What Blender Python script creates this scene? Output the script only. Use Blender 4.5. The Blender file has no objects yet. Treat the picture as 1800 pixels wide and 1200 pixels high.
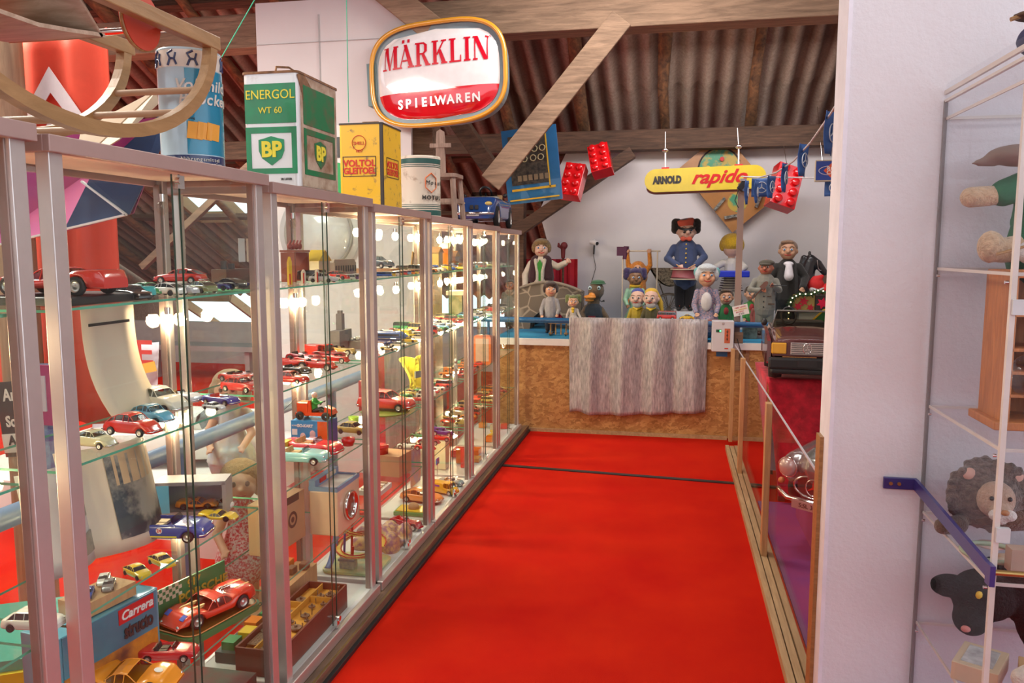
import bpy, bmesh, math, random
from mathutils import Vector, Matrix, Euler
random.seed(7)
R = math.radians
C = bpy.context.scene.collection
# ---------------------------------------------------------------- camera, world, light, exposure
HC = 1.6; FPX = 1398.0
PIT = R(6.55); YAW = R(11.45)
cd = bpy.data.cameras.new('camera'); cam = bpy.data.objects.new('camera', cd); C.objects.link(cam)
cd.sensor_width = 36; cd.lens = FPX/1800*36; cd.clip_start = .02
cam.location = (0, 0, HC); cam.rotation_euler = (R(90)-PIT, 0, YAW)
bpy.context.scene.camera = cam
sc = bpy.context.scene
sc.view_settings.view_transform = 'Standard'; sc.view_settings.look = 'None'
sc.view_settings.gamma = 1; sc.view_settings.use_curve_mapping = False
sc.view_settings.exposure = 0.0
sc.cycles.max_bounces = 7; sc.cycles.diffuse_bounces = 3; sc.cycles.glossy_bounces = 4
sc.cycles.transmission_bounces = 4; sc.cycles.transparent_max_bounces = 40
sc.cycles.sample_clamp_indirect = 4; sc.cycles.caustics_reflective = False; sc.cycles.caustics_refractive = False
wd = bpy.data.worlds.new('sky'); sc.world = wd; wd.use_nodes = True
wd.node_tree.nodes['Background'].inputs[0].default_value = (.86, .92, 1, 1)
wd.node_tree.nodes['Background'].inputs[1].default_value = 2.1
def area(name, loc, rot, sx, sy, power, col=(1, 1, 1)):
    l = bpy.data.lights.new(name, 'AREA'); l.shape = 'RECTANGLE'; l.size = sx; l.size_y = sy
    l.energy = power; l.color = col
    o = bpy.data.objects.new(name, l); C.objects.link(o); o.location = loc; o.rotation_euler = [R(a) for a in rot]
    return o
area('light_aisle_near', (0.2, 1.2, 3.5), (0, 0, 0), 1.6, .5, 17, (1, .96, .92))
area('light_aisle_far', (-.3, 4.6, 3.6), (0, 0, 0), 1.2, .4, 48, (1, .93, .86))
area('light_stage', (.4, 7.0, 2.98), (34, 0, 0), 2.4, .3, 33, (1, .95, .95))
area('light_left_room', (-3.4, 2.6, 3.3), (0, 0, 0), 1.6, 1.6, 210, (1, .93, .82))
area('light_left_room_far', (-4.6, 6.2, 2.9), (10, 0, 0), 1.6, 1.2, 160, (1, .93, .84))

fw = Vector((-math.sin(YAW)*math.cos(PIT), math.cos(YAW)*math.cos(PIT), -math.sin(PIT)))
rt = Vector((math.cos(YAW), math.sin(YAW), 0)); upv = rt.cross(fw)
def ray(px, py): return fw + rt*((px-900)/FPX) - upv*((py-600)/FPX)
def onx(px, py, X):
    d = ray(px, py); t = X/d.x; return Vector((X, t*d.y, HC+t*d.z))
def ony(px, py, Y):
    d = ray(px, py); t = Y/d.y; return Vector((t*d.x, Y, HC+t*d.z))
def onz(px, py, Z):
    d = ray(px, py); t = (Z-HC)/d.z; return Vector((t*d.x, t*d.y, Z))
def yat(px, X, Z):      # the Y of a point with known X and Z, read off one column
    k = (px-900)/FPX
    # (rt - k fw).(X,Y,Z-HC)=0
    a = rt - fw*k
    return -(a.x*X + a.z*(Z-HC))/a.y
# ---------------------------------------------------------------- materials
MATS = {}
def newmat(name):
    m = bpy.data.materials.new(name); m.use_nodes = True
    return m, m.node_tree.nodes, m.node_tree.links, m.node_tree.nodes['Principled BSDF']
def ramp(n, l, fac, stops):
    r = n.new('ShaderNodeValToRGB'); l.new(fac, r.inputs[0])
    e = r.color_ramp.elements
    e[0].position = stops[0][0]; e[0].color = (*stops[0][1], 1)
    e[1].position = stops[-1][0]; e[1].color = (*stops[-1][1], 1)
    for p, c in stops[1:-1]:
        q = e.new(p); q.color = (*c, 1)
    return r
def coords(n, l, scale, obj=True):
    tc = n.new('ShaderNodeTexCoord'); mp = n.new('ShaderNodeMapping')
    l.new(tc.outputs['Object'], mp.inputs[0]); mp.inputs['Scale'].default_value = scale
    return mp.outputs[0]
def noise(n, l, vec, scale, detail=4, rough=.6, dist=0):
    t = n.new('ShaderNodeTexNoise'); t.inputs['Scale'].default_value = scale; t.inputs['Detail'].default_value = detail
    t.inputs['Roughness'].default_value = rough; t.inputs['Distortion'].default_value = dist
    l.new(vec, t.inputs['Vector']); return t.outputs[0]
def bump(n, l, b, h, s, d=.01):
    k = n.new('ShaderNodeBump'); k.inputs['Strength'].default_value = s; k.inputs['Distance'].default_value = d
    l.new(h, k.inputs['Height']); l.new(k.outputs[0], b.inputs['Normal'])
def M(name, col=(.5, .5, .5), rough=.5, metal=0, var=0, vs=12, bmp=0, coat=0, emis=None, es=0, sheen=0, c2=None, scale=(1, 1, 1), lo=.35, hi=.65, bs=None):
    if name in MATS: return MATS[name]
    m, n, l, b = newmat(name)
    b.inputs['Base Color'].default_value = (*col, 1); b.inputs['Roughness'].default_value = rough
    b.inputs['Metallic'].default_value = metal; b.inputs['Coat Weight'].default_value = coat
    b.inputs['Sheen Weight'].default_value = sheen
    if emis: b.inputs['Emission Color'].default_value = (*emis, 1); b.inputs['Emission Strength'].default_value = es
    if c2 is None and var: c2 = tuple(max(0, c*(1-var)) for c in col)
    if c2 is None: c2 = tuple(c*.9 for c in col)
    v = coords(n, l, scale)
    f = noise(n, l, v, vs, 5)
    r = ramp(n, l, f, [(lo, c2), (hi, col)]); l.new(r.outputs[0], b.inputs['Base Color'])
    if bmp:
        g = noise(n, l, v, bs or vs*4, 3); bump(n, l, b, g, bmp)
    MATS[name] = m; return m
def wood(name, a, b_, grain=(1, 14, 14), sc_=4, rough=.55, bmp=.25, knots=False):
    if name in MATS: return MATS[name]
    m, n, l, b = newmat(name); v = coords(n, l, grain)
    f = noise(n, l, v, sc_, 8, .65, .6)
    r = ramp(n, l, f, [(.3, b_), (.52, tuple((x+y)/2 for x, y in zip(a, b_))), (.7, a)])
    l.new(r.outputs[0], b.inputs['Base Color']); b.inputs['Roughness'].default_value = rough
    bump(n, l, b, f, bmp); MATS[name] = m; return m
def glassmat(name, tint=(.97, .99, .98), ior=1.45, rough=0.0, gl=(1, 1, 1), fg=.38):
    m = bpy.data.materials.new(name); m.use_nodes = True; n = m.node_tree.nodes; l = m.node_tree.links
    n.clear(); o = n.new('ShaderNodeOutputMaterial'); t = n.new('ShaderNodeBsdfTransparent'); g = n.new('ShaderNodeBsdfGlossy')
    fr = n.new('ShaderNodeMath'); fr.operation = 'MULTIPLY_ADD'; mx = n.new('ShaderNodeMixShader')
    lw = n.new('ShaderNodeLayerWeight'); pw = n.new('ShaderNodeMath'); pw.operation = 'POWER'; pw.inputs[1].default_value = 5
    l.new(lw.outputs['Facing'], pw.inputs[0]); l.new(pw.outputs[0], fr.inputs[0])
    fr.inputs[1].default_value = fg; fr.inputs[2].default_value = .018*ior/1.45; fr.use_clamp = True
    t.inputs[0].default_value = (*tint, 1); g.inputs['Roughness'].default_value = rough; g.inputs[0].default_value = (*gl, 1)
    l.new(fr.outputs[0], mx.inputs[0]); l.new(t.outputs[0], mx.inputs[1]); l.new(g.outputs[0], mx.inputs[2]); l.new(mx.outputs[0], o.inputs[0])
    MATS[name] = m; return m
GL = glassmat('clear_glass'); ACR = glassmat('acrylic', (.975, .975, .98), 1.0, .02, fg=.14)
SMK = glassmat('car_glass', (.5, .55, .58), 1.5, .02)
ALU = M('aluminium', (.66, .61, .58), .38, .75, var=.06)
ALUD = M('aluminium_dark', (.34, .24, .20), .45, .5, var=.12)
CHR = M('chrome', (.85, .84, .82), .12, 1)
BLK = M('black_plastic', (.02, .02, .022), .4)
TYR = M('tyre_rubber', (.018, .017, .017), .7)
EDGE = M('green_glass_edge', (.10, .42, .27), .2, coat=.5)
WHT = M('white_paint', (.80, .77, .76), .6, var=.05)
RED = M('glossy_red', (.62, .02, .015), .25, coat=.6)
MDK = wood('dark_old_wood', (.16, .085, .05), (.05, .028, .018), (1.2, 12, 12), 3, .8, .5)
MWD = wood('grey_brown_wood', (.37, .235, .15), (.15, .09, .055), (1.2, 12, 12), 3, .75, .4)
MYW = wood('yellow_lit_wood', (.46, .28, .12), (.25, .14, .06), (1, 12, 12), 3, .7, .3)
MOR = wood('varnished_wood', (.42, .22, .08), (.25, .12, .04), (3, 20, 20), 4, .35, .1)
PINE = wood('pine_wood', (.62, .36, .17), (.45, .24, .10), (14, 14, 1.5), 3, .5, .15)
PINEY = wood('pine_rail_wood', (.58, .38, .2), (.36, .22, .11), (14, 1.2, 14), 3, .5, .15)
CARD = M('brown_cardboard', (.50, .30, .16), .8, var=.15, vs=6)
PAPER = M('cream_paper', (.72, .60, .45), .7, var=.08, vs=4)
GOLD = M('gold_yellow', (.75, .48, .03), .4, var=.1)
# ---------------------------------------------------------------- mesh building
class MB:
    def __init__(s): s.v = []; s.f = []; s.m = []; s.s = []
    def add(s, vs, fs, m=0, sm=False):
        b = len(s.v); s.v += [tuple(p) for p in vs]
        for f in fs: s.f.append([b+i for i in f]); s.m.append(m); s.s.append(sm)
        return s
    def box(s, c, d, m=0, rot=None):
        x, y, z = (k/2 for k in d); c = Vector(c)
        vs = [Vector((a*x, b*y, e*z)) for a in (-1, 1) for b in (-1, 1) for e in (-1, 1)]
        if rot is not None: vs = [rot @ p for p in vs]
        return s.add([p+c for p in vs], [(0, 1, 3, 2), (4, 6, 7, 5), (0, 4, 5, 1), (2, 3, 7, 6), (0, 2, 6, 4), (1, 5, 7, 3)], m)
    def bar(s, p0, p1, w, h, m=0, up=(0, 0, 1)):   # rectangular bar between two points
        p0, p1 = Vector(p0), Vector(p1); d = p1-p0; L = d.length; x = d/L
        y = Vector(up).cross(x)
        if y.length < 1e-4: y = Vector((0, 1, 0)).cross(x)
        y.normalize(); z = x.cross(y); rot = Matrix((x, y, z)).transposed()
        return s.box((p0+p1)/2, (L, w, h), m, rot)
    def tube(s, pts, r, n=8, m=0, closed=False, caps=True):
        pts = [Vector(p) for p in pts]; k = len(pts); rs = r if isinstance(r, (list, tuple)) else [r]*k
        vs = []; t0 = None; nrm = None
        for i, p in enumerate(pts):
            a = pts[i-1] if (i or closed) else p; b = pts[(i+1) % k] if (i < k-1 or closed) else p
            t = (b-a).normalized()
            if nrm is None:
                q = Vector((0, 0, 1)) if abs(t.z) < .9 else Vector((1, 0, 0)); nrm = t.cross(q).normalized()
            else:
                nrm = (nrm - t*nrm.dot(t))
                nrm = nrm.normalized() if nrm.length > 1e-6 else t.orthogonal().normalized()
            bn = t.cross(nrm)
            for j in range(n):
                an = 2*math.pi*j/n; vs.append(p + (nrm*math.cos(an)+bn*math.sin(an))*rs[i])
        fs = []
        for i in range(k if closed else k-1):
            for j in range(n):
                a = i*n; b = ((i+1) % k)*n
                fs.append((a+j, a+(j+1) % n, b+(j+1) % n, b+j))
        s.add(vs, fs, m, True)
        if caps and not closed:
            s.add(vs[:n], [tuple(range(n))[::-1]], m); s.add(vs[-n:], [tuple(range(n))], m)
        return s
    def cyl(s, p0, p1, r0, r1=None, n=14, m=0): return s.tube([p0, p1], [r0, r0 if r1 is None else r1], n, m)
    def lathe(s, prof, c=(0, 0, 0), n=20, m=0, rot=None, sm=True):
        vs = []; c = Vector(c)
        for r, z in prof:
            for j in range(n):
                a = 2*math.pi*j/n; p = Vector((r*math.cos(a), r*math.sin(a), z))
                vs.append((rot @ p if rot is not None else p)+c)
        fs = [(i*n+j, i*n+(j+1) % n, (i+1)*n+(j+1) % n, (i+1)*n+j) for i in range(len(prof)-1) for j in range(n)]
        return s.add(vs, fs, m, sm)
    def sph(s, c, r, n=12, m=0, rot=None):
        if not isinstance(r, (tuple, list)): r = (r, r, r)
        vs = []; c = Vector(c); k = n//2+1
        for i in range(k+1):
            t = math.pi*i/k
            for j in range(n):
                a = 2*math.pi*j/n; p = Vector((r[0]*math.sin(t)*math.cos(a), r[1]*math.sin(t)*math.sin(a), r[2]*math.cos(t)))
                vs.append((rot @ p if rot is not None else p)+c)
        fs = [(i*n+j, (i+1)*n+j, (i+1)*n+(j+1) % n, i*n+(j+1) % n) for i in range(k) for j in range(n)]
        return s.add(vs, fs, m, True)
    def prism(s, poly, o, u, v, w, m=0, mside=None):   # polygon in the (u, v) frame at o, thickness vector w
        o, u, v, w = map(Vector, (o, u, v, w)); n = len(poly)
        a = [o+u*x+v*y for x, y in poly]; b = [p+w for p in a]
        s.add(a, [tuple(range(n))[::-1]], m); s.add(b, [tuple(range(n))], m)
        return s.add(a+b, [(i, (i+1) % n, n+(i+1) % n, n+i) for i in range(n)], m if mside is None else mside)
    def grid(s, fn, nu, nv, m=0, th=None, sm=True):
        pts = [[Vector(fn(i/nu, j/nv)) for j in range(nv+1)] for i in range(nu+1)]
        vs = [p for row in pts for p in row]; q = nv+1
        fs = [(i*q+j, (i+1)*q+j, (i+1)*q+j+1, i*q+j+1) for i in range(nu) for j in range(nv)]
        return s.add(vs, fs, m, sm)
    def mesh(s, name, mats):
        me = bpy.data.meshes.new(name); me.from_pydata(s.v, [], s.f)
        for m in (mats if isinstance(mats, (list, tuple)) else [mats]): me.materials.append(m)
        me.polygons.foreach_set('material_index', s.m); me.polygons.foreach_set('use_smooth', s.s); me.update()
        bm = bmesh.new(); bm.from_mesh(me); bmesh.ops.recalc_face_normals(bm, faces=bm.faces); bm.to_mesh(me); bm.free()
        return me
    def build(s, name, mats, parent=None, loc=(0, 0, 0), rz=0, bevel=0, solid=0, rot=None):
        o = bpy.data.objects.new(name, s.mesh(name, mats)); C.objects.link(o); o.location = loc
        o.rotation_euler = rot or (0, 0, rz)
        if parent: o.parent = parent
        if solid:
            k = o.modifiers.new('t', 'SOLIDIFY'); k.thickness = solid; k.offset = 0
        if bevel:
            k = o.modifiers.new('b', 'BEVEL'); k.width = bevel; k.segments = 2; k.limit_method = 'ANGLE'
        return o
LAB = set()
def tag(o, label, cat, group=None, kind=None):
    if label in LAB and not group: print('DUP LABEL', label)
    LAB.add(label); o['label'] = label; o['category'] = cat
    if group: o['group'] = group
    if kind: o['kind'] = kind
    return o
def thing(name, label, cat, loc=(0, 0, 0), rz=0, group=None, rot=None, scale=1):
    o = bpy.data.objects.new(name, None); C.objects.link(o); o.location = loc; o.rotation_euler = rot or (0, 0, rz)
    o.scale = (scale,)*3; o.empty_display_size = .1
    return tag(o, label, cat, group)
def struct(name, mb, m, **k):
    o = mb.build(name, m, **k); o['kind'] = 'structure'; return o
def text(s, size, m, loc, u, v, parent=None, name='lettering', ext=.001, shear=0, bold=0, sx=1, align='CENTER', world=True):
    cu = bpy.data.curves.new(name, 'FONT'); cu.body = s; cu.size = size; cu.extrude = ext; cu.shear = shear; cu.offset = bold
    cu.align_x = align; cu.align_y = 'CENTER'; cu.resolution_u = 3
    t = bpy.data.objects.new(name, cu); C.objects.link(t)
    bpy.context.view_layer.update()
    me = bpy.data.meshes.new_from_object(t.evaluated_get(bpy.context.evaluated_depsgraph_get()))
    bpy.data.objects.remove(t); bpy.data.curves.remove(cu)
    me.materials.clear(); me.materials.append(m)
    o = bpy.data.objects.new(name, me); C.objects.link(o)
    u = Vector(u).normalized(); v = Vector(v); v = (v-u*v.dot(u)).normalized(); w = u.cross(v)
    X = Matrix((u*sx, v, w)).transposed().to_4x4(); X.translation = Vector(loc)
    if parent: o.parent = parent
    o.matrix_basis = X
    return o
def blob(name, shapes, m, parent=None, voxel=.008, loc=(0, 0, 0), smooth=2):
    # a continuous body: ellipsoids and tapered limbs fused into one surface
    mb = MB()
    for q in shapes:
        if q[0] == 'e': mb.sph(q[1], q[2], 14, 0, q[3] if len(q) > 3 else None)
        else:
            pts, rs = q[1], q[2]; mb.tube(pts, rs, 10)
            for p, r in zip(pts, rs): mb.sph(p, r*.99, 10)
    o = bpy.data.objects.new(name, mb.mesh(name, m)); C.objects.link(o)
    k = o.modifiers.new('r', 'REMESH'); k.mode = 'VOXEL'; k.voxel_size = voxel; k.use_smooth_shade = True
    if smooth: k = o.modifiers.new('s', 'SMOOTH'); k.iterations = smooth; k.factor = .5
    bpy.context.view_layer.update()
    me = bpy.data.meshes.new_from_object(o.evaluated_get(bpy.context.evaluated_depsgraph_get()))
    old = o.data; o.modifiers.clear(); o.data = me; bpy.data.meshes.remove(old); me.name = name
    if not me.materials: me.materials.append(m)
    o.location = loc
    if parent: o.parent = parent
    return o
# ---------------------------------------------------------------- the setting
ROOFS = .488
def roofz(Y): return 2.93+(8.6-Y)*ROOFS
CARPET = M('red_carpet', (.64, .022, .005), .95, var=.0, c2=(.50, .006, .004), vs=2.2, bmp=.35, bs=420, lo=.2, hi=.8); CARPET.node_tree.nodes['Principled BSDF'].inputs['Specular IOR Level'].default_value = .08
struct('floor', MB().box((-3.5, 6, -.05), (13, 17, .1)), CARPET)
PURP = M('painted_purple_reflection', (.30, .05, .16), .9, c2=(.16, .04, .22), vs=1.2, bmp=.2, bs=300)  # violet reflection behind the barrier, painted as a patch over the red carpet
o = MB().box((1.55, 3.55, .004), (1.98, 3.2, .008)).build('floor_reflection_patch', PURP); tag(o, 'purple reflection painted as a flat patch on the floor behind the clear barrier', 'mat')  # not a real mat: stands in for the violet reflection on the carpet
o = MB().box((-.31, 5.60, .003), (1.86, .045, .006), 0, Euler((0, 0, R(-4.6))).to_matrix()).box((1.2, 5.45, .011), (1.4, .045, .006), 0, Euler((0, 0, R(-3))).to_matrix()).build('floor_seam', BLK)
tag(o, 'thin black seam strip lying across the red carpet', 'strip')
PLAS = M('white_plaster', (.74, .70, .72), .85, var=.04, vs=3, bmp=.30, bs=38)
WP = M('white_sheet', (.72, .68, .68), .8, var=.07, vs=1.5)
struct('wall_back', MB().prism([(-1.42, 0), (3.3, 0), (3.3, 2.80), (-1.08, 2.80), (-1.3, 2.35), (-1.45, 2.02), (-1.36, 1.7)], (0, 8.65, 0), (1, 0, 0), (0, 0, 1), (0, .06, 0)), WP)
struct('wall_right', MB().box((2.9, 5.7, 1.7), (.08, 5.9, 3.4)), WP)
struct('wall_front_right', MB().box((1.85, 2.665, 2.2), (2.7, .15, 4.4)), PLAS)
struct('trim_1', MB().box((.494, 2.665, 2.2), (.012, .158, 4.4)), M('white_jamb', (.82, .78, .84), .6))
struct('trim_2', MB().box((.482, 2.70, .5), (.012, .07, 1.0)), MOR)
struct('wall_left', MB().box((-9.4, 6, 1.5), (.1, 16, 6)), MWD)
struct('wall_near_light_block', MB().box((-3.0, -1.6, 1.05), (12.8, .1, 2.1)), WP)  # unseen wall added behind the camera to cut the ambient sky light
struct('wall_left_back', MB().box((-5.6, 10.2, .2), (8.2, .08, .78)), M('grey_board', (.45, .42, .42), .8))
# corrugated roof, sheets lying down the slope, with two roof windows cut out on the left
def cor(name, col, c2):
    m, n, l, b = newmat(name)
    tc = n.new('ShaderNodeTexCoord'); mp = n.new('ShaderNodeMapping'); l.new(tc.outputs['Object'], mp.inputs[0])
    mp.inputs['Scale'].default_value = (3.5, .6, .6)
    sx_ = n.new('ShaderNodeSeparateXYZ'); l.new(tc.outputs['Object'], sx_.inputs[0])
    mu = n.new('ShaderNodeMath'); mu.operation = 'MULTIPLY'; mu.inputs[1].default_value = 2*math.pi/.186; l.new(sx_.outputs[0], mu.inputs[0])
    si = n.new('ShaderNodeMath'); si.operation = 'COSINE'; l.new(mu.outputs[0], si.inputs[0])
    f0 = noise(n, l, mp.outputs[0], .35, 4, .6)
    ma = n.new('ShaderNodeMath'); ma.operation = 'MULTIPLY_ADD'; ma.inputs[1].default_value = -.16; l.new(si.outputs[0], ma.inputs[0]); l.new(f0, ma.inputs[2]); f = ma.outputs[0]
    r = ramp(n, l, f, [(.36, c2), (.5, tuple(x*.5+y*.5 for x, y in zip(col, c2))), (.66, col)])
    g = noise(n, l, tc.outputs['Object'], 40, 4)
    mx = n.new('ShaderNodeMixRGB'); mx.blend_type = 'MULTIPLY'; mx.inputs[0].default_value = .6
    r2 = ramp(n, l, g, [(.3, (.5, .42, .4)), (.7, (1, 1, 1))]); l.new(r.outputs[0], mx.inputs[1]); l.new(r2.outputs[0], mx.inputs[2])
    l.new(mx.outputs[0], b.inputs['Base Color']); b.inputs['Roughness'].default_value = .8; bump(n, l, b, g, .4)
    return m
COR = cor('rusty_corrugated', (.46, .36, .28), (.12, .055, .035))
def on_roof(px, py):
    d = ray(px, py); t = (2.93+8.6*ROOFS-HC)/(d.z+ROOFS*d.y); return Vector((0, 0, HC))+d*t
wins = []
for px_, py_, wx, wy in ((352, 360, .62, 1.0), (432, 366, .62, 1.0), (398, 560, 1.1, 1.5)):
    a = on_roof(px_, py_); wins.append((a.x-wx/2, a.x+wx/2, a.y-wy/2, a.y+wy/2))
def roof():
    mb = MB(); nx = 520; x0, x1 = -9.3, 3.3; rows = [(13.2, 10.3), (10.45, 8.1), (8.25, 6.75), (6.9, 4.6), (4.75, 2.6)]
    for ri, (ya, yb) in enumerate(rows):
        ny = 8
        for j in range(ny):
            u0 = ya+(yb-ya)*j/ny; u1 = ya+(yb-ya)*(j+1)/ny
            base = len(mb.v)
            for i in range(nx+1):
                x = x0+(x1-x0)*i/nx; w = .036*math.cos(2*math.pi*x/.186)-ri*.006+.03*(ri % 2)
                for u in (u0, u1): mb.v.append((x, u, roofz(u)+w+.12))
            for i in range(nx):
                xm = x0+(x1-x0)*(i+.5)/nx; um = (u0+u1)/2
                if any(w_[0] < xm < w_[1] and w_[2] < um < w_[3] for w_ in wins): continue
                b = base+2*i; mb.f.append([b, b+1, b+3, b+2]); mb.m.append(0); mb.s.append(True)
    return mb
o = struct('ceiling', roof(), COR)
struct('ceiling_near', MB().grid(lambda u, v: (-9.3+12.6*u, 2.65-4.2*v, roofz(2.65)-.1-1.9*v+.028*math.cos(68*u*6)), 80, 2), COR)
SKYG = glassmat('window_glass', (.95, .97, 1))
for i, w in enumerate(wins):
    z0, z1 = roofz(w[2]), roofz(w[3])
    f = MB()
    for (xa, ya, xb, yb) in ((w[0], w[2], w[1], w[2]), (w[1], w[2], w[1], w[3]), (w[1], w[3], w[0], w[3]), (w[0], w[3], w[0], w[2])):
        f.bar((xa, ya, roofz(ya)+.1), (xb, yb, roofz(yb)+.1), .05, .16)
    fr = struct('window_%d' % (i+1), f, MYW)
    mb = MB().grid(lambda u, v: (w[0]+(w[1]-w[0])*u, w[2]+(w[3]-w[2])*v, roofz(w[2]+(w[3]-w[2])*v)+.14), 1, 1)
    mb.build('pane', SKYG, fr)
# rafters: bark-edged round logs running down the slope
LOG = wood('bark_log', (.36, .17, .07), (.07, .04, .028), (6, 1.5, 6), 3.5, .8, .8)
for i, x in enumerate([-8.6, -7.8, -6.9, -6.1, -5.25, -4.4, -3.5, -2.6, -1.75, -.95, -.12, .72, 1.58, 2.4]):
    mb = MB(); pts = []; rs = []
    for k in range(16):
        Y = 2.7+k*(12.8-2.7)/15; pts.append((x+.025*math.sin(k*1.7+i), Y, roofz(Y)-.02+.01*math.sin(k*2.3+i))); rs.append(.058+.012*math.sin(k*1.1+i*2))
    mb.tube(pts, rs, 9); o = mb.build('rafter', LOG)
    names = ['farthest to the left', 'second from the far left', 'third from the far left', 'fourth from the far left', 'fifth from the far left', 'sixth from the far left',
             'just left of the white partition', 'over the white partition', 'right of the partition', 'left of the thin diagonal board', 'over the yellow hanging sign',
             'above the pale puppet post', 'over the string of flags', 'farthest right, by the white wall']
    tag(o, 'bark-edged round log rafter, '+names[i], 'rafter', 'log rafters under the tin roof')
for i, Y in enumerate((10.4, 8.18+1.0, 6.82, 4.7)):
    o = MB().box((-3, Y, roofz(Y)+.02), (12.4, .09, .06), 0, Euler((R(-26), 0, 0)).to_matrix()).build('purlin', MDK)
    tag(o, ['dark roof batten lowest, near the eaves', 'dark roof batten above the wall plate beam', 'dark roof batten halfway up the slope', 'dark roof batten near the tie beam'][i], 'batten', 'battens under the tin roof')
for x in (-.22, .62, 1.48, -1.05):
    o = MB().box((x-.12, 6.35, roofz(6.35)-.02), (.07, .55, .12), 0, Euler((R(-26), 0, 0)).to_matrix()).build('roof_block', MDK)
    tag(o, 'dark wood block beside the rafter at x %s' % {-.22: 'over the yellow sign', .62: 'over the lamp post', 1.48: 'over the flags', -1.05: 'by the diagonal board'}[x].replace('at x ', ''), 'beam')
def beam(name, p0, p1, w, h, m, label, up=(0, 0, 1), cat='beam'):
    o = MB().bar(p0, p1, w, h, 0, up).build(name, m, bevel=.006); o['kind'] = 'thing'; return tag(o, label, cat)
beam('wall_plate', (-5.2, 8.45, 2.715), (3.2, 8.45, 2.715), .2, .2, MDK, 'long dark beam along the top of the back wall')
a = onx(0, 0, 1)
beam('tie_beam', (-6.2, 5.62, 3.19), (2.7, 5.62, 3.19), .2, .24, MWD, 'long weathered tie beam crossing above the showcases')
P = lambda px, py, Y: ony(px, py, Y)
beam('diagonal_board', P(1093, 32, 5.42), P(862, 322, 5.30), .155, .03, MWD, 'thin planed board running diagonally down from the tie beam', up=(0, 1, 0))
beam('knee_brace', P(1112, 268, 8.30), P(860, 440, 8.20), .12, .12, MDK, 'dark knee brace under the wall plate beam', up=(0, 1, 0))
beam('brace', P(598, -25, 5.42), P(700, 240, 5.42), .17, .11, MWD, 'heavy brace sloping down behind the hanging toy shop sign', up=(0, 1, 0))
beam('upper_brace', P(640, -45, 5.25), P(790, 75, 5.25), .17, .10, MWD, 'short brace joining the tie beam above the hanging sign', up=(0, 1, 0))
beam('post', (-1.785, 5.62, 0), (-1.785, 5.62, 3.06), .19, .20, MWD, 'upright timber post behind the middle showcases', up=(0, 1, 0))
beam('rear_brace', P(800, 205, 6.0), P(878, 318, 6.3), .13, .14, MDK, 'dark brace behind the pinball glass, sloping to the right', up=(0, 1, 0))
beam('corner_post', (-1.62, 8.3, 0), (-1.62, 8.3, 2.7), .16, .16, MDK, 'dark corner post left of the puppet stage wall', up=(0, 1, 0))
# small left side bits of roof timber seen above the cases
beam('far_brace', P(250, 470, 7.5), P(440, 290, 7.5), .07, .07, MDK, 'reddish brace under the roof beyond the near showcases', up=(0, 1, 0))
o = MB().box((-2.33, 5.30, 1.65), (1.12, .03, 3.3)).build('partition_board', WP); tag(o, 'tall white partition board behind the second and third showcase', 'partition')
mb = MB().box((-2.33, 5.28, 3.02), (1.12, .006, .004)).box((-2.42, 5.28, 1.6), (.008, .006, 3.2)); mb.build('board_joint', M('grey_joint', (.5, .48, .48), .7), o)
p = P(588, 285, 5.26)
po = thing('poster', 'black and green poster on the white partition behind the canister', 'poster', (p.x, 5.27, p.z))
MB().box((0, 0, 0), (.30, .006, .50)).build('sheet', WHT, po); MB().box((.0, -.005, .10), (.28, .004, .14)).build('black_band', BLK, po)
MB().lathe([(0, 0), (.13, 0)], (0, -.005, -.13), 28, 0, Euler((R(90), 0, 0)).to_matrix()).build('green_disc', M('sign_green', (.01, .35, .09), .5), po)
# strings
for (a, b, t) in ((P(390, 100, 3.4), P(452, -8, 3.4), 'taut green string slanting from the tin toward the ceiling'), (P(609, -8, 3.6), P(613, 215, 3.6), 'thin green string hanging vertically beside the yellow canister')):
    o = MB().tube([a, b], .0022, 5).build('string', M('green_string', (.02, .45, .25), .6)); tag(o, t, 'string')
# ---------------------------------------------------------------- the glass showcases
XF, XB = -1.29, -1.655
PLINTH = wood('dark_plinth_wood', (.25, .15, .09), (.10, .06, .04), (14, 1.5, 14), 3, .5, .2)
o = thing('plinth', 'long low wooden plinth under the row of showcases', 'plinth', (0, 0, 0))
MB().box((-1.47, 3.7, .024), (.47, 6.3, .048)).build('board', PLINTH, o)
MB().box((-1.2285, 3.7, .008), (.022, 6.3, .016)).build('edge_strip', BLK, o)
MB().box((-1.2425, 3.7, .026), (.008, 6.3, .045)).build('gold_strip', M('brass_strip', (.32, .2, .07), .35, .6, var=.5, vs=5), o)
BULB = M('lit_bulb', (1, .9, .7), .3, emis=(1, .72, .42), es=330)
UNLIT = glassmat('bulb_glass', (.96, .95, .92), 1.5)
SH = [.42, .75, 1.11, 1.47]
CABS = [(.50, 1.415, 1.855), (1.475, 2.365, 1.84), (2.42, 3.265, 1.82), (3.31, 4.105, 1.80), (4.145, 5.0, 1.785), (5.045, 5.84, 1.775), (5.875, 6.69, 1.765)]
CN = ['cut off by the picture edge', 'with the wooden rocker and tall tin on top', 'with the green oil canister on top', 'with the yellow oil canister on top',
      'with the round oil drum on top', 'with the wooden chair and blue toy car on top', 'at the far end of the row']
CSHORT = ['first showcase', 'second showcase', 'third showcase', 'fourth showcase', 'fifth showcase', 'sixth showcase', 'last showcase']
Z0 = .05
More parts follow.
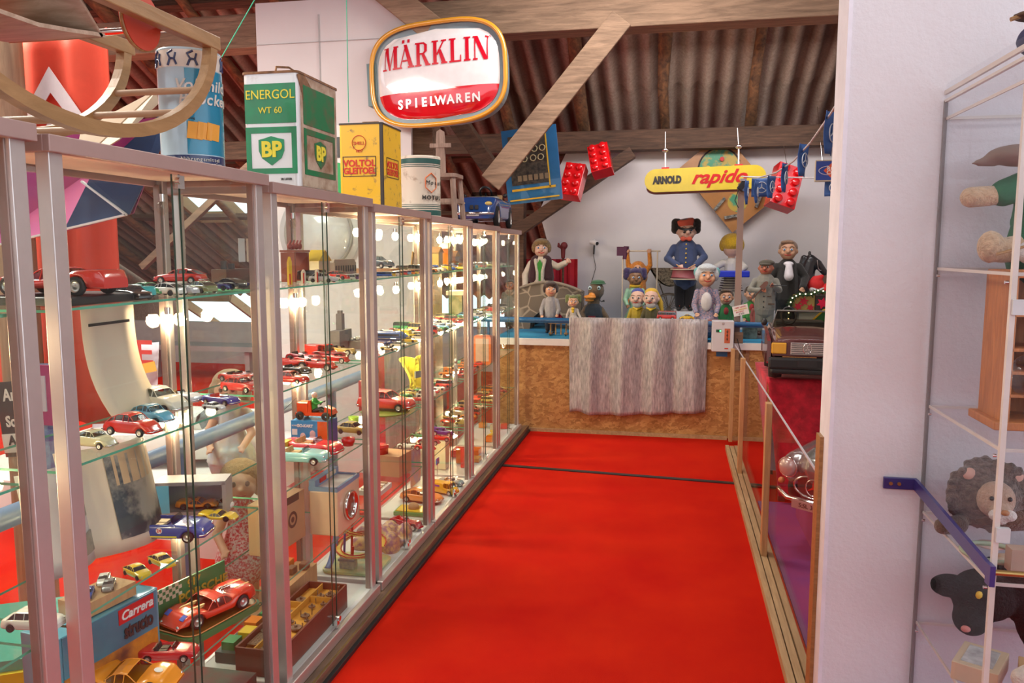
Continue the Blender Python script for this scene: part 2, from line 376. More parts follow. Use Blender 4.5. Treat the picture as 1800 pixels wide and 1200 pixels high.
def bulb(x, y, z, label, lit=True):
    b = thing('light_bulb', label, 'light bulb', (x, y, z), group='light bulbs inside the glass showcases')
    MB().sph((0, 0, -.030), (.019, .019, .024), 10).build('globe', BULB if lit else UNLIT, b)
    MB().cyl((0, 0, -.010), (0, 0, .014), .009, .010, 10).build('socket', CHR, b)
    if not lit: MB().tube([(-.006, 0, -.03), (0, 0, -.018), (.006, 0, -.03)], .0012, 4).build('filament', CHR, b)
    return b
for ci, (y0, y1, zt) in enumerate(CABS):
    t = thing('glass_showcase', 'tall aluminium framed glass showcase '+CN[ci], 'showcase', (XF, y0, Z0), group='row of glass showcases')
    L = y1-y0; D = XF-XB; H = zt-Z0
    # front frame members face the aisle; x runs from 0 (front) to -D (back), y from 0 to L
    for (x, y, w, dd) in ((-.018, .02, .034, .04), (-.018, L-.02, .034, .04), (-D+.014, .014, .026, .026), (-D+.014, L-.014, .026, .026)):
        mb = MB().box((x, y, H/2), (w, dd, H))
        mb.box((x-.004, y+(.021 if y < L/2 else -.021), H/2), (.022, .006, H-.06), 1)
        mb.build('post', [ALU, ALUD], t, bevel=.002)
    mb = MB().box((.004, L/2, H-.018), (.024, L+.03, .036)).box((-D-.004, L/2, H-.018), (.02, L+.02, .036))
    mb.box((-D/2, -.006, H-.018), (D, .02, .036)).box((-D/2, L+.006, H-.018), (D, .02, .036)).box((-D/2, L/2, H-.008), (D, L, .012), 1)
    mb.box((-D/2, L/2, H-.0165), (D-.03, L-.03, .004), 2)
    mb.build('top_frame', [M('top_frame_paint', (.40, .27, .24), .45, .2, var=.06), M('top_board', (.45, .33, .28), .6), M('top_lining', (.80, .70, .58), .6)], t, bevel=.004)
    mb = MB().box((.004, L/2, .022), (.028, L+.02, .044)).box((-D-.004, L/2, .022), (.02, L+.02, .044)).box((-D/2, L/2, .025), (D, L, .035), 1)
    mb.build('base_frame', [ALU, M('base_board', (.62, .60, .58), .5, var=.05)], t, bevel=.004)
    zb, zc = .05, H-.04
    MB().box((-D+.008, L/2, (zb+zc)/2), (.004, L-.05, zc-zb)).build('back_pane', GL, t)
    for y in (.012, L-.012): MB().box((-D/2, y, (zb+zc)/2), (D-.06, .004, zc-zb)).build('side_pane', GL, t)
    for k, (ya, yb, xo) in enumerate(((.042, L*.52, -.012), (L*.5, L-.042, -.022))):
        d = MB(); d.box((xo, (ya+yb)/2, (zb+zc)/2), (.004, yb-ya, zc-zb)); d = d.build('sliding_door', GL, t)
        e = yb if k == 0 else ya
        dd = MB().box((xo+.0025, e, (zb+zc)/2), (.004, .003, zc-zb)); dd.build('door_edge', M('dark_green_edge', (.03, .07, .045), .3), d)
    mb = MB().cyl((-.004, L*.5, .085), (.012, L*.5, .085), .011, .011, 12).box((.0, L*.5, .07), (.008, .022, .045)); mb.build('lock', CHR, d)
    mb = MB().box((-.008, L*.52, H-.06), (.010, .03, .035)).cyl((-.004, L*.5, H-.058), (.008, L*.5, H-.058), .009, .009, 10); mb.build('roller', CHR, d)
    for z in SH:
        mb = MB(); mb.box((-D/2-.008, L/2, z-Z0-.003), (D-.07, L-.035, .006), 0)
        mb.m[0] = mb.m[1] = mb.m[2] = mb.m[3] = 1
        mb.build('glass_shelf', [GL, EDGE], t)
        for y in (.03, L-.03): pass
    for z, lit in ((1.40, True), (1.06, True), (.70, ci % 2 == 1), (zt-.075, ci >= 3), (.38, ci in (4, 5))):
        nm = {1.40: 'below the top shelf', 1.06: 'below the second shelf', .70: 'below the third shelf', .38: 'below the lowest shelf'}.get(z, 'under the roof panel')
        if ci > 0 or z > 1: bulb(XB+.035, y1-.045, z, '%s bulb %s, back corner of the %s' % ('glowing' if lit else 'unlit', nm, CSHORT[ci]), lit)
        if ci in (4, 5) and z > 1: bulb(XB+.06, y0+.30, z, 'glowing bulb %s, middle back of the %s' % (nm, CSHORT[ci]), True)
    # cable running down the back corner
    o = MB().tube([(XB+.02, y1-.015, Z0+.05), (XB+.02, y1-.015, zt-.05)], .004, 6).build('cable', BLK)
    tag(o, 'black cable down the far back corner of the %s' % CSHORT[ci], 'cable')
# ---------------------------------------------------------------- things on top of the showcases
def rbox(w, d, h, r=.012, n=4):      # rounded-corner outline
    pts = []
    for cx, cy, a0 in ((w/2-r, d/2-r, 0), (-w/2+r, d/2-r, 90), (-w/2+r, -d/2+r, 180), (w/2-r, -d/2+r, 270)):
        for k in range(n+1):
            a = R(a0+90*k/n); pts.append((cx+r*math.cos(a), cy+r*math.sin(a)))
    return pts
TINW = M('worn_white_tin', (.72, .70, .68), .35, .3, c2=(.45, .36, .28), vs=7, lo=.28, hi=.42, bmp=.1, bs=20)
RUST = M('rust', (.30, .14, .06), .8, var=.5, vs=30)
BPG = M('oil_green', (.0, .27, .09), .4, c2=(.02, .18, .07), vs=9, coat=.2)
YEL = M('worn_yellow_tin', (.78, .47, .02), .4, c2=(.22, .13, .05), vs=26, lo=.30, hi=.42, coat=.2)
YTX = M('print_yellow', (.85, .72, .05), .5)
RDP = M('print_red', (.62, .03, .02), .5)
BKP = M('print_black', (.04, .035, .03), .5)
def shield(w, h): return [(-w/2, h*.38), (-w*.3, h*.42), (0, h*.5), (w*.3, h*.42), (w/2, h*.38), (w/2, 0), (w*.38, -h*.25), (0, -h*.5), (-w*.38, -h*.25), (-w/2, 0)]
zt = 1.822
c = thing('oil_canister', 'tall white and green oil canister with yellow letters on a shield', 'oil canister', (-1.445, 2.90, zt))
W_, D_, H_ = .215, .35, .41
MB().prism(rbox(W_, D_, 0, .018), (0, 0, 0), (1, 0, 0), (0, 1, 0), (0, 0, H_)).build('tin_body', TINW, c, bevel=.004)
MB().prism(rbox(W_+.008, D_+.008, 0, .02), (0, 0, H_), (1, 0, 0), (0, 1, 0), (0, 0, .008)).build('top_rim', RUST, c); MB().prism(rbox(W_+.006, D_+.006, 0, .02), (0, 0, 0), (1, 0, 0), (0, 1, 0), (0, 0, .01)).build('bottom_rim', RUST, c)
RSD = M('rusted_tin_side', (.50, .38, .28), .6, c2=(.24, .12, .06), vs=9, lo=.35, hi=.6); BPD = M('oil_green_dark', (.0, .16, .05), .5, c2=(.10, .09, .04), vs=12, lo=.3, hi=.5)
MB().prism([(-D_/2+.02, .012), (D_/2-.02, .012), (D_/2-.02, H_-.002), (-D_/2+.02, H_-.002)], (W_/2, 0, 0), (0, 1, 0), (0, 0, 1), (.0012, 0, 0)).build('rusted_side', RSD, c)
MB().tube([(0, -.13, H_+.006), (0, -.12, H_+.035), (.01, -.04, H_+.05), (0, .05, H_+.048), (0, .12, H_+.03), (0, .13, H_+.006)], .004, 6).build('wire_handle', RUST, c)
for side in (0, 1):
    u, v = ((1, 0, 0), (0, 0, 1)) if side == 0 else ((0, 1, 0), (0, 0, 1))
    nrm = Vector((0, -1, 0)) if side == 0 else Vector((1, 0, 0))
    o0 = Vector((0, -D_/2, 0)) if side == 0 else Vector((W_/2+.0014, 0, 0)); w = .20 if side == 0 else .27
    u_ = Vector(u)
    f = MB()
    f.prism([(-w/2, .235), (w/2, .235), (w/2, .375), (-w/2, .375)], o0, u, v, nrm*.0015)
    for q in (((-w/2, .055), (w/2, .075)), ((-w/2, .20), (w/2, .222)), ((-w/2, .075), (-w/2+.02, .20)), ((w/2-.02, .075), (w/2, .20))):
        f.prism([(q[0][0], q[0][1]), (q[1][0], q[0][1]), (q[1][0], q[1][1]), (q[0][0], q[1][1])], o0, u, v, nrm*.0015)
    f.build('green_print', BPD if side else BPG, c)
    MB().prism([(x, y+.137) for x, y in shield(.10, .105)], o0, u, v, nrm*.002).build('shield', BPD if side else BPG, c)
    text('BP', .075, YTX, o0+nrm*.003+Vector((0, 0, .14)), u, v, c, 'shield_letters', bold=.003)
    if side == 0:
        text('ENERGOL', .046, YTX, o0+nrm*.002+Vector((0, 0, .335)), u, v, c, 'brand_lettering', sx=.95)
        text('WT 60', .032, YTX, o0+nrm*.002+Vector((0, 0, .28)), u, v, c, 'grade_lettering')
        text('20 LITER', .012, BKP, o0+nrm*.002+Vector((.055, 0, .035)), u, v, c, 'volume_lettering')
MB().prism([(-.02, 0), (.03, .012), (.09, -.03), (.10, -.07), (.045, -.05), (.02, -.085), (-.005, -.03)], (W_/2, -D_/2+.02, H_-.005), (0, 1, 0), (0, 0, 1), (.0022, 0, 0)).build('rust_stain', RUST, c)
c = thing('oil_canister', 'rusty yellow oil canister with a boxed red product name', 'oil canister', (-1.457, 3.74, 1.801))
W_, D_, H_ = .215, .27, .385
MB().prism(rbox(W_, D_, 0, .012), (0, 0, 0), (1, 0, 0), (0, 1, 0), (0, 0, H_)).build('tin_body', YEL, c)
mb = MB(); mb.prism(rbox(W_+.006, D_+.006, 0, .014), (0, 0, H_), (1, 0, 0), (0, 1, 0), (0, 0, .007), 0)
mb.build('rim', BKP, c); MB().box((W_/2-.006, -D_/2+.006, H_/2), (.014, .014, H_)).build('corner_seam', BKP, c)
MB().tube([(-.05, 0, H_+.004), (-.04, 0, H_+.03), (.04, 0, H_+.03), (.05, 0, H_+.004)], .004, 6).build('wire_handle', RUST, c)
for side in (0, 1):
    u = (1, 0, 0) if side == 0 else (0, 1, 0); nrm = Vector((0, -1, 0)) if side == 0 else Vector((1, 0, 0))
    o0 = (Vector((-.008, -D_/2, 0)) if side == 0 else Vector((W_/2, .0, 0)))+nrm*.001
    text('VOLTOL', .042, RDP, o0+Vector((0, 0, .205)), u, (0, 0, 1), c, 'name_lettering', bold=.0012)
    text('GLEITOEL', .040, RDP, o0+Vector((0, 0, .170)), u, (0, 0, 1), c, 'name_lettering', bold=.0012, sx=.92)
    w = .165; f = MB()
    for a, b in (((-w/2, .145), (w/2, .148)), ((-w/2, .235), (w/2, .238)), ((-w/2, .145), (-w/2+.003, .238)), ((w/2-.003, .145), (w/2, .238))):
        f.prism([(a[0], a[1]), (b[0], a[1]), (b[0], b[1]), (a[0], b[1])], o0, u, (0, 0, 1), nrm*.001)
    f.build('name_frame', BKP, c)
    if side == 0:
        rg = [(math.cos(R(a))*.034, math.sin(R(a))*.034) for a in range(0, 361, 15)]
        MB().tube([o0+Vector((x, -.001, .30+y)) for x, y in rg], .0015, 4).build('emblem_ring', RDP, c)
        text('SHELL', .021, RDP, o0+Vector((0, 0, .298)), u, (0, 0, 1), c, 'emblem_lettering')
        text('1837', .018, RDP, o0+Vector((0, 0, .262)), u, (0, 0, 1), c, 'emblem_lettering')
# round drum
c = thing('oil_drum', 'round cream and dark green banded oil drum, worn', 'oil drum', (-1.475, 4.56, 1.786))
CRM = M('worn_cream_tin', (.60, .54, .45), .5, c2=(.28, .20, .14), vs=12, lo=.3, hi=.45)
DGR = M('band_green', (.02, .09, .08), .45)
r = .118
MB().lathe([(0, 0), (r, 0), (r+.003, .01), (r, .02), (r, .33), (r+.003, .345), (r, .355), (r-.01, .355), (r-.012, .345), (0, .345)], n=32).build('tin_body', CRM, c)
for a, b in ((.005, .045), (.052, .057), (.064, .069), (.31, .352), (.300, .304), (.290, .294), (.075, .078)): MB().lathe([(r+.001, a), (r+.002, (a+b)/2), (r+.001, b)], n=32).build('green_band', DGR, c)
for k, ch in enumerate('Motul'):
    a = R(-52+13*k); text(ch, .036, BKP, ((r+.003)*math.cos(a), (r+.003)*math.sin(a), .20), (-math.sin(a), math.cos(a), 0), (0, 0, 1), c, 'script_letter', shear=.2)
for k, ch in enumerate('MOTUL'):
    a = R(-62+14*k); text(ch, .032, BKP, ((r+.003)*math.cos(a), (r+.003)*math.sin(a), .115), (-math.sin(a), math.cos(a), 0), (0, 0, 1), c, 'band_letter', bold=.001)
MB().tube([((r+.003)*math.cos(R(-40)+.35*math.sin(t)), (r+.003)*math.sin(R(-40)+.35*math.sin(t)), .20+.055*math.cos(t)) for t in [k*2*math.pi/6 for k in range(7)]], .003, 4).build('orange_hexagon', M('print_orange', (.75, .16, .03), .5), c)
# tall sweets tin
c = thing('sweets_tin', 'tall blue and white round sweets tin with wafer picture', 'tin', (-1.472, 2.275, 1.842))
r = .0925; h = .355
TB = M('tin_pale_blue', (.46, .62, .70), .25, coat=.5, var=.08); TD = M('tin_teal', (.01, .22, .36), .25, coat=.5); TW = M('tin_cream', (.72, .66, .58), .3, coat=.4); TN = M('tin_navy', (.02, .035, .12), .3, coat=.4)
MB().lathe([(0, 0), (r, 0), (r+.002, .004), (r, .008), (r, h-.008), (r+.002, h-.004), (r, h), (r-.008, h), (r-.008, h-.006), (0, h-.006)], n=36).build('tin_body', TB, c)
def wrap(a0, a1, z0, z1, rr, mat, name, n=16):
    mb = MB().grid(lambda u, v: (rr*math.cos(R(a0+(a1-a0)*u)), rr*math.sin(R(a0+(a1-a0)*u)), z0+(z1-z0)*v), n, 1); return mb.build(name, mat, c)
wrap(-66, 60, .045, .295, r+.0008, TD, 'teal_panel'); wrap(-180, 180, .298, .35, r+.0006, TW, 'top_band', 36); wrap(-180, 180, .006, .042, r+.0006, TN, 'bottom_band', 36)
for k in range(10):
    a = -160+36*k; mb = MB()
    f = lambda da, z: ((r+.0016)*math.cos(R(a+da)), (r+.0016)*math.sin(R(a+da)), z)
    mb.tube([f(-8, .302), f(-3, .322), f(-8, .336), f(2, .345)], .0035, 5).tube([f(-3, .322), f(5, .320), f(9, .304)], .0035, 5).tube([f(5, .32), f(8, .338)], .003, 5)
    mb.build('band_figure', TN, c)
def arc_text(s, size, a_mid, z, m, rr, dz=0, nm='letter', **k):
    ws = [(.30 if h_ in 'il' else .85 if h_ in 'mM' else .55 if h_ != ' ' else .35)*size/rr for h_ in s]; acc = -sum(ws)/2
    for i, ch in enumerate(s):
        a = R(a_mid)+acc+ws[i]/2; acc += ws[i]
        text(ch, size, m, (rr*math.cos(a), rr*math.sin(a), z+dz*i), (-math.sin(a), math.cos(a), 0), (0, 0, 1), c, nm, **k)
arc_text('Vollmilch', .047, -24, .245, TW, r+.002, .0008, 'name_letter', shear=.2, bold=.0008)
arc_text('Brocken', .047, -24, .205, TW, r+.002, .0008, 'name_letter', shear=.2, bold=.0008)
arc_text('Ein Nahrungsmittel', .016, -50, .030, TW, r+.002, 0, 'small_letter')
arc_text('kakaohaltig', .009, -66, .150, BKP, r+.002, 0, 'small_letter')
arc_text('250 STÜCK', .016, -22, .013, TW, r+.002, 0, 'small_letter')
for k in range(3):
    a = R(-52+17*k); u = Vector((-math.sin(a), math.cos(a), 0)); n_ = Vector((math.cos(a), math.sin(a), 0))
    mb = MB().prism([(-.024, -.024), (.020, -.028), (.026, .022), (-.018, .026)], n_*(r-.001)+Vector((0, 0, .115)), u, (0, 0, 1), n_*.003); mb.build('wafer_picture', M('wafer_orange', (.80, .34, .03), .5), c)
# wooden doll chair
c = thing('doll_chair', 'small grey wooden doll chair standing beside the oil drum', 'chair', (-1.47, 5.05, 1.786)); c.scale = (1.05, 1.05, 1.28)
GW = wood('weathered_grey_wood', (.36, .25, .20), (.18, .12, .09), (14, 14, 2), 4, .8, .3)
mb = MB().prism(rbox(.20, .22, 0, .04, 5), (0, 0, .215), (1, 0, 0), (0, 1, 0), (0, 0, .018)); mb.build('seat', GW, c)
for x, y in ((-.075, -.08), (.075, -.08), (-.075, .08), (.075, .08)): MB().bar((x*1.25, y*1.2, 0), (x, y, .216), .024, .026).build('leg', GW, c)
MB().bar((-.085, -.085, .10), (.085, -.085, .10), .014, .02).bar((-.085, .085, .10), (.085, .085, .10), .014, .02).bar((-.088, -.09, .10), (-.088, .09, .10), .014, .02).bar((.088, -.09, .10), (.088, .09, .10), .014, .02).build('stretcher', GW, c)
MB().prism([(-.03, 0), (.03, 0), (.026, .17), (.022, .205), (0, .215), (-.022, .205), (-.026, .17)], (0, -.085, .233), (1, 0, 0), (0, 0, 1), (0, .02, 0)).box((0, -.08, .37), (.13, .018, .02)).build('backrest', GW, c)
# wooden rocker (seesaw) at the near end
c = thing('wooden_rocker', 'large bentwood rocking toy with slatted bottom lying across the near showcases', 'rocking toy', (0, 0, 0))
zc = 1.872
Yc, zarc = 1.68, 2.205
def arcpt(x, t, rr=.525): return Vector((x, Yc+rr*math.sin(t), zarc-(rr-.19)*math.cos(t)))
RUN = wood('runner_wood', (.40, .22, .09), (.27, .14, .05), (16, 2, 10), 3, .4, .1)
for x in (-1.345, -1.63):
    mb = MB(); N = 30
    for i in range(N):
        t0, t1 = R(-88+176*i/N), R(-88+176*(i+1)/N)
        a, b, a2, b2 = arcpt(x, t0), arcpt(x, t1), arcpt(x, t0, .492), arcpt(x, t1, .492)
        w = Vector((.028, 0, 0)); base = [a-w/2, b-w/2, b2-w/2, a2-w/2]; mb.add(base+[p+w for p in base], [(0, 1, 2, 3), (7, 6, 5, 4), (0, 4, 5, 1), (2, 6, 7, 3)], 0, False)
    mb.build('bent_runner', RUN, c); 
    MB().bar((x, Yc-.54, zarc), (x, Yc+.54, zarc), .032, .04).build('side_rail', RUN, c, bevel=.003)
for deg in (-62, -44, -26, -9, 9, 26, 44, 62):
    p = arcpt(-1.345, R(deg), .505); q = arcpt(-1.63, R(deg), .505)
    MB().cyl(p, q, .0095, n=10).build('dowel', wood('pale_dowel', (.52, .33, .2), (.35, .2, .1)), c)
PLYW = wood('bent_plywood', (.50, .36, .26), (.30, .19, .12), (3, 16, 16), 3, .45, .15)
prof = [(1.20, 2.24), (1.27, 2.13), (1.32, 2.10), (1.42, 2.085), (1.55, 2.085), (1.66, 2.10), (1.72, 2.11), (1.76, 2.115)]
mb = MB().grid(lambda u, v: (-1.62+.26*v, *[prof[min(int(u*7), 6)][k]+(prof[min(int(u*7), 6)+1][k]-prof[min(int(u*7), 6)][k])*(u*7-min(int(u*7), 6)) for k in (0, 1)]), 14, 1, sm=False)
mb.build('plywood_seat', PLYW, c, solid=.009)
mb = MB().grid(lambda u, v: (-1.62+.26*v, 1.56+.19*u, 2.30-.19*u), 3, 1); mb.build('plywood_back', PLYW, c, solid=.009)
mb = MB().cyl((-1.385, 1.94, 2.20), (-1.40, 1.94, 2.20), .075, n=30); mb.build('red_disc', M('matt_red', (.55, .05, .02), .5), c)
mb = MB().tube([(-1.392, 1.94+.075*math.cos(t*.21), 2.20+.075*math.sin(t*.21)) for t in range(30)], .005, 6, closed=True); mb.build('disc_rim', MOR, c)
MB().tube([(-1.34, 2.02, 2.2), (-1.62, 2.02, 2.2)], .010, 8).build('handle_bar', CHR, c)
# hanging illuminated shop sign
def superell(w, h, n=3.2, k=56):
    pts = []
    for i in range(k):
        a = 2*math.pi*i/k; ca, sa = math.cos(a), math.sin(a)
        pts.append((w/2*math.copysign(abs(ca)**(2/n), ca), h/2*math.copysign(abs(sa)**(2/n), sa)))
    return pts
YS = 5.18
pL = P(652, 130, YS); pR = P(892, 125, YS); pT = P(772, 38, YS); pB = P(772, 220, YS)
SW = (pR-pL).length; SHh = (pT-pB).length
c = thing('shop_sign', 'hanging oval white and red toy shop sign with yellow rim', 'sign', ((pL.x+pR.x)/2, YS, (pT.z+pB.z)/2), rot=(R(-3), R(-3.0), R(-4)))
LSH = M('sign_white', (.80, .77, .78), .12, coat=1, emis=(1, .95, .95), es=.08)
LRD = M('sign_red', (.70, .008, .02), .12, coat=1)
rim = superell(SW, SHh); mb = MB().tube([(x, -.02, z) for x, z in rim], .016, 8, closed=True); mb.build('yellow_rim', M('amber_rim', (.72, .33, .02), .3, coat=.8), c)
MB().prism(superell(SW*.985, SHh*.98), (0, 0, 0), (1, 0, 0), (0, 0, 1), (0, .10, 0)).build('sign_case', M('sign_blue_grey', (.22, .29, .33), .4), c)
fw_, fh_ = SW*.91, SHh*.88
def dome(x, z, k=.0): 
    a = min(1, (2*abs(x)/fw_)**2.6+(2*abs(z)/fh_)**2.6); return -.004-.05*math.sqrt(max(0, 1-a))-k
zs = -SHh*.165
def face_part(zlo, zhi, mat, name):
    mb = MB(); nz, nx = 12, 28
    def f(u, v):
        z = zlo+(zhi-zlo)*v; hw = fw_/2*(max(0, 1-(2*abs(z)/fh_)**3.2))**(1/3.2); x = -hw+2*hw*u; return (x, dome(x, z), z)
    return mb.grid(f, nx, nz).build(name, mat, c)
face_part(zs, fh_/2, LSH, 'white_panel'); face_part(-fh_/2, zs, LRD, 'red_panel')
def slab(ch):    # slab-serif capitals on a unit box, as quads (x0,z0)-(x1,z1) strokes
    st = lambda x, w=.22: [[(x, 0), (x+w, 0), (x+w, 1), (x, 1)]]
    ser = lambda x, w, z: [[(x, z), (x+w, z), (x+w, z+.07), (x, z+.07)]]
    dg = lambda x0, x1, w0, w1, z0=0, z1=1: [[(x0, z0), (x0+w0, z0), (x1+w1, z1), (x1, z1)]]
    if ch == 'M': return dg(.10, .16, .05, .05)+dg(.42, .14, .12, .24)[:1]+dg(.44, .78, .06, .06)+st(.76, .24)+ser(-.02, .28, 0)+ser(.68, .4, 0)+ser(.02, .34, .93)+ser(.74, .34, .93), 1.08
    if ch in 'AÄ':
        s = dg(.0, .42, .07, .06)+dg(.66, .30, .28, .22)+[[(.2, .28), (.75, .28), (.72, .35), (.23, .35)]]+ser(-.08, .26, 0)+ser(.56, .44, 0)
        if ch == 'Ä': s += [[(.18, 1.07), (.34, 1.07), (.34, 1.22), (.18, 1.22)], [(.54, 1.07), (.70, 1.07), (.70, 1.22), (.54, 1.22)]]
        return s, .98
    if ch == 'R': return st(.1)+ser(0, .42, 0)+ser(0, .6, .93)+[[(.3, .48), (.6, .48), (.6, .55), (.3, .55)], [(.58, .48), (.80, .60), (.80, .88), (.58, 1), (.54, .93), (.62, .85), (.62, .62), (.54, .55)]]+dg(.70, .42, .26, .2, 0, .5)+ser(.66, .34, 0), 1.02
    if ch == 'K': return st(.1)+ser(0, .42, 0)+ser(0, .42, .93)+[[(.30, .42), (.36, .36), (.82, .95), (.74, .98)]]+dg(.66, .40, .28, .2, 0, .6)+ser(.6, .4, 0)+ser(.60, .34, .93), 1.04
    if ch == 'L': return st(.1)+ser(0, .76, 0)+ser(0, .42, .93)+[[(.68, 0), (.76, 0), (.76, .28), (.70, .28)]], .84
    if ch == 'I': return st(.1)+ser(0, .42, 0)+ser(0, .42, .93), .48
    if ch == 'N': return st(.1, .07)+dg(.66, .04, .26, .26)+[[(.85, 0), (.92, 0), (.92, 1), (.85, 1)]]+ser(0, .3, 0)+ser(0, .26, .93)+ser(.74, .3, .93), 1.06
tot = sum(slab(k)[1] for k in 'MÄRKLIN')+.08*6; hh = .155; sxx = SW*.80/(tot*hh); x = -SW*.40; zb = .045
for k in 'MÄRKLIN':
    polys, wd_ = slab(k); mb = MB()
    for q in polys:
        pts = [(x+px_*hh*sxx, zb+pz*hh) for px_, pz in q]; area2 = sum(pts[i][0]*pts[(i+1) % len(pts)][1]-pts[(i+1) % len(pts)][0]*pts[i][1] for i in range(len(pts)))
        if area2 < 0: pts = pts[::-1]
        if len(pts) == 4:
            A_, B_, C_, D_ = [Vector(p_) for p_ in pts]
            def bl(u, v): p_ = (A_*(1-u)+B_*u)*(1-v)+(D_*(1-u)+C_*u)*v; return (p_.x, dome(p_.x, p_.y, .004), p_.y)
            mb.grid(bl, 4, 5)
        else: mb.add([(a, dome(a, b, .006), b) for a, b in pts], [tuple(range(len(pts)))])
    mb.build('name_letter', RDP if False else M('letter_red', (.62, .0, .02), .3), c); x += (wd_+.08)*hh*sxx
for i, k in enumerate('SPIELWAREN'):
    xx = (i-4.5)*.057+(.012 if i > 5 else 0); zz = -SHh*.285
    text(k, .082, LSH, (xx, dome(xx, zz, .004), zz), (1, 0, 0), (0, 0, 1), c, 'trade_letter', ext=.002, bold=.0022, sx=.9)
MB().box((-SW/2-.005, .04, -.02), (.07, .09, .28)).build('wall_bracket', M('bracket_teal', (.14, .24, .26), .5), c)
o = MB().tube([(pT.x, YS+.04, pT.z-.01), (pT.x+.02, YS+.2, 3.10)], .006, 6).build('hanging_wire', CHR, None); o.parent = None; tag(o, 'short wire holding the toy shop sign to the tie beam', 'wire')
# ---------------------------------------------------------------- model cars
def interp(pts, x):
    if x <= pts[0][0]: return pts[0][1]
    for (a, b), (c_, d) in zip(pts, pts[1:]):
        if x <= c_:
            t = (x-a)/(c_-a); t = t*t*(3-2*t)*.5+t*.5; return b+(d-b)*t
    return pts[-1][1]
SPEC = {
 'saloon': dict(W=.40, deck=[(-.5, .13), (-.485, .19), (-.44, .215), (-.25, .225), (.15, .225), (.40, .20), (.485, .17), (.5, .12)], roof=[(-.36, .22), (-.24, .325), (-.20, .335), (.02, .335), (.06, .32), (.19, .22)], pil=(-.22, -.05, .045), wx=(.31, -.30), wr=.070),
 'beetle': dict(W=.38, deck=[(-.5, .10), (-.47, .17), (-.38, .23), (-.2, .26), (.15, .25), (.30, .235), (.43, .18), (.5, .10)], roof=[(-.40, .2), (-.27, .31), (-.12, .36), (.03, .36), (.10, .33), (.19, .24)], pil=(-.2, -.03, .08), wx=(.30, -.29), wr=.072),
 'fastback': dict(W=.40, deck=[(-.5, .11), (-.48, .18), (-.40, .20), (-.2, .205), (.15, .20), (.36, .175), (.47, .135), (.5, .09)], roof=[(-.46, .19), (-.26, .27), (-.12, .30), (.0, .295), (.05, .28), (.19, .195)], pil=(-.2, -.04, .04), wx=(.32, -.30), wr=.068),
 'cabrio': dict(W=.40, deck=[(-.5, .12), (-.48, .19), (-.40, .21), (-.1, .205), (.15, .205), (.38, .19), (.48, .155), (.5, .10)], roof=None, wx=(.32, -.30), wr=.066, cock=(-.22, .12)),
 'roadster': dict(W=.37, deck=[(-.5, .09), (-.46, .16), (-.34, .20), (-.15, .19), (.15, .20), (.36, .20), (.47, .15), (.5, .09)], roof=None, wx=(.32, -.30), wr=.072, cock=(-.20, .06)),
 'racer': dict(W=.44, deck=[(-.5, .14), (-.49, .20), (-.40, .205), (-.27, .20), (-.12, .14), (.12, .13), (.25, .165), (.38, .15), (.47, .08), (.5, .05)], roof=[(-.24, .12), (-.10, .215), (-.03, .225), (.04, .215), (.18, .12)], pil=(-.16, -.07, .02), wx=(.29, -.29), wr=.078),
 'oldtimer': dict(W=.28, deck=[(-.5, .14), (-.46, .22), (-.3, .25), (-.05, .23), (.05, .22), (.38, .22), (.42, .20), (.44, .12)], roof=None, wx=(.34, -.32), wr=.098, cock=(-.32, .02), thin=True),
 'truck': dict(W=.36, deck=[(-.5, .16), (-.49, .34), (-.30, .36), (.10, .36), (.14, .24), (.20, .22), (.44, .22), (.48, .18), (.5, .12)], roof=[(.12, .22), (.14, .36), (.16, .38), (.30, .38), (.33, .36), (.38, .22)], pil=(.17, .24, .28), wx=(.34, -.30), wr=.078),
 'bus': dict(W=.36, deck=[(-.5, .14), (-.495, .24), (-.46, .25), (.44, .25), (.48, .24), (.5, .14)], roof=[(-.49, .24), (-.47, .40), (-.42, .43), (.38, .43), (.43, .40), (.48, .24)], pil=(-.3, -.12, .06, .24, .38), wx=(.32, -.30), wr=.070),
 'tram': dict(W=.22, deck=[(-.5, .06), (-.495, .16), (-.48, .165), (.48, .165), (.495, .16), (.5, .06)], roof=[(-.49, .16), (-.475, .24), (-.44, .265), (.44, .265), (.475, .24), (.49, .16)], pil=(-.38, -.26, -.14, -.02, .10, .22, .34), wx=(.30, -.30), wr=.030),
}
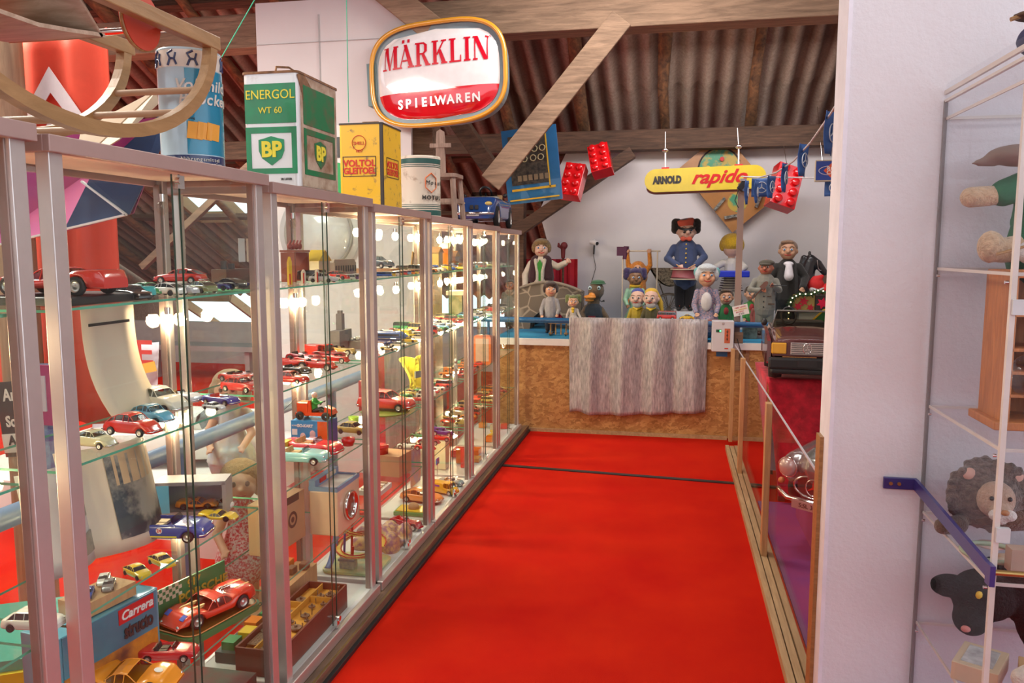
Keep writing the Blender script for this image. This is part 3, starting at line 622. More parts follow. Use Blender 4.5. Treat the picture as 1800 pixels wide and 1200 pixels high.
def car_parts(kind):
    S = SPEC[kind]; W = S['W']; wr = S['wr']; zb = wr*.75; body = MB(); glass = MB(); dark = MB(); trim = MB()
    N = 34; xs = [-.5+i/N for i in range(N+1)]
    cock = S.get('cock')
    rows = []
    for x in xs:
        t = abs(2*x); hw = W/2*(1-.16*t**4-(.12*max(0, t-.8)/.2 if not S.get('thin') else .0)); 
        if kind in ('bus', 'tram', 'truck'): hw = W/2*(1-.04*t**8)
        if kind == 'beetle': hw = W/2*(1-.30*t**3)
        zt = interp(S['deck'], x); zl = zb
        for wx in S['wx']:
            dx = abs(x-wx); Ra = wr*1.18
            if dx < Ra: zl = max(zl, wr+math.sqrt(Ra*Ra-dx*dx)*.95)
        zl = min(zl, zt-.02); m_ = zl+(zt-zl)*.5; crown = .006 if kind not in ('bus', 'tram') else .0
        mid = zt+crown
        if cock and cock[0] < x < cock[1]: mid = zt-.075; inn = zt-.006
        half = [(0, zb), (hw*.80, zb), (hw*.93, max(zb, zl-.0)), (hw, zl+(m_-zl)*.3), (hw*1.0, m_), (hw*.985, zt-.018), (hw*.93, zt-.004)]
        if cock and cock[0] < x < cock[1]: half += [(hw*.80, zt), (hw*.78, zt-.06), (0, zt-.075)]
        else: half += [(hw*.78, zt+crown*.5), (hw*.4, zt+crown), (0, mid)]
        rows.append([(x, y, z) for y, z in half]+[(x, -y, z) for y, z in half[-2:0:-1]])
    n = len(rows[0]); vs = [p for r_ in rows for p in r_]
    fs = [(i*n+j, i*n+(j+1) % n, (i+1)*n+(j+1) % n, (i+1)*n+j) for i in range(N) for j in range(n)]
    body.add(vs, fs, 0, True); body.add(rows[0], [tuple(range(n))], 0); body.add(rows[-1], [tuple(range(n))[::-1]], 0)
    if S['roof']:
        rf = S['roof']; x0, x1 = rf[0][0], rf[-1][0]
        gx = sorted(set([x0+(x1-x0)*i/16 for i in range(17)]+[q[0] for q in rf]))
        wb = W/2*(.90 if kind not in ('bus', 'tram') else .985); wt = W/2*(.70 if kind not in ('bus', 'tram', 'truck') else .88)
        lo, hi = min(q[1] for q in rf), max(q[1] for q in rf); gr = []
        for x in gx:
            z = interp(rf, x); k = (z-lo)/(hi-lo); base = interp(S['deck'], x)-.006; zz = max(z, base+.001)
            hwz = wb+(wt-wb)*min(1, k); gr.append([(x, -wb, base), (x, -hwz, zz-.006*k), (x, -hwz*.86, zz), (x, 0, zz+.008*k), (x, hwz*.86, zz), (x, hwz, zz-.006*k), (x, wb, base)])
        q = 7
        xr0, xr1 = rf[1][0], rf[-2][0]
        for i in range(len(gx)-1):
            xm = (gx[i]+gx[i+1])/2; roofy = xr0-.005 <= xm <= xr1+.005
            for j in range(6):
                (body if (roofy and 1 <= j <= 4) else glass).add([gr[i][j], gr[i+1][j], gr[i+1][j+1], gr[i][j+1]], [(0, 1, 2, 3)], 0, True)
        for s in (-1, 1):     # pillars and drip rails
            def sidept(x, k):
                z = interp(rf, x); kk = (z-lo)/(hi-lo); b = interp(S['deck'], x)-.006; hwz = wb+(wt-wb)*min(1, kk); return Vector((x, s*(wb+(hwz-wb)*k+.002), b+(max(z, b)-.006*kk-b)*k))
            for px_ in S['pil']: body.bar(sidept(px_, 0), sidept(px_, 1), .007, .018, 0, up=(0, s, 0))
            pts = [sidept(x, 1) for x in gx]; body.tube(pts, .006, 5)
    if cock:
        a, b = cock; zt = interp(S['deck'], (a+b)/2)
        for s in (-1, 1):
            trim.box(((a+b)/2-.03, s*W*.19, zt-.045), (.13, W*.30, .03)); trim.box((a+.035, s*W*.19, zt-.005), (.03, W*.30, .10), 0, Euler((0, R(-14), 0)).to_matrix())
        glass.prism([(-W*.36, 0), (W*.36, 0), (W*.31, .072), (-W*.31, .072)], (b+.01, 0, zt-.004), (0, 1, 0), (-.45, 0, .9), (.004, 0, 0))
        dark.tube([(b-.06+.01*math.sin(t), W*.19+.026*math.cos(t), zt+.012+.024*math.sin(t)) for t in [k*math.pi/5 for k in range(10)]], .004, 4, closed=True)
    return body, glass, dark, trim
def wheel_mb(kind, wx, s, dx=0):
    S = SPEC[kind]; wr = S['wr']; W = S['W']; w = W*.115 if not S.get('thin') else W*.09
    y = s*(W/2-w*.42) if not S.get('thin') else s*(W/2+.015); mb = MB()
    rot = Euler((R(-90*s), 0, 0)).to_matrix()
    mb.lathe([(wr*.55, -w/2), (wr*.92, -w/2), (wr, -w*.3), (wr, w*.3), (wr*.92, w/2), (wr*.62, w/2)], (wx, y, wr), 18, 0, rot)
    mb.lathe([(wr*.62, w*.5), (wr*.58, w*.36), (wr*.25, w*.30), (wr*.14, w*.5), (0, w*.52)], (wx, y, wr), 18, 1, rot)
    if S.get('thin'):
        for k in range(8): a = math.pi*k/8; mb.cyl((wx-wr*.9*math.cos(a), y, wr-wr*.9*math.sin(a)), (wx+wr*.9*math.cos(a), y, wr+wr*.9*math.sin(a)), .004, n=4, m=1)
    return mb
def bumper_mb(kind, e):
    S = SPEC[kind]; W = S['W']; mb = MB(); x = .502*e; z = S['wr']*1.25
    return mb.tube([(x-.05*e, -W*.44, z), (x+.005*e, -W*.36, z), (x+.012*e, 0, z), (x+.005*e, W*.36, z), (x-.05*e, W*.44, z)], .010, 6)
def lamps_mb(kind):
    S = SPEC[kind]; W = S['W']; mb = MB(); z = interp(S['deck'], .47)-.03
    for s in (-1, 1): mb.sph((.478 if kind not in ('beetle', 'roadster') else .45, s*W*.32, z+.012), (.014, .022, .022), 10)
    return mb
PCACHE = {}
def paint(rgb):
    k = 'paint_%d_%d_%d' % tuple(int(c*100) for c in rgb)
    return M(k, rgb, .22, coat=.8, var=.06, vs=3)
TRIMC = M('seat_tan', (.55, .33, .14), .6)
HUB = M('hub_metal', (.62, .60, .56), .3, .8)
def pos(x, y, z): return Vector((x, y, z))
def car_full(name, kind, L, col, label, loc, rz, cat='toy car', group=None, seat=TRIMC, two=None, tail=True, tilt=None, gmat=SMK):
    # car with separate body, windows, wheels, bumpers and lamps
    key = ('full', kind)
    if key not in PCACHE:
        b, g, d, t = car_parts(kind)
        PCACHE[key] = dict(body=b.mesh('body', [BLK]), windows=g.mesh('windows', [BLK]) if g.v else None, steering_wheel=d.mesh('steering_wheel', [BLK]) if d.v else None,
            seats=t.mesh('seats', [BLK]) if t.v else None, wheels=[wheel_mb(kind, wx, s).mesh('wheel', [TYR, HUB]) for wx in SPEC[kind]['wx'] for s in (-1, 1)],
            bumper=[bumper_mb(kind, e).mesh('bumper', [CHR]) for e in (-1, 1)], headlights=lamps_mb(kind).mesh('headlights', [CHR]))
    q = PCACHE[key]; t = thing(name, label, cat, loc, rz, group, scale=L, rot=tilt)
    def part(nm, me, m):
        o = bpy.data.objects.new(nm, me); C.objects.link(o); o.parent = t
        if m is not None: o.material_slots[0].link = 'OBJECT'; o.material_slots[0].material = m
        return o
    part('body', q['body'], paint(col))
    if q['windows']: part('windows', q['windows'], gmat)
    if q['seats']: part('seats', q['seats'], seat)
    if q['steering_wheel']: part('steering_wheel', q['steering_wheel'], BLK)
    for me in q['wheels']: part('wheel', me, None)
    if kind not in ('racer', 'tram', 'oldtimer'):
        for me in q['bumper']: part('bumper', me, None)
    if kind != 'tram': part('headlights', q['headlights'], None)
    return t
def car_small(name, kind, L, col, label, loc, rz, group=None, cat='toy car', lo=None):
    # little ones whose parts cannot be told apart in the photo: one mesh
    key = ('small', kind)
    if key not in PCACHE:
        b, g, d, t = car_parts(kind); mb = MB()
        def put(src, m): mb.add(src.v, src.f, m, True)
        mb.v = list(b.v); mb.f = [list(f) for f in b.f]; mb.m = [0]*len(b.f); mb.s = list(b.s)
        if g.v: put(g, 1)
        if t.v: put(t, 3)
        for wx in SPEC[kind]['wx']:
            for s in (-1, 1): w = wheel_mb(kind, wx, s); put(w, 2)
        put(lamps_mb(kind), 3)
        PCACHE[key] = mb.mesh(name, [BLK, M('small_windows', (.03, .035, .04), .15), TYR, HUB])
    o = bpy.data.objects.new(name, PCACHE[key]); C.objects.link(o); o.location = loc; o.rotation_euler = (0, 0, rz); o.scale = (L,)*3
    o.material_slots[0].link = 'OBJECT'; o.material_slots[0].material = paint(col)
    return tag(o, label, cat, group)
CR = dict(red=(.62, .03, .02), dark_red=(.30, .02, .03), orange=(.80, .22, .02), yellow=(.80, .52, .03), green=(.03, .26, .08), teal=(.05, .42, .42), blue=(.03, .10, .42),
          navy=(.02, .03, .15), white=(.75, .72, .66), cream=(.70, .60, .42), silver=(.45, .45, .45), grey=(.22, .21, .20), black=(.02, .02, .02), brown=(.22, .10, .05),
          purple=(.10, .03, .22), pink=(.72, .25, .30), olive=(.22, .24, .10), sky=(.20, .45, .70), gold=(.55, .35, .10))
KN = dict(saloon='saloon', beetle='rounded saloon', fastback='fastback', cabrio='open convertible', roadster='roadster', racer='low racing car', oldtimer='vintage open car', truck='truck', bus='van', tram='tram')

t = car_full('toy_cabriolet', 'roadster', .74, (.02, .08, .30), 'large blue ride-on cabriolet toy on the far end of the showcase row', (-1.475, 6.22, 1.776), R(-90), cat='toy car'); t.scale = (.74, .86, 1.10)
MB().tube([(-.02+.035*math.cos(a*.42), .055*math.sin(a*.42), .245+.045*math.cos(a*.42)) for a in range(15)], .010, 6, closed=True).cyl((.02, 0, .2), (-.02, 0, .245), .008).build('big_steering_wheel', BLK, t)
MB().box((.05, 0, .212), (.13, .26, .012)).build('scuttle_panel', M('scuttle_cream', (.55, .52, .45), .5), t, bevel=.003)
for s_ in (-1, 1): MB().sph((.455, s_*.12, .155), (.03, .034, .016), 12).build('yellow_lamp', M('lamp_yellow', (.75, .55, .15), .2, coat=1), t); MB().box((.497, s_*.022, .13), (.012, .032, .03)).build('grille', BLK, t, bevel=.003); MB().sph((.02, s_*.19, .225), (.02, .022, .016), 10).build('wing_mirror', BLK, t)
MB().box((.508, -.01, .085), (.006, .11, .028)).build('plate', WHT, t); text('M:723', .024, M('plate_navy', (.03, .05, .2), .5), (.5125, -.01, .085), (0, 1, 0), (0, 0, 1), t, 'plate_lettering')
# ---------------------------------------------------------------- contents of the showcases
ZS = {1: 1.471, 2: 1.111, 3: .751, 4: .421, 5: .095}
def sp(px, X, z): return Vector((X, yat(px, X, z), z))
def box_print(name, label, cat, loc, d, mats, rz=0, tilt=None, group=None, fn=None):
    t = thing(name, label, cat, loc, rz, group, rot=tilt)
    MB().box((0, 0, d[2]/2), d).build('carton', mats[0], t, bevel=.002)
    if fn: fn(t)
    return t
A90 = R(90)
# second showcase (the first complete one) --- top shelf
z = ZS[1]
t = thing('display_plinth', 'long black display base under the red racing car on top shelf', 'display base', sp(85, -1.49, z)); MB().box((0, 0.06, .010), (.27, .30, .02)).build('slab', BLK, t, bevel=.003)
p = sp(95, -1.50, z); car_full('model_car', 'racer', .30, CR['red'], 'large glossy red racing car on a black base, top shelf', p+Vector((0.02, -.0, .020)), R(184))
p = sp(318, -1.52, z+.025); car_full('model_car', 'fastback', .155, CR['red'], 'red winged sports car on a riser, top shelf', p+Vector((0, .0, .0)), R(188))
q = thing('riser', 'dark riser block below the red winged sports car', 'block', sp(318, -1.52, z)); MB().box((0, 0, .012), (.15, .07, .024)).build('slab', M('smoke_block', (.12, .10, .1), .3), q)
for px, X, k, L, c, lab in ((228, -1.42, 'racer', .13, 'teal', 'long turquoise racing car on the top shelf'), (232, -1.36, 'fastback', .105, 'black', 'small black car at the front of the top shelf'),
    (262, -1.45, 'fastback', .10, 'green', 'small green and silver coupe on the top shelf'), (290, -1.40, 'fastback', .10, 'white', 'small white coupe in the middle of the top shelf'),
    (318, -1.38, 'cabrio', .09, 'silver', 'small silver convertible near the pane joint, top shelf'), (352, -1.38, 'fastback', .10, 'olive', 'small pale olive car just past the pane joint'),
    (378, -1.42, 'roadster', .09, 'navy', 'small navy roadster on the top shelf'), (402, -1.40, 'fastback', .105, 'black', 'small black coupe beside the navy roadster'),
    (424, -1.39, 'cabrio', .09, 'navy', 'small dark blue open car next to the post')):
    car_small('model_car', k, L*1.22, CR[c], lab, sp(px, X-.03, z), R(180*(random.random() < .4)+random.uniform(-25, 15)), cat='toy car')
t = thing('building_model', 'dark model locomotive shed at the back of the top shelf', 'model building', sp(408, -1.60, z))
MB().box((0, 0, .03), (.06, .17, .06)).build('hull', M('dark_brown_paint', (.10, .05, .04), .5), t); MB().cyl((0, -.05, .06), (0, -.05, .09), .012).cyl((0, .0, .06), (0, .0, .08), .012).build('chimneys', BLK, t)
t = thing('wall_card', 'two small cards hanging by strings high in the case', 'cards', sp(432, -1.63, 1.60))
MB().box((0, -.03, 0), (.002, .045, .09)).build('card', M('pale_blue_card', (.7, .78, .8), .6), t); MB().box((0, .03, 0), (.002, .045, .09)).build('card', PAPER, t)
# --- second shelf of the second showcase
z = ZS[2]
p = Vector((-1.535, 2.13, z)); car_full('model_car', 'beetle', .21, (.78, .72, .60), 'large cream white rounded saloon on the second shelf', p, R(-14))
p = Vector((-1.455, 1.985, z)); car_full('model_car', 'beetle', .145, (.12, .42, .60), 'light blue and white model car in front of the cream saloon', p, R(-12))
p = Vector((-1.41, 1.845, z)); car_full('model_car', 'beetle', .16, CR['red'], 'shiny orange red fastback at the shelf edge, second shelf', p, R(-6))
p = Vector((-1.41, 1.70, z)); car_full('model_car', 'beetle', .12, (.55, .50, .32), 'pale beige green model car behind the near post', p, R(-6))
p = Vector((-1.56, 2.27, z)); car_full('model_car', 'roadster', .16, (.55, .56, .60), 'silver chrome roadster by the glowing bulb, second shelf', p, R(-10))
p = Vector((-1.41, 2.27, z)); car_full('model_car', 'cabrio', .13, (.05, .05, .28), 'dark blue convertible with red wheels, second shelf', p, R(-14), seat=M('seat_red', (.6, .06, .03), .6))
car_small('model_car', 'fastback', .075, (.5, .5, .52), 'tiny silver car in front of the blue convertible', Vector((-1.385, 2.19, z)), R(-10))
t = thing('leaflet', 'cream leaflet curling up from the second shelf behind the cars', 'leaflet', (0, 0, 0)); y0 = yat(205, -1.6, z)
MB().grid(lambda u, v: (-1.60+.10*(1-v)**3, y0-.12+.22*u, z+.005+.33*v), 4, 10).build('sheet', PAPER, t, solid=.001)
for zz in (.28, .22, .17): MB().box((-1.597, y0-.01, z+zz), (.002, .17, .004 if zz < .25 else .008)).build('printed_line', BLK, t)
t = thing('banner', 'narrow pink and blue printed banner beyond the first showcase', 'banner', (0, 0, 0)); a = P(84, 640, 1.9)
mb = MB().grid(lambda u, v: (a.x-.07+.14*u, 1.9+.02*math.sin(3*u), a.z-.62*v), 8, 12); mb.build('cloth', M('banner_blue', (.32, .50, .66), .6, c2=(.10, .12, .38), vs=14, lo=.42, hi=.55), t)
MB().box((a.x, 1.885, a.z-.085), (.14, .006, .17)).build('pink_panel', M('banner_pink', (.55, .08, .22), .6), t)
MB().box((a.x-.01, 1.88, a.z-.08), (.03, .004, .10)).build('white_mark', WHT, t)
# --- third shelf
z = ZS[3]
p = Vector((-1.46, 2.04, z)); t = car_full('model_car', 'cabrio', .255, (.03, .07, .33), 'large blue open car with number 24 and white roof bar', p, R(9), seat=M('seat_cream', (.72, .60, .40), .6))
MB().lathe([(0, 0), (.036, 0)], (0, -.203, .145), 20, 0, Euler((A90, 0, 0)).to_matrix()).build('number_disc', WHT, t); text('24', .055, RDP, (0, -.206, .145), (1, 0, 0), (0, 0, 1), t, 'race_number', bold=.001)
MB().lathe([(0, 0), (.024, 0)], (-.15, -.203, .145), 20, 0, Euler((A90, 0, 0)).to_matrix()).build('emblem_disc', WHT, t)
MB().box((0, -.199, .075), (.40, .006, .015)).build('yellow_stripe', YTX, t); MB().tube([(-.24, -.17, .20), (-.21, -.15, .30), (-.21, .15, .30), (-.24, .17, .20)], .012, 6).build('roll_bar', WHT, t)
for px, X, k, L, c, lab in ((384, -1.40, 'racer', .12, 'yellow', 'small yellow sports car beside the blue number 24 car'), (386, -1.46, 'saloon', .09, 'white', 'small white car behind the small yellow sports car'),
    (60, -1.40, 'saloon', .13, 'white', 'white car at the near end of the third shelf')): car_small('model_car', k, L, CR[c], lab, sp(px, X, z), R(8))
t = thing('display_box', 'silver window box holding an orange model car', 'box', Vector((-1.52, 2.27, z))); t.rotation_euler = (0, 0, R(18))
SLV = M('silver_card', (.45, .42, .42), .35, .5)
mb = MB(); mb.box((0, 0, .006), (.22, .09, .012)).box((0, 0, .104), (.22, .09, .012)).box((-.105, 0, .055), (.012, .09, .1)).box((.105, 0, .055), (.012, .09, .1)).box((0, .042, .055), (.22, .006, .1))
mb.build('carton', SLV, t); MB().box((0, -.043, .055), (.20, .002, .086)).build('window', GL, t); MB().box((-.09, -.046, .055), (.05, .003, .09)).build('blue_flap', M('flap_blue', (.15, .5, .65), .4), t)
o = car_small('model_car', 'racer', .13, CR['orange'], 'orange model car inside the silver window box', (0, 0, 0), 0); o.location = t.matrix_basis.translation+Euler(t.rotation_euler).to_matrix() @ Vector((.01, 0, .013)); o.rotation_euler = (0, 0, R(18))
# curled posters and photo prints leaning at the back
def sheet(name, label, pc, w, h, X, lean, curl, mat, cat='poster', prints=()):
    t = thing(name, label, cat, (0, 0, 0)); c0 = sp(pc[0], X, pc[1])
    f = lambda u, v: (X+lean*(1-v)+curl*math.sin(math.pi*u), c0.y-w/2+w*u, pc[1]+h*v)
    MB().grid(f, 12, 6).build('sheet', mat, t, solid=.0015)
    for (a, b, c_, d, m) in prints:
        MB().grid(lambda u, v: Vector(f(a+(c_-a)*u, b+(d-b)*v))+Vector((.004, 0, .0)), 8, 4).build('printed_photo', m, t)
    return t
PHO = M('photo_dark_car', (.30, .26, .20), .4, c2=(.03, .035, .04), vs=9, lo=.42, hi=.55)
PHY = M('photo_tan', (.62, .42, .22), .4, c2=(.30, .20, .12), vs=5)
sheet('poster', 'large curled photo poster of a dark car behind the shelf cars', (185, ZS[3]+.002), .36, .30, -1.635, .06, .10, PAPER, prints=((.25, .12, .95, .9, PHO), (.3, .62, .85, .93, PHY)))
sheet('poster', 'curled white print leaning behind the nearest post', (95, ZS[3]+.002), .22, .28, -1.62, .05, .04, M('paper_grey', (.56, .5, .46), .6), prints=((.45, .1, .9, .3, PHO), (.4, .45, .8, .7, PHO)))
# --- fourth shelf
z = ZS[4]
def carrera(t):
    CB = M('box_teal_print', (.05, .26, .36), .35, coat=.5, c2=(.02, .12, .18), vs=3)
    MB().prism([(-.16, .075), (.16, .075), (.16, .188), (-.16, .188)], (.066, 0, 0), (0, 1, 0), (0, 0, 1), (.002, 0, 0)).build('teal_panel', CB, t)
    MB().prism([(-.16, .004), (.16, .004), (.16, .075), (-.16, .075)], (.066, 0, 0), (0, 1, 0), (0, 0, 1), (.002, 0, 0)).build('orange_panel', M('box_orange_print', (.72, .26, .03), .4, c2=(.15, .06, .04), vs=8), t)
    MB().prism([(.02, .14), (.148, .14), (.148, .183), (.02, .183)], (.067, 0, 0), (0, 1, 0), (0, 0, 1), (.003, 0, 0)).build('red_label', M('label_red', (.62, .03, .03), .4), t)
    text('Carrera', .036, WHT, (.0712, .084, .161), (0, 1, 0), (0, 0, 1), t, 'brand_lettering', shear=.25, bold=.0008)
    text('structo', .058, BKP, (.0712, .088, .112), (0, 1, 0), (0, 0, 1), t, 'product_lettering', bold=.0022, sx=.62)
    for i in range(4):
        MB().box((-.02+.0, -.12+.07*i, .1915), (.05, .055, .002)).build('top_picture', M('top_print_white', (.62, .70, .68), .4, c2=(.18, .45, .5), vs=16), t)
    for s in ((-.01, -.05), ):
        mb = MB().tube([(.072, -.10+.1*k/8+s[1], .03+.025*math.sin(k*.8)) for k in range(9)], .006, 5); mb.build('car_drawing', M('box_orange', (.85, .35, .03), .4), t)
p = Vector((-1.562, 1.84, z)); t = box_print('game_box', 'large blue slot toy box with red name label on the lowest shelf', 'toy box', p, (.13, .34, .19), [M('box_blue', (.10, .34, .45), .35, coat=.4)], rz=R(-8)); carrera(t)
p = Vector((-1.435, 2.19, z)); b = thing('display_case_base', 'green and gold card base with checkered back under the racing car', 'display base', p, R(-14))
GRC = M('green_card', (.03, .20, .07), .35, coat=.4)
MB().prism(rbox(.18, .31, 0, .04, 5), (0, 0, 0), (1, 0, 0), (0, 1, 0), (0, 0, .02)).build('base', GRC, b); MB().prism(rbox(.155, .285, 0, .035, 5), (0, 0, .0205), (1, 0, 0), (0, 1, 0), (0, 0, .002)).build('gold_inlay', M('gold_inlay', (.32, .17, .04), .25, .4), b)
MB().tube([(x, y, .024) for x, y in rbox(.165, .295, 0, .038, 5)], .002, 5, closed=True).build('orange_line', M('line_orange', (.8, .3, .1), .4), b)
MB().box((-.085, 0, .075), (.006, .31, .11)).build('back_panel', GRC, b)
mb = MB()
for i in range(10):
    for j in range(4):
        if (i+j) % 2: mb.box((-.0815, -.148+i*.0125, .09+j*.0115), (.002, .0135, .0115))
mb.build('checkers', M('checker_cream', (.68, .55, .40), .5), b)
text('917', .035, M('letter_gold', (.62, .38, .05), .4), (-.0805, .02, .108), (0, 1, 0), (0, 0, 1), b, 'model_lettering', bold=.001); text('PORSCHE', .040, MATS['letter_gold'], (-.0805, .06, .070), (0, 1, 0), (0, 0, 1), b, 'brand_lettering', bold=.001, sx=1.2)
t = car_full('model_car', 'racer', .29, (.72, .05, .02), 'large red racing car with pale stripes on a green card base', p+Vector((0.005, -.005, .026)), R(-112))
mb = MB()
for s in (-1, 1): mb.prism([(-.48, -.012), (-.28, -.012), (-.28, .012), (-.48, .012)], (0, s*.07, .2085), (1, 0, 0), (0, 1, 0), (0, 0, .003)).prism([(.12, -.012), (.30, -.012), (.34, .012), (.12, .012)], (0, s*.07, .145), (1, 0, 0), (0, 1, 0), (-.02, 0, .03))
mb.build('stripes', M('stripe_yellow', (.85, .55, .2), .4), t)
MB().box((.40, -.13, .14), (.07, .06, .012), 0, Euler((0, R(30), 0)).to_matrix()).box((.40, .13, .14), (.07, .06, .012), 0, Euler((0, R(30), 0)).to_matrix()).build('lamp_covers', M('cover_blue', (.05, .12, .55), .2), t)
MB().lathe([(0, 0), (.032, 0)], (-.05, -.222, .11), 18, 0, Euler((A90, 0, 0)).to_matrix()).build('number_disc', WHT, t)
mb = MB()
for i in range(5):
    for s in (-1, 1): mb.cyl((-.16-.025*i, s*.022, .20), (-.16-.025*i, s*.022, .235), .008, .011, 6)
mb.build('engine_trumpets', CHR, t)
p = Vector((-1.415, 1.955, z)); car_full('model_car', 'cabrio', .165, (.60, .02, .03), 'small red convertible at the front of the lowest shelf', p, R(14), seat=M('seat_black', (.03, .03, .03), .6))
p = Vector((-1.425, 1.80, z)); t = car_full('model_car', 'racer', .26, (.85, .30, .02), 'bright orange racing car with white number discs, lowest shelf', p, R(12))
MB().lathe([(0, .002), (.045, 0)], (.30, .0, .175), 18, 0, Euler((0, R(14), 0)).to_matrix()).lathe([(0, 0), (.03, 0)], (-.38, .1, .212), 18).build('number_disc', WHT, t)
t = thing('wooden_block', 'small wooden stand carrying two small blue and silver cars', 'stand', Vector((-1.56, 1.86, .615)), R(-10)); MB().box((0, 0, .02), (.10, .17, .04)).build('block', PINE, t)
mb = MB().box((0, .0, -.095), (.07, .12, .003)); mb.build('pedestal', GL, t)
for dx, dy, c, lab in ((0, -.04, 'blue', 'tiny blue car on the small wooden stand'), (.02, .02, 'grey', 'tiny dark silver car on the small wooden stand'), (-.02, .05, 'white', 'tiny white car on the small wooden stand')):
    car_small('model_car', 'fastback', .075, CR[c], lab, Vector((-1.56+dx, 1.86+dy, .6555)), R(-60))
for k, (dx, dy) in enumerate(((0, 0), (.02, .09))):
    t = thing('acrylic_riser', 'small clear riser under the %s yellow sports car' % ('first' if k == 0 else 'second'), 'riser', Vector((-1.57+dx, 2.04+dy, z))); MB().box((0, 0, .10+.0*k), (.06, .08, .2)).build('block', GL, t)
    car_small('model_car', 'fastback', .11, CR['yellow'], 'small yellow sports car on a clear riser, %s' % ('nearer the camera' if k == 0 else 'further from the camera'), Vector((-1.57+dx, 2.04+dy, z+.2005)), R(-25))
# bottom of the second showcase
t = thing('tape_box', 'dark box with games on the floor of the second showcase', 'box', Vector((-1.47, 2.15, ZS[5]))); MB().box((0, 0, .05), (.26, .30, .10)).build('carton', M('green_black', (.03, .06, .04), .5, c2=(.12, .02, .02), vs=8), t)
# third showcase -------------------------------------------------------------
z = ZS[1]
def shelf_row(items, shelf, xj=.0):
    for px, X, k, L, c, lab in items: car_small('model_car', k, L, CR[c], lab, sp(px, X, ZS[shelf]), R(180*(random.random() < .3)+random.uniform(-20, 20)))
t = thing('toy_tower', 'little ornamental shelf with carved red animals on the top shelf', 'ornament', sp(520, -1.53, z))
mb = MB().box((0, 0, .125), (.07, .13, .008)).box((0, -.06, .06), (.06, .012, .12)).box((0, .06, .06), (.06, .012, .12)); mb.build('rack', M('red_brown_wood', (.32, .10, .06), .5), t)
for k in range(4): MB().sph((0, -.045+.03*k, .145), (.01, .013, .014), 8).cyl((0, -.045+.03*k, .155), (.004, -.04+.03*k, .17), .005, .003, 6).build('carved_animal', M('carved_red', (.45, .10, .07), .6, var=.4, vs=40), t)
for k, px in enumerate((508, 532, 556)):
    t = thing('wooden_plaque', ['tall amber skittle at the near end of the top shelf', 'cream and red upright plaque, nearer one', 'cream and red upright plaque, further one'][k], 'plaque', sp(px, -1.40, z))
    MB().prism([(-.012, 0), (.012, 0), (.012, .045+.04*(k == 0)), (0, .055+.05*(k == 0)), (-.012, .045+.04*(k == 0))], (0, 0, 0), (0, 1, 0), (0, 0, 1), (.008, 0, 0)).build('board', [PAPER, GOLD][k == 0], t)
    MB().box((.009, -.008, .022), (.002, .008, .04)).build('stripe', RDP, t)
t = car_full('model_car', 'truck', .13, (.03, .03, .03), 'small black van on the top shelf of the third showcase', sp(552, -1.46, z), R(5))
shelf_row([(568, -1.38, 'saloon', .115, 'silver', 'small silver estate beside the upright plaques'), (596, -1.44, 'fastback', .13, 'red', 'bright red model car past the silver estate, top shelf')], 1)
cols = ['white', 'purple', 'silver', 'white', 'pink', 'blue', 'yellow', 'white', 'gold', 'red', 'sky', 'orange', 'yellow', 'red', 'blue', 'yellow', 'white', 'green', 'orange', 'yellow']
ordn = ['first', 'second', 'third', 'fourth', 'fifth', 'sixth', 'seventh', 'eighth', 'ninth', 'tenth', 'eleventh', 'twelfth', 'thirteenth', 'fourteenth', 'fifteenth', 'sixteenth', 'seventeenth', 'eighteenth', 'nineteenth', 'twentieth']
k = 0
for px in range(608, 648, 9):
    o = car_small('model_tram', 'tram', .085, CR[cols[k]], 'tiny %s tram, %s in the parked row, third showcase' % (cols[k], ordn[k]), sp(px, -1.40, z), R(14), 'row of tiny trams on the top shelves', 'toy tram'); k += 1
for px in range(674, 742, 7):
    o = car_small('model_tram', 'tram', .085, CR[cols[k]], 'tiny %s tram, %s in the parked row, fourth showcase' % (cols[k], ordn[k-5]), sp(px, -1.40, z), R(14), 'row of tiny trams on the top shelves', 'toy tram'); k += 1
t = thing('village_model', 'low grey model of a street front at the back of the top shelf', 'model building', sp(600, -1.60, z)); mb = MB().box((0, 0, .035), (.05, .26, .07)).prism([(-.13, .07), (.13, .07), (.12, .085), (-.12, .085)], (-.02, 0, 0), (0, 1, 0), (0, 0, 1), (.04, 0, 0))
mb.build('facade', M('grey_beige_paint', (.45, .36, .28), .7), t)
mb = MB()
for i in range(9): mb.box((.026, -.115+.029*i, .04), (.002, .014, .03))
mb.build('window_row', BLK, t)
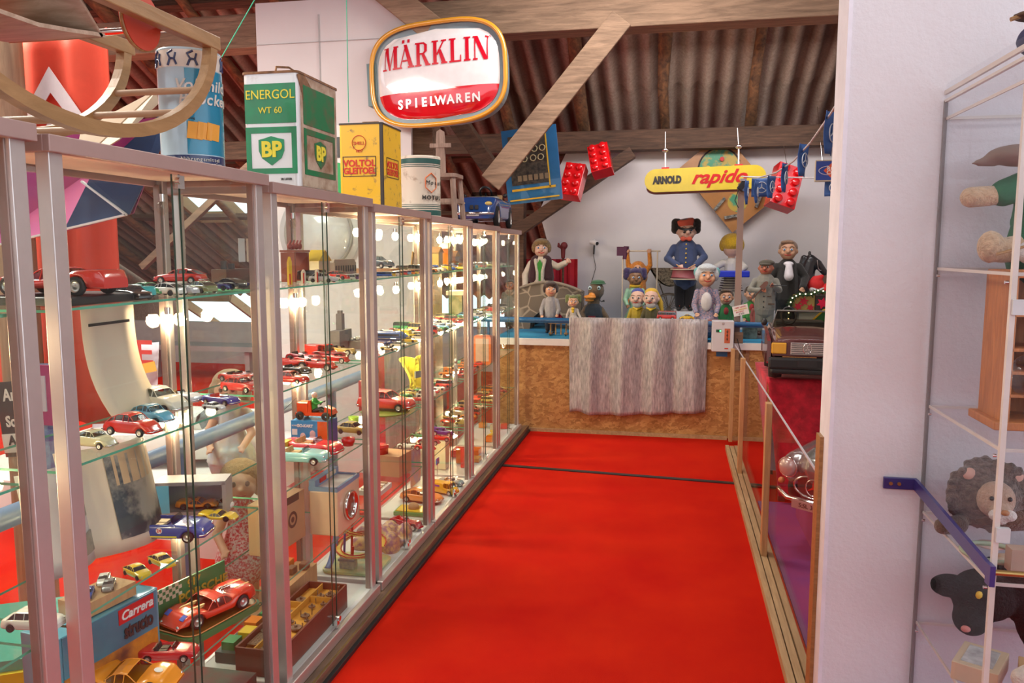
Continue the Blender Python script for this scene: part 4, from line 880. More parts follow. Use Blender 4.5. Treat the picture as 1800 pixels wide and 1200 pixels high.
# second shelf of second and third: cluster of red vintage cars
z = ZS[2]; n = 0
for px, X, kd, L, c in ((416, -1.60, 'roadster', .15, 'red'), (436, -1.56, 'oldtimer', .13, 'red'), (424, -1.47, 'saloon', .15, 'red'), (452, -1.44, 'oldtimer', .12, 'dark_red')):
    car_full('model_car', kd, L, CR[c], ['red roadster at the far back end of the second shelf', 'red vintage car near the far back end of the second shelf', 'red saloon beside the second post, second shelf', 'dark red vintage car touching the second post'][n], sp(px, X, z), R(-12), seat=BLK); n += 1
SEC = [(512, -1.54, 'oldtimer', .15, 'red', 'red vintage fire car nearest the post'), (536, -1.56, 'oldtimer', .15, 'dark_red', 'dark red vintage car in the back row'), (560, -1.57, 'truck', .15, 'red', 'red vintage truck in the back row'),
       (516, -1.47, 'roadster', .13, 'black', 'small black roadster among the red vintage cars'), (546, -1.49, 'oldtimer', .14, 'red', 'red vintage car with big wheels in the middle'), (580, -1.50, 'oldtimer', .14, 'dark_red', 'dark red spoked vintage car in the middle'),
       (602, -1.52, 'oldtimer', .12, 'gold', 'gold coloured vintage car at the far end'), (512, -1.38, 'saloon', .11, 'red', 'red toy car at the shelf edge beside the bulb'), (560, -1.42, 'oldtimer', .13, 'red', 'red open vintage car nearest the shelf edge'),
       (590, -1.44, 'oldtimer', .11, 'red', 'little red spoked car behind the pane joint')]
for px, X, kd, L, c, lab in SEC: car_full('model_car', kd, L*1.2, CR[c], lab, sp(px, X, z), R(-8+random.uniform(-12, 12)), seat=MATS['seat_black'])
t = thing('tower_model', 'dark grey model of a block with a narrow tower, second shelf', 'model building', sp(600, -1.60, z)); GRM = M('grey_model_paint', (.20, .17, .16), .7)
MB().box((0, 0, .05), (.05, .15, .10)).build('block', GRM, t); MB().box((0, -.005, .13), (.03, .035, .10)).box((0, -.005, .185), (.02, .02, .02)).build('tower', GRM, t)
t = thing('grey_case', 'flat grey case of small silver vehicles, second shelf', 'case', sp(632, -1.55, z)); MB().box((0, 0, .02), (.10, .17, .04)).build('tray', GRM, t)
for i in range(5): MB().sph((-.02+.02*(i % 2), -.06+.03*i, .045), (.015, .012, .010), 8).build('small_vehicle', HUB, t)
t = thing('tin_figures', 'small stand with two tiers of metal figures, second shelf', 'stand', sp(640, -1.45, z+.0)); MB().box((0, 0, .08), (.05, .08, .004)).box((0, 0, .14), (.05, .08, .004)).box((0, .038, .07), (.04, .004, .14)).build('rack', GL, t)
for i in range(6): MB().sph((0, -.025+.025*(i % 3), .092+.06*(i//3)), (.009, .009, .012), 8).build('figure', HUB, t)
# third shelf of the third showcase
z = ZS[3]
def gobox(t):
    BL = M('box_bright_blue', (.02, .27, .58), .35, coat=.4); OR = M('box_red_orange', (.80, .12, .02), .35, coat=.4)
    w, d, h = .17, .10, .115
    MB().prism([(-w/2, 0), (w/2*.45, 0), (w/2*.45, h), (-w/2, h)], (0, -d/2, 0), (1, 0, 0), (0, 0, 1), (0, -.001, 0)).build('blue_front', BL, t)
    MB().prism([(w/2*.45, 0), (w/2, 0), (w/2, h), (w/2*.45, h)], (0, -d/2, 0), (1, 0, 0), (0, 0, 1), (0, -.001, 0)).build('red_front', OR, t)
    MB().prism([(-d/2, 0), (d/2, 0), (d/2, h), (-d/2, h)], (w/2, 0, 0), (0, 1, 0), (0, 0, 1), (.001, 0, 0)).build('side_print', M('box_violet', (.06, .10, .30), .4, c2=(.6, .15, .08), vs=24, lo=.35, hi=.40), t)
    text('GO-KART', .017, WHT, (-.02, -d/2-.002, h-.022), (1, 0, 0), (0, 0, 1), t, 'name_lettering', bold=.0008)
    text('SCHUCO', .009, WHT, (-.062, -d/2-.002, h-.022), (1, 0, 0), (0, 0, 1), t, 'brand_lettering')
    MB().box((-.068, -d/2-.001, .065), (.024, .002, .026)).build('white_mark', WHT, t)
    for i in range(2): MB().sph((-.03+.045*i, -d/2-.001, .045+.012*i), (.014, .002, .018), 10).cyl((-.045+.045*i, -d/2-.002, .025+.012*i), (-.01+.045*i, -d/2-.002, .025+.012*i), .010, n=8).build('kart_drawing', M('drawing_pink', (.75, .45, .45), .5), t)
p = Vector((-1.53, 3.185, z)); t = box_print('toy_box', 'blue and orange toy box under the pedal kart toy', 'toy box', p, (.17, .10, .115), [MATS.get('box_bright_blue') or M('box_bright_blue', (.02, .27, .58), .35, coat=.4)], rz=0); gobox(t)
k = thing('toy_kart', 'red tin kart with a driver in a green jersey on the box', 'toy kart', p+Vector((0.01, 0, .1155)), 0); KR = M('kart_red', (.82, .07, .01), .3, coat=.6)
MB().prism([(-.085, .018), (.075, .018), (.09, .026), (.085, .034), (-.085, .03)], (0, -.028, 0), (1, 0, 0), (0, 0, 1), (0, .056, 0)).box((-.052, 0, .052), (.05, .056, .045)).prism([(-.028, .03), (-.01, .03), (-.014, .085), (-.024, .082)], (0, -.026, 0), (1, 0, 0), (0, 0, 1), (0, .052, 0)).prism([(.045, .03), (.09, .03), (.085, .045), (.05, .06)], (0, -.02, 0), (1, 0, 0), (0, 0, 1), (0, .04, 0)).build('frame', KR, k, bevel=.002)
for x in (-.06, .06):
    for s in (-1, 1): MB().lathe([(.006, -.006), (.017, -.006), (.019, 0), (.017, .006), (.006, .006)], (x, s*.036, .019), 16, 0, Euler((A90, 0, 0)).to_matrix()).build('wheel', TYR, k)
MB().tube([(.032+.012*math.sin(t_), .015*math.cos(t_), .072+.010*math.sin(t_)) for t_ in [i*.6 for i in range(10)]], .0018, 4).build('steering_wheel', BLK, k)
blob('driver', [('c', [(-.008, 0, .038), (-.010, 0, .065), (-.006, 0, .085)], [.016, .017, .012]), ('c', [(-.006, .018, .078), (.010, .018, .068), (.028, .010, .074)], [.006, .005, .004]), ('c', [(-.006, -.018, .078), (.010, -.018, .068), (.028, -.010, .074)], [.006, .005, .004])], M('jersey_green', (.02, .30, .04), .6), k, .0025)
blob('trousers', [('c', [(-.006, .01, .036), (.02, .012, .046), (.042, .012, .036)], [.010, .008, .006]), ('c', [(-.006, -.01, .036), (.02, -.012, .046), (.042, -.012, .036)], [.010, .008, .006])], BLK, k, .0025)
MB().sph((-.004, 0, .103), .012, 12).build('head', M('doll_skin', (.75, .45, .30), .6), k); MB().sph((-.006, 0, .108), (.013, .013, .010), 12).build('helmet', M('helmet_pink', (.75, .55, .5), .4), k)
MB().tube([(-.07, 0, .07), (-.09, 0, .09), (-.15, -.02, .03), (-.17, -.03, -.02)], .001, 4).build('cable', BLK, k)
t = car_full('model_car', 'cabrio', .24, (.30, .66, .64), 'turquoise open tin car with chrome trim at the shelf edge', Vector((-1.46, 2.90, z)), R(2))
t = car_full('model_car', 'cabrio', .265, (.72, .03, .04), 'red open tin car behind the turquoise one', Vector((-1.475, 3.035, z)), R(-4))
t = thing('red_bowl', 'small red glass bowl beside the go-kart box', 'bowl', Vector((-1.375, 3.19, z))); MB().lathe([(0, .002), (.022, .002), (.028, .02), (.030, .035), (.027, .035), (.024, .02), (0, .008)], n=20).build('bowl', RED, t)
t = thing('yellow_tin', 'small yellow tin at the near end of the shelf', 'tin', Vector((-1.58, yat(497, -1.58, .8), z))); MB().box((0, 0, .03), (.05, .07, .06)).build('tin', GOLD, t)
# lowest shelf of the third showcase: toy washing machine
z = ZS[4]
p = Vector((-1.398, 3.09, z)); t = thing('toy_washing_machine', 'cream toy washing machine with blue trim and chrome round door', 'toy washing machine', p, 0)
w, d, h = .125, .235, .19; CRE = M('enamel_cream', (.78, .58, .38), .35, coat=.5); BLT = M('trim_blue', (.16, .33, .48), .4)
MB().box((0, 0, h/2), (w, d, h)).build('cabinet', CRE, t, bevel=.006)
mb = MB().box((w/2-.004, 0, h+.008), (.010, d+.004, .018)).box((-w/2+.004, 0, h+.008), (.010, d+.004, .018)).box((0, -d/2+.004, h+.008), (w, .010, .018)).box((0, d/2-.004, h+.008), (w, .010, .018)).box((-w/2+.014, 0, h+.022), (.028, d, .04)); mb.build('blue_trim', BLT, t)
MB().box((.006, 0, h+.006), (w-.04, d-.03, .01)).build('lid', M('lid_grey', (.62, .60, .56), .3), t); MB().box((-w/2+.029, -.045, h+.030), (.003, .06, .018)).build('red_label', RDP, t); MB().box((-w/2+.029, .04, h+.030), (.003, .09, .018)).build('dial_strip', PAPER, t)
ro = Euler((0, A90, 0)).to_matrix()
MB().lathe([(.048, 0), (.062, .0), (.064, .012), (.058, .018), (.050, .014), (.047, .002)], (w/2, 0, .10), 32, 0, ro).build('door_ring', CHR, t)
MB().lathe([(0, .001), (.049, .001)], (w/2, 0, .10), 32, 0, ro).build('porthole', M('porthole_dark', (.20, .10, .06), .15), t); MB().lathe([(.03, .004), (.047, .006), (.03, .018), (0, .020)], (w/2, 0, .10), 24, 0, ro).build('door_glass', GL, t)
t = thing('cardboard_box', 'printed cardboard box with a washing machine drawing', 'cardboard box', Vector((-1.535, 2.84, z)), R(-4)); MB().box((0, 0, .1), (.10, .25, .20)).build('carton', CARD, t)
MB().lathe([(.022, 0), (.034, 0)], (.051, .03, .10), 24, 0, ro).lathe([(0, .0), (.012, 0)], (.051, .03, .10), 16, 0, ro).build('drawing', M('print_dark_brown', (.10, .07, .05), .6), t)
MB().box((.0515, .02, .185), (.001, .12, .03)).build('panel_drawing', MATS['print_dark_brown'], t)
for i, (dx, dy, c) in enumerate(((0, 0, 'orange'), (.01, .07, 'brown'), (-.03, .12, 'orange'), (.04, .13, 'brown'))):
    t = thing('toy_brick', ['orange wooden brick nearest the post', 'brown wooden brick beside the orange one', 'orange brick standing at the back', 'brown wooden brick by the chrome washing machine door'][i], 'brick', Vector((-1.60+dx, 2.98+dy, ZS[5]+.22-.0))); t.location.z = ZS[5]+.1165
    MB().box((0, 0, .015+.0*i), (.03, .05, .03+.02*(i == 2))).build('brick', M('brick_'+c, CR[c], .6), t, bevel=.003)
t = thing('small_shelf', 'pale wooden box carrying the little bricks, third showcase', 'box', Vector((-1.585, 3.05, ZS[5]))); MB().box((0, 0, .058), (.10, .26, .116)).build('carton', PINE, t)
# bottom: construction set tray
t = thing('construction_set', 'open wooden tray of metal gear wheels and perforated plates', 'construction set', Vector((-1.415, 2.735, ZS[5]+.0)), 0); w, d, h = .17, .58, .10
DW = M('tray_outside', (.16, .05, .03), .5, var=.2); OC = M('tray_orange_lining', (.66, .32, .05), .6, var=.12)
ti = Euler((0, R(-0), 0)).to_matrix()
mb = MB().box((0, 0, .008), (w, d, .016)).box((w/2, 0, h/2), (.008, d, h)).box((-w/2, 0, h/2), (.008, d, h)).box((0, -d/2, h/2), (w, .008, h)).box((0, d/2, h/2), (w, .008, h)); mb.build('tray', DW, t)
mb = MB().box((0, 0, .068), (w-.008, d-.008, .006)).box((-.02, 0, .083), (.005, d-.01, .028)).box((-.05, .10, .083), (.055, .005, .028)).box((-.05, -.06, .083), (.055, .005, .028)).box((.03, .16, .083), (.09, .005, .028)).box((.03, -.2, .083), (.09, .005, .028)); mb.build('lining', OC, t)
GM = M('gear_metal', (.28, .19, .13), .4, .6)
def gear(mb, x, y, r_, z_=.08):
    nt = 20; prof = []
    for i in range(nt*2): a = math.pi*i/nt; rr = r_*(1 if i % 2 else .86); prof.append((x+rr*math.cos(a), y+rr*math.sin(a)))
    mb.prism(prof, (0, 0, z_), (1, 0, 0), (0, 1, 0), (0, 0, .005)); mb.cyl((x, y, z_), (x, y, z_+.014), r_*.25, n=10)
for i, (x, y, r_) in enumerate(((-.05, .03, .024), (-.052, .15, .022), (.012, .20, .016), (.045, .22, .020), (.02, .10, .014), (.055, .13, .012), (.03, .02, .018), (.0, -.04, .012), (.04, -.08, .024), (.01, -.15, .014), (.055, -.02, .010), (-.055, -.12, .026), (.035, -.245, .016), (.0, -.25, .012))):
    mb = MB(); gear(mb, x, y, r_); mb.build('gear_wheel', GM, t)
mb = MB().box((-.05, -.19, .082), (.05, .09, .003))
for i in range(4):
    for j in range(7): mb.cyl((-.067+.011*i, -.225+.012*j, .0835), (-.067+.011*i, -.225+.012*j, .0845), .0025, n=6)
mb.build('perforated_plate', GM, t)
mb = MB(); random.seed(3)
for i in range(26): x, y = random.uniform(-.01, .07), random.uniform(-.28, .28); mb.cyl((x, y, .071), (x+random.uniform(-.004, .004), y+random.uniform(-.01, .01), .098), .0022, n=5)
mb.build('axle_pins', GM, t)
t = thing('game_parts', 'green and yellow game pieces in a dark tray beside the construction set', 'game', Vector((-1.56, 2.68, ZS[5]))); MB().box((0, 0, .02), (.12, .36, .04)).build('tray', M('dark_green_tray', (.02, .06, .05), .5), t)
for i, c in enumerate(('green', 'yellow', 'orange', 'green')): MB().box((-.02+.02*(i % 2), -.13+.08*i, .055), (.05, .06, .03)).build('game_piece', M('piece_'+c, CR[c], .5), t)
# fourth showcase -------------------------------------------------------------
z = ZS[1]
t = car_full('model_car', 'saloon', .19, (.10, .14, .16), 'large grey blue tin saloon at the back of the fourth top shelf', Vector((-1.53, 3.98, z+.035)), R(-20))
t = thing('riser', 'low wood riser under the grey blue tin saloon', 'riser', Vector((-1.53, 3.98, z))); MB().box((0, 0, .017), (.2, .12, .034)).build('block', PINE, t)
for px, c, lab in ((692, None, 'thin orange plank leaning beside the grey blue saloon'), ):
    t = thing('paper_fan', lab, 'plank', sp(725, -1.44, z)); MB().box((0, 0, .06), (.006, .03, .12), 0, Euler((R(-18), 0, 0)).to_matrix()).build('board', M('amber_wood', (.55, .30, .10), .5), t)
t = thing('amber_house', 'amber toy house roof on the top shelf beside the post', 'model building', Vector((-1.60, 3.42, z))); MB().box((0, 0, .04), (.06, .12, .08)).build('walls', PAPER, t); MB().prism([(-.07, 0), (.07, 0), (0, .05)], (-.035, 0, .08), (0, 1, 0), (0, 0, 1), (.07, 0, 0)).build('roof', GOLD, t)
z = ZS[2]
t = thing('toy_train', 'blue streamlined toy railcar at the back of the fourth showcase', 'toy train', Vector((-1.51, 4.02, z)), R(4))
BLU = M('train_blue', (.05, .12, .33), .3, coat=.6)
blob('body', [('c', [(-.10, 0, .034), (.09, 0, .034), (.115, 0, .026)], [.026, .026, .018]), ('c', [(-.10, 0, .024), (.09, 0, .024)], [.024, .024])], BLU, t, .004)
MB().box((0, -.0265, .040), (.17, .002, .010)).build('window_band', BLK, t); MB().box((0, -.026, .022), (.20, .003, .003)).build('silver_line', CHR, t)
for x in (-.08, -.05, .05, .08):
    MB().cyl((x, -.022, .008), (x, .022, .008), .008, n=10).build('wheel', TYR, t)
t = thing('figure_group', 'brown carved animal figure behind the blue railcar', 'figurine', Vector((-1.60, 4.02, z+.0))); blob('carving', [('e', (0, 0, .06), (.03, .035, .04)), ('e', (.01, -.03, .10), (.02, .022, .02)), ('c', [(0, 0, .05), (0, .01, 0.005)], [.018, .02])], M('carved_brown', (.28, .14, .07), .6), t, .005)
for px, X, kd, L, c, lab in ((690, -1.42, 'roadster', .09, 'navy', 'small dark blue car before the blue railcar'), (702, -1.36, 'fastback', .09, 'cream', 'small cream car at the shelf edge, fourth showcase'),
    (718, -1.38, 'fastback', .10, 'yellow', 'small yellow and cream car at the shelf edge'), (728, -1.44, 'oldtimer', .09, 'silver', 'tiny silver vintage car before the blue railcar'), (738, -1.36, 'saloon', .09, 'cream', 'pale car next to the fourth far post'), (684, -1.36, 'racer', .09, 'gold', 'golden flat car near the fourth near post')):
    car_small('model_car', kd, L, CR[c], lab, sp(px, X, z), R(random.uniform(-20, 20)))
z = ZS[3]
car_full('model_car', 'saloon', .30, (.78, .06, .04), 'large orange red tin saloon with black wheels', Vector((-1.475, 3.93, z+.012)), R(-4))
t = thing('green_disc', 'flat olive green oval tray under the large red tin saloon', 'tray', Vector((-1.47, 3.90, z))); MB().lathe([(0, 0), (.12, 0), (.13, .008), (.12, .011), (0, .011)], n=32).build('disc', M('olive_tray', (.22, .26, .04), .4), t)
t = thing('red_box', 'open red card box with a grey inset behind the red saloon', 'box', Vector((-1.60, 4.00, z))); MB().box((0, 0, .08), (.05, .16, .16)).build('carton', M('red_card', (.55, .05, .05), .5), t); MB().box((.026, 0, .08), (.002, .12, .12)).build('inset', M('grey_card', (.35, .25, .22), .6), t)
t = thing('lime_cup', 'lime yellow plastic cup under the shelf light', 'cup', Vector((-1.50, 3.55, z))); MB().lathe([(0, .0), (.02, 0), (.026, .05), (.023, .05), (.018, .004), (0, .004)], n=18).build('cup', M('lime', (.50, .70, .05), .3), t)
t = thing('colour_car', 'white and blue tin car behind the near post of the fourth showcase', 'toy car', Vector((-1.55, 3.50, z))); 
car_small('model_car', 'saloon', .16, CR['gold'], 'golden tin saloon behind the near post, third shelf', Vector((-1.45, 3.42, z)), R(-8)); bpy.data.objects.remove(t)
z = ZS[4]
t = thing('cardboard_box', 'brown cardboard box with a red tin on top, fourth showcase', 'cardboard box', Vector((-1.47, 3.93, z)), R(-6)); MB().box((0, 0, .055), (.20, .15, .11)).build('carton', CARD, t)
t = thing('red_tin', 'round red tin standing on the brown cardboard box', 'tin', Vector((-1.50, 3.90, z+.11))); MB().lathe([(0, 0), (.04, 0), (.042, .03), (.045, .034), (.042, .045), (0, .045)], n=24).build('tin', RED, t)
t = thing('white_booklet', 'white box of yellowed tiles leaning in front of the cardboard box', 'box', Vector((-1.42, 3.60, z))); mb = MB().box((0, 0, .012), (.12, .16, .024)); mb.build('carton', M('white_card', (.72, .66, .58), .6), t)
for i in range(4): MB().box((0, -.055+.036*i, .028), (.09, .024, .008)).build('block', [PAPER, CARD][i % 2], t)
t = thing('bead_string', 'white woven basket at the back of the fourth showcase', 'basket', Vector((-1.58, 4.01, z))); t.location = (-1.60, 3.50, z)
mb = MB()
for k in range(6): mb.tube([(.04*math.cos(a*.42), .06*math.sin(a*.42), .012+.016*k) for a in range(15)], .006, 5, closed=True)
mb.build('weave', WHT, t)
# bottom: tin roller coaster
z = ZS[5]
t = thing('tin_roller_coaster', 'colourful tin toy roller coaster with looping yellow track', 'toy roller coaster', Vector((-1.46, 3.46, z)))
MB().prism(rbox(.28, .25, 0, .05, 5), (0, 0, 0), (1, 0, 0), (0, 1, 0), (0, 0, .012)).build('base', M('tin_print_green', (.25, .42, .22), .3, c2=(.65, .55, .22), vs=20, coat=.5), t)
TY = M('track_yellow', (.80, .55, .10), .3, coat=.6)
for lv, (rr, zz) in enumerate(((.105, .10), (.09, .20), (.075, .27))):
    pts = [(.02+rr*math.cos(a*.3+lv), rr*1.05*math.sin(a*.3+lv), zz+.02*math.sin(a*.3)) for a in range(19)]
    mb = MB()
    for i in range(18):
        mb.bar(pts[i], pts[i+1], .03, .003, 0)
    mb.build('track_level', TY, t); mb = MB().tube([(x*1.13-.002, y*1.13, z_+.006) for x, y, z_ in pts], .0028, 5).tube([(x*.87, y*.87, z_+.006) for x, y, z_ in pts], .0028, 5); mb.build('track_rail', M('rail_red', (.60, .05, .04), .3), t)
for x, y, h, c in ((.06, .03, .24, 'blue'), (-.05, .05, .26, 'red'), (0, -.07, .12, 'red'), (.07, -.06, .12, 'red'), (-.06, -.02, .2, 'blue')): MB().cyl((x, y, .01), (x+.01, y, h), .006, n=8).build('pylon', paint(CR[c]), t)
mb = MB().grid(lambda u, v: (-.12+.03*v, -.11+.14*u, .02+.20*u*u), 8, 1); mb.build('blue_slide', M('slide_blue', (.12, .25, .50), .3), t, solid=.003)
mb = MB().box((-.02, -.06, .03), (.07, .05, .04)); mb.build('station', M('station_cream', (.65, .60, .42), .5, c2=(.25, .30, .35), vs=30), t); MB().box((-.02, -.06, .055), (.08, .06, .01)).build('station_roof', M('roof_grey', (.30, .33, .36), .4), t)
for i, c in enumerate(('red', 'blue', 'yellow')): a = 1.2+.25*i; MB().box((.02+.105*math.cos(a), .11*math.sin(a), .125), (.018, .024, .016)).build('ride_car', paint(CR[c]), t, bevel=.003)
t = thing('tin_landscape', 'embossed tin hill landscape at the foot of the roller coaster', 'tin landscape', Vector((-1.45, 3.77, z)))
random.seed(5)
blob('hill', [('e', (random.uniform(-.10, .10), random.uniform(-.10, .10), .02), (random.uniform(.03, .06), random.uniform(.03, .06), random.uniform(.03, .10))) for _ in range(16)]+[('e', (0, 0, .015), (.14, .13, .015))], M('hill_print', (.62, .42, .18), .5, c2=(.30, .16, .20), vs=45, lo=.4, hi=.6), t, .006)
car_full('model_car', 'oldtimer', .20, (.32, .02, .03), 'dark red vintage tin car on the floor of the fourth showcase', Vector((-1.40, 4.00, z)), R(-18), seat=RED)
# fifth showcase -------------------------------------------------------------
KL = ['saloon', 'fastback', 'cabrio', 'roadster', 'oldtimer', 'truck', 'bus', 'beetle']
def fill(ci, shelf, rows, n, pal, L=(.085, .12), skip=()):
    y0, y1, _ = CABS[ci]; k = 0
    for r_ in range(rows):
        X = -1.40-.11*r_
        for i in range(n):
            if (r_, i) in skip: continue
            c = pal[(k*5+r_+ci+shelf) % len(pal)]; kd = KL[(k*3+ci+shelf*2) % len(KL)]; k += 1
            Y = y0+.10+(y1-y0-.18)*(i+.5*(r_ % 2)*.6)/(n-.4)
            lab = '%s toy %s, %s row, %s along the %s shelf, %s' % (c.replace('_', ' '), KN[kd], ['front', 'middle', 'back'][r_], ordn[i], {1: 'top', 2: 'second', 3: 'third', 4: 'lowest', 5: 'bottom'}[shelf], CSHORT[ci])
            car_small('model_'+kd if kd in ('truck', 'bus') else 'model_car', kd, random.uniform(*L), CR[c], lab, Vector((X+random.uniform(-.012, .012), Y, ZS[shelf])), R(random.choice((0, 180))+random.uniform(-22, 22)), 'model vehicles in the '+CSHORT[ci])
WARM = ['red', 'cream', 'gold', 'orange', 'brown', 'silver', 'yellow', 'dark_red', 'white', 'teal', 'black', 'blue']
PALE = ['silver', 'cream', 'white', 'gold', 'sky', 'silver', 'yellow', 'red', 'green']
fill(4, 1, 2, 7, WARM); fill(4, 2, 3, 7, PALE); fill(4, 3, 2, 6, PALE+['blue'])
z = ZS[3]
t = thing('crumpled_bag', 'crumpled yellow paper packet leaning in the fifth showcase', 'packet', Vector((-1.55, 4.62, z)), R(-25)); YC = M('packet_yellow', (.82, .66, .04), .45)
MB().grid(lambda u, v: (.03*math.sin(9*u+4*v)+.05*(1-v), -.10+.20*u, .005+.19*v+.01*math.sin(8*u)), 10, 8, sm=False).build('packet', YC, t, solid=.012); MB().box((.06, -.03, .10), (.01, .05, .04)).build('grey_print', M('print_grey', (.25, .28, .28), .5), t)
z = ZS[4]
for i, (y, X, c, L) in enumerate(((4.42, -1.42, 'red', .13), (4.56, -1.44, 'dark_red', .14), (4.66, -1.40, 'red', .13), (4.80, -1.42, 'purple', .15), (4.90, -1.50, 'purple', .14), (4.44, -1.54, 'white', .12), (4.70, -1.55, 'green', .12))):
    car_full('model_car', 'oldtimer', L, CR[c], ['first red vintage car from the near post, lowest shelf', 'dark red vintage car with cream wheels, lowest shelf', 'second bright red vintage car, lowest shelf', 'purple vintage car before the bulb, lowest shelf', 'purple vintage car behind, lowest shelf', 'white vintage car in the back row, lowest shelf', 'green vintage car in the back row, lowest shelf'][i], Vector((X, y, z)), R(-10+8*i % 23), seat=BLK)
z = ZS[5]
t = car_full('model_van', 'truck', .20, (.80, .42, .02), 'yellow orange tin delivery van with violet letters', Vector((-1.38, 4.64, z)), R(-18)); MB().box((-.10, -.181, .27), (.2, .004, .06)).build('violet_mark', M('violet', (.2, .05, .35), .4), t)
car_full('model_car', 'fastback', .26, (.80, .26, .05), 'long orange tin coupe at the near side of the yellow van', Vector((-1.46, 4.46, z)), R(-10))
car_full('model_car', 'cabrio', .17, (.20, .26, .26), 'grey and red tin car beyond the yellow van', Vector((-1.38, 4.82, z)), R(-8))
t = thing('green_tray', 'yellow and green tin tray with a small hill at the near end', 'tin toy', Vector((-1.44, 4.25, z))); MB().box((0, 0, .01), (.2, .13, .02)).build('tray', M('edge_green', (.10, .35, .10), .4), t); MB().box((0, 0, .022), (.18, .11, .006)).build('top_print', GOLD, t); MB().sph((0, 0, .03), (.035, .03, .03), 12).build('hill', CARD, t)
t = thing('blue_sign', 'small blue tin sign on a pole, fifth showcase floor', 'toy sign', Vector((-1.50, 4.93, z))); MB().cyl((0, 0, 0), (0, 0, .10), .003, n=6).build('pole', CHR, t); MB().box((0, 0, .12), (.006, .06, .04)).build('plate', paint(CR['blue']), t)
t = thing('picture_card', 'orange and blue card leaning at the back of the fifth showcase', 'card', Vector((-1.61, 4.80, z))); MB().box((0, 0, .12), (.004, .20, .24)).build('sheet', M('card_orange', (.75, .30, .12), .5, c2=(.25, .22, .45), vs=7), t)
# sixth showcase
fill(5, 1, 2, 6, WARM); fill(5, 2, 3, 6, PALE); fill(5, 3, 2, 5, ['yellow', 'cream', 'teal', 'red', 'orange']); fill(5, 4, 2, 6, ['red', 'gold', 'cream', 'orange'])
z = ZS[3]
t = thing('portable_radio', 'orange framed toy radio standing at the far post', 'radio', Vector((-1.385, 5.75, z+.10))); t.location.z = z
MB().prism([(x, y+.11) for x, y in rbox(.13, .22, 0, .02, 4)], (0, -.03, 0), (1, 0, 0), (0, 0, 1), (0, .06, 0)).build('case', M('radio_orange', (.72, .18, .04), .35, coat=.5), t); MB().box((0, -.031, .11), (.10, .004, .17)).build('grille', M('grille_beige', (.55, .42, .32), .7), t)
t = thing('trophy_figure', 'small silver standing figure before the far post of the fifth showcase', 'figurine', Vector((-1.37, 4.93, z))); blob('figure', [('c', [(0, 0, .01), (0, 0, .06), (0, 0, .10)], [.014, .010, .016]), ('e', (0, 0, .135), (.013, .013, .016)), ('c', [(0, -.015, .11), (.02, -.02, .08)], [.006, .005])], HUB, t, .0035)
z = ZS[1]
for i, (X, y, c, sz) in enumerate(((-1.58, 5.2, 'gold', .16), (-1.57, 5.42, 'orange', .20), (-1.58, 5.62, 'brown', .12))):
    t = thing('toy_kiosk', ['golden toy house at the back of the sixth top shelf', 'orange and yellow toy kiosk tower at the back', 'brown toy hut at the back of the sixth top shelf'][i], 'toy house', Vector((X, y, z)))
    MB().box((0, 0, sz*.35), (.07, .10, sz*.7)).build('walls', paint(CR[c]), t); MB().prism([(-.065, 0), (.065, 0), (0, .04)], (-.04, 0, sz*.7), (0, 1, 0), (0, 0, 1), (.08, 0, 0)).build('roof', M('warm_roof', (.50, .28, .12), .6), t)
z = ZS[2]
t = thing('doll_house', 'cream toy house with flat pale roof, second shelf of sixth showcase', 'toy house', Vector((-1.57, 5.72, z))); MB().box((0, 0, .08), (.10, .14, .16)).build('walls', M('wall_ivy', (.45, .38, .20), .7, c2=(.20, .22, .08), vs=20), t); MB().box((0, 0, .175), (.13, .18, .03)).build('roof', PAPER, t)
z = ZS[5]
for i, (X, y, c, d) in enumerate(((-1.40, 5.25, 'red', (.05, .05, .14)), (-1.46, 5.35, 'orange', (.05, .05, .10)), (-1.55, 5.20, 'cream', (.08, .10, .2)), (-1.52, 5.55, 'red', (.09, .14, .05)), (-1.42, 5.62, 'orange', (.08, .10, .04)), (-1.38, 5.42, 'gold', (.10, .08, .03)))):
    t = thing('toy_block', ['tall red toy block on the sixth showcase floor', 'orange toy block beside the tall red one', 'tall cream card box at the back, sixth showcase floor', 'flat red box on the sixth showcase floor', 'flat orange box on the sixth showcase floor', 'golden tile at the front of the sixth showcase floor'][i], 'toy block', Vector((X, y, z))); MB().box((0, 0, d[2]/2), d).build('block', paint(CR[c]), t, bevel=.003)
t = thing('wooden_boat', 'pale wooden toy boat on the lowest shelf of the sixth showcase', 'toy boat', Vector((-1.40, 5.30, ZS[4]))); bpy.data.objects.remove(t)
# last showcase
fill(6, 1, 2, 5, ['grey', 'brown', 'silver', 'olive']); fill(6, 2, 2, 5, ['silver', 'red', 'grey', 'cream']); fill(6, 4, 2, 5, ['red', 'dark_red', 'gold', 'orange'])
z = ZS[3]
t = thing('wooden_crate', 'small dark wooden crate on the third shelf, last showcase', 'crate', Vector((-1.45, 6.28, z))); MB().box((0, 0, .03), (.12, .18, .06)).build('box', MDK, t); MB().box((0, 0, .07), (.06, .14, .02)).build('lid', PINE, t)
z = ZS[5]
t = thing('toy_banana', 'yellow wooden banana shaped toy in the last showcase', 'toy', Vector((-1.42, 6.15, z))); MB().tube([(.10*math.cos(a), .10*math.sin(a), .02) for a in (-.9, -.5, -.1, .3, .7, 1.1)], [.008, .018, .022, .022, .018, .008], 8).build('banana', M('banana_yellow', (.80, .52, .05), .4), t); t.location = (-1.50, 6.2, z)
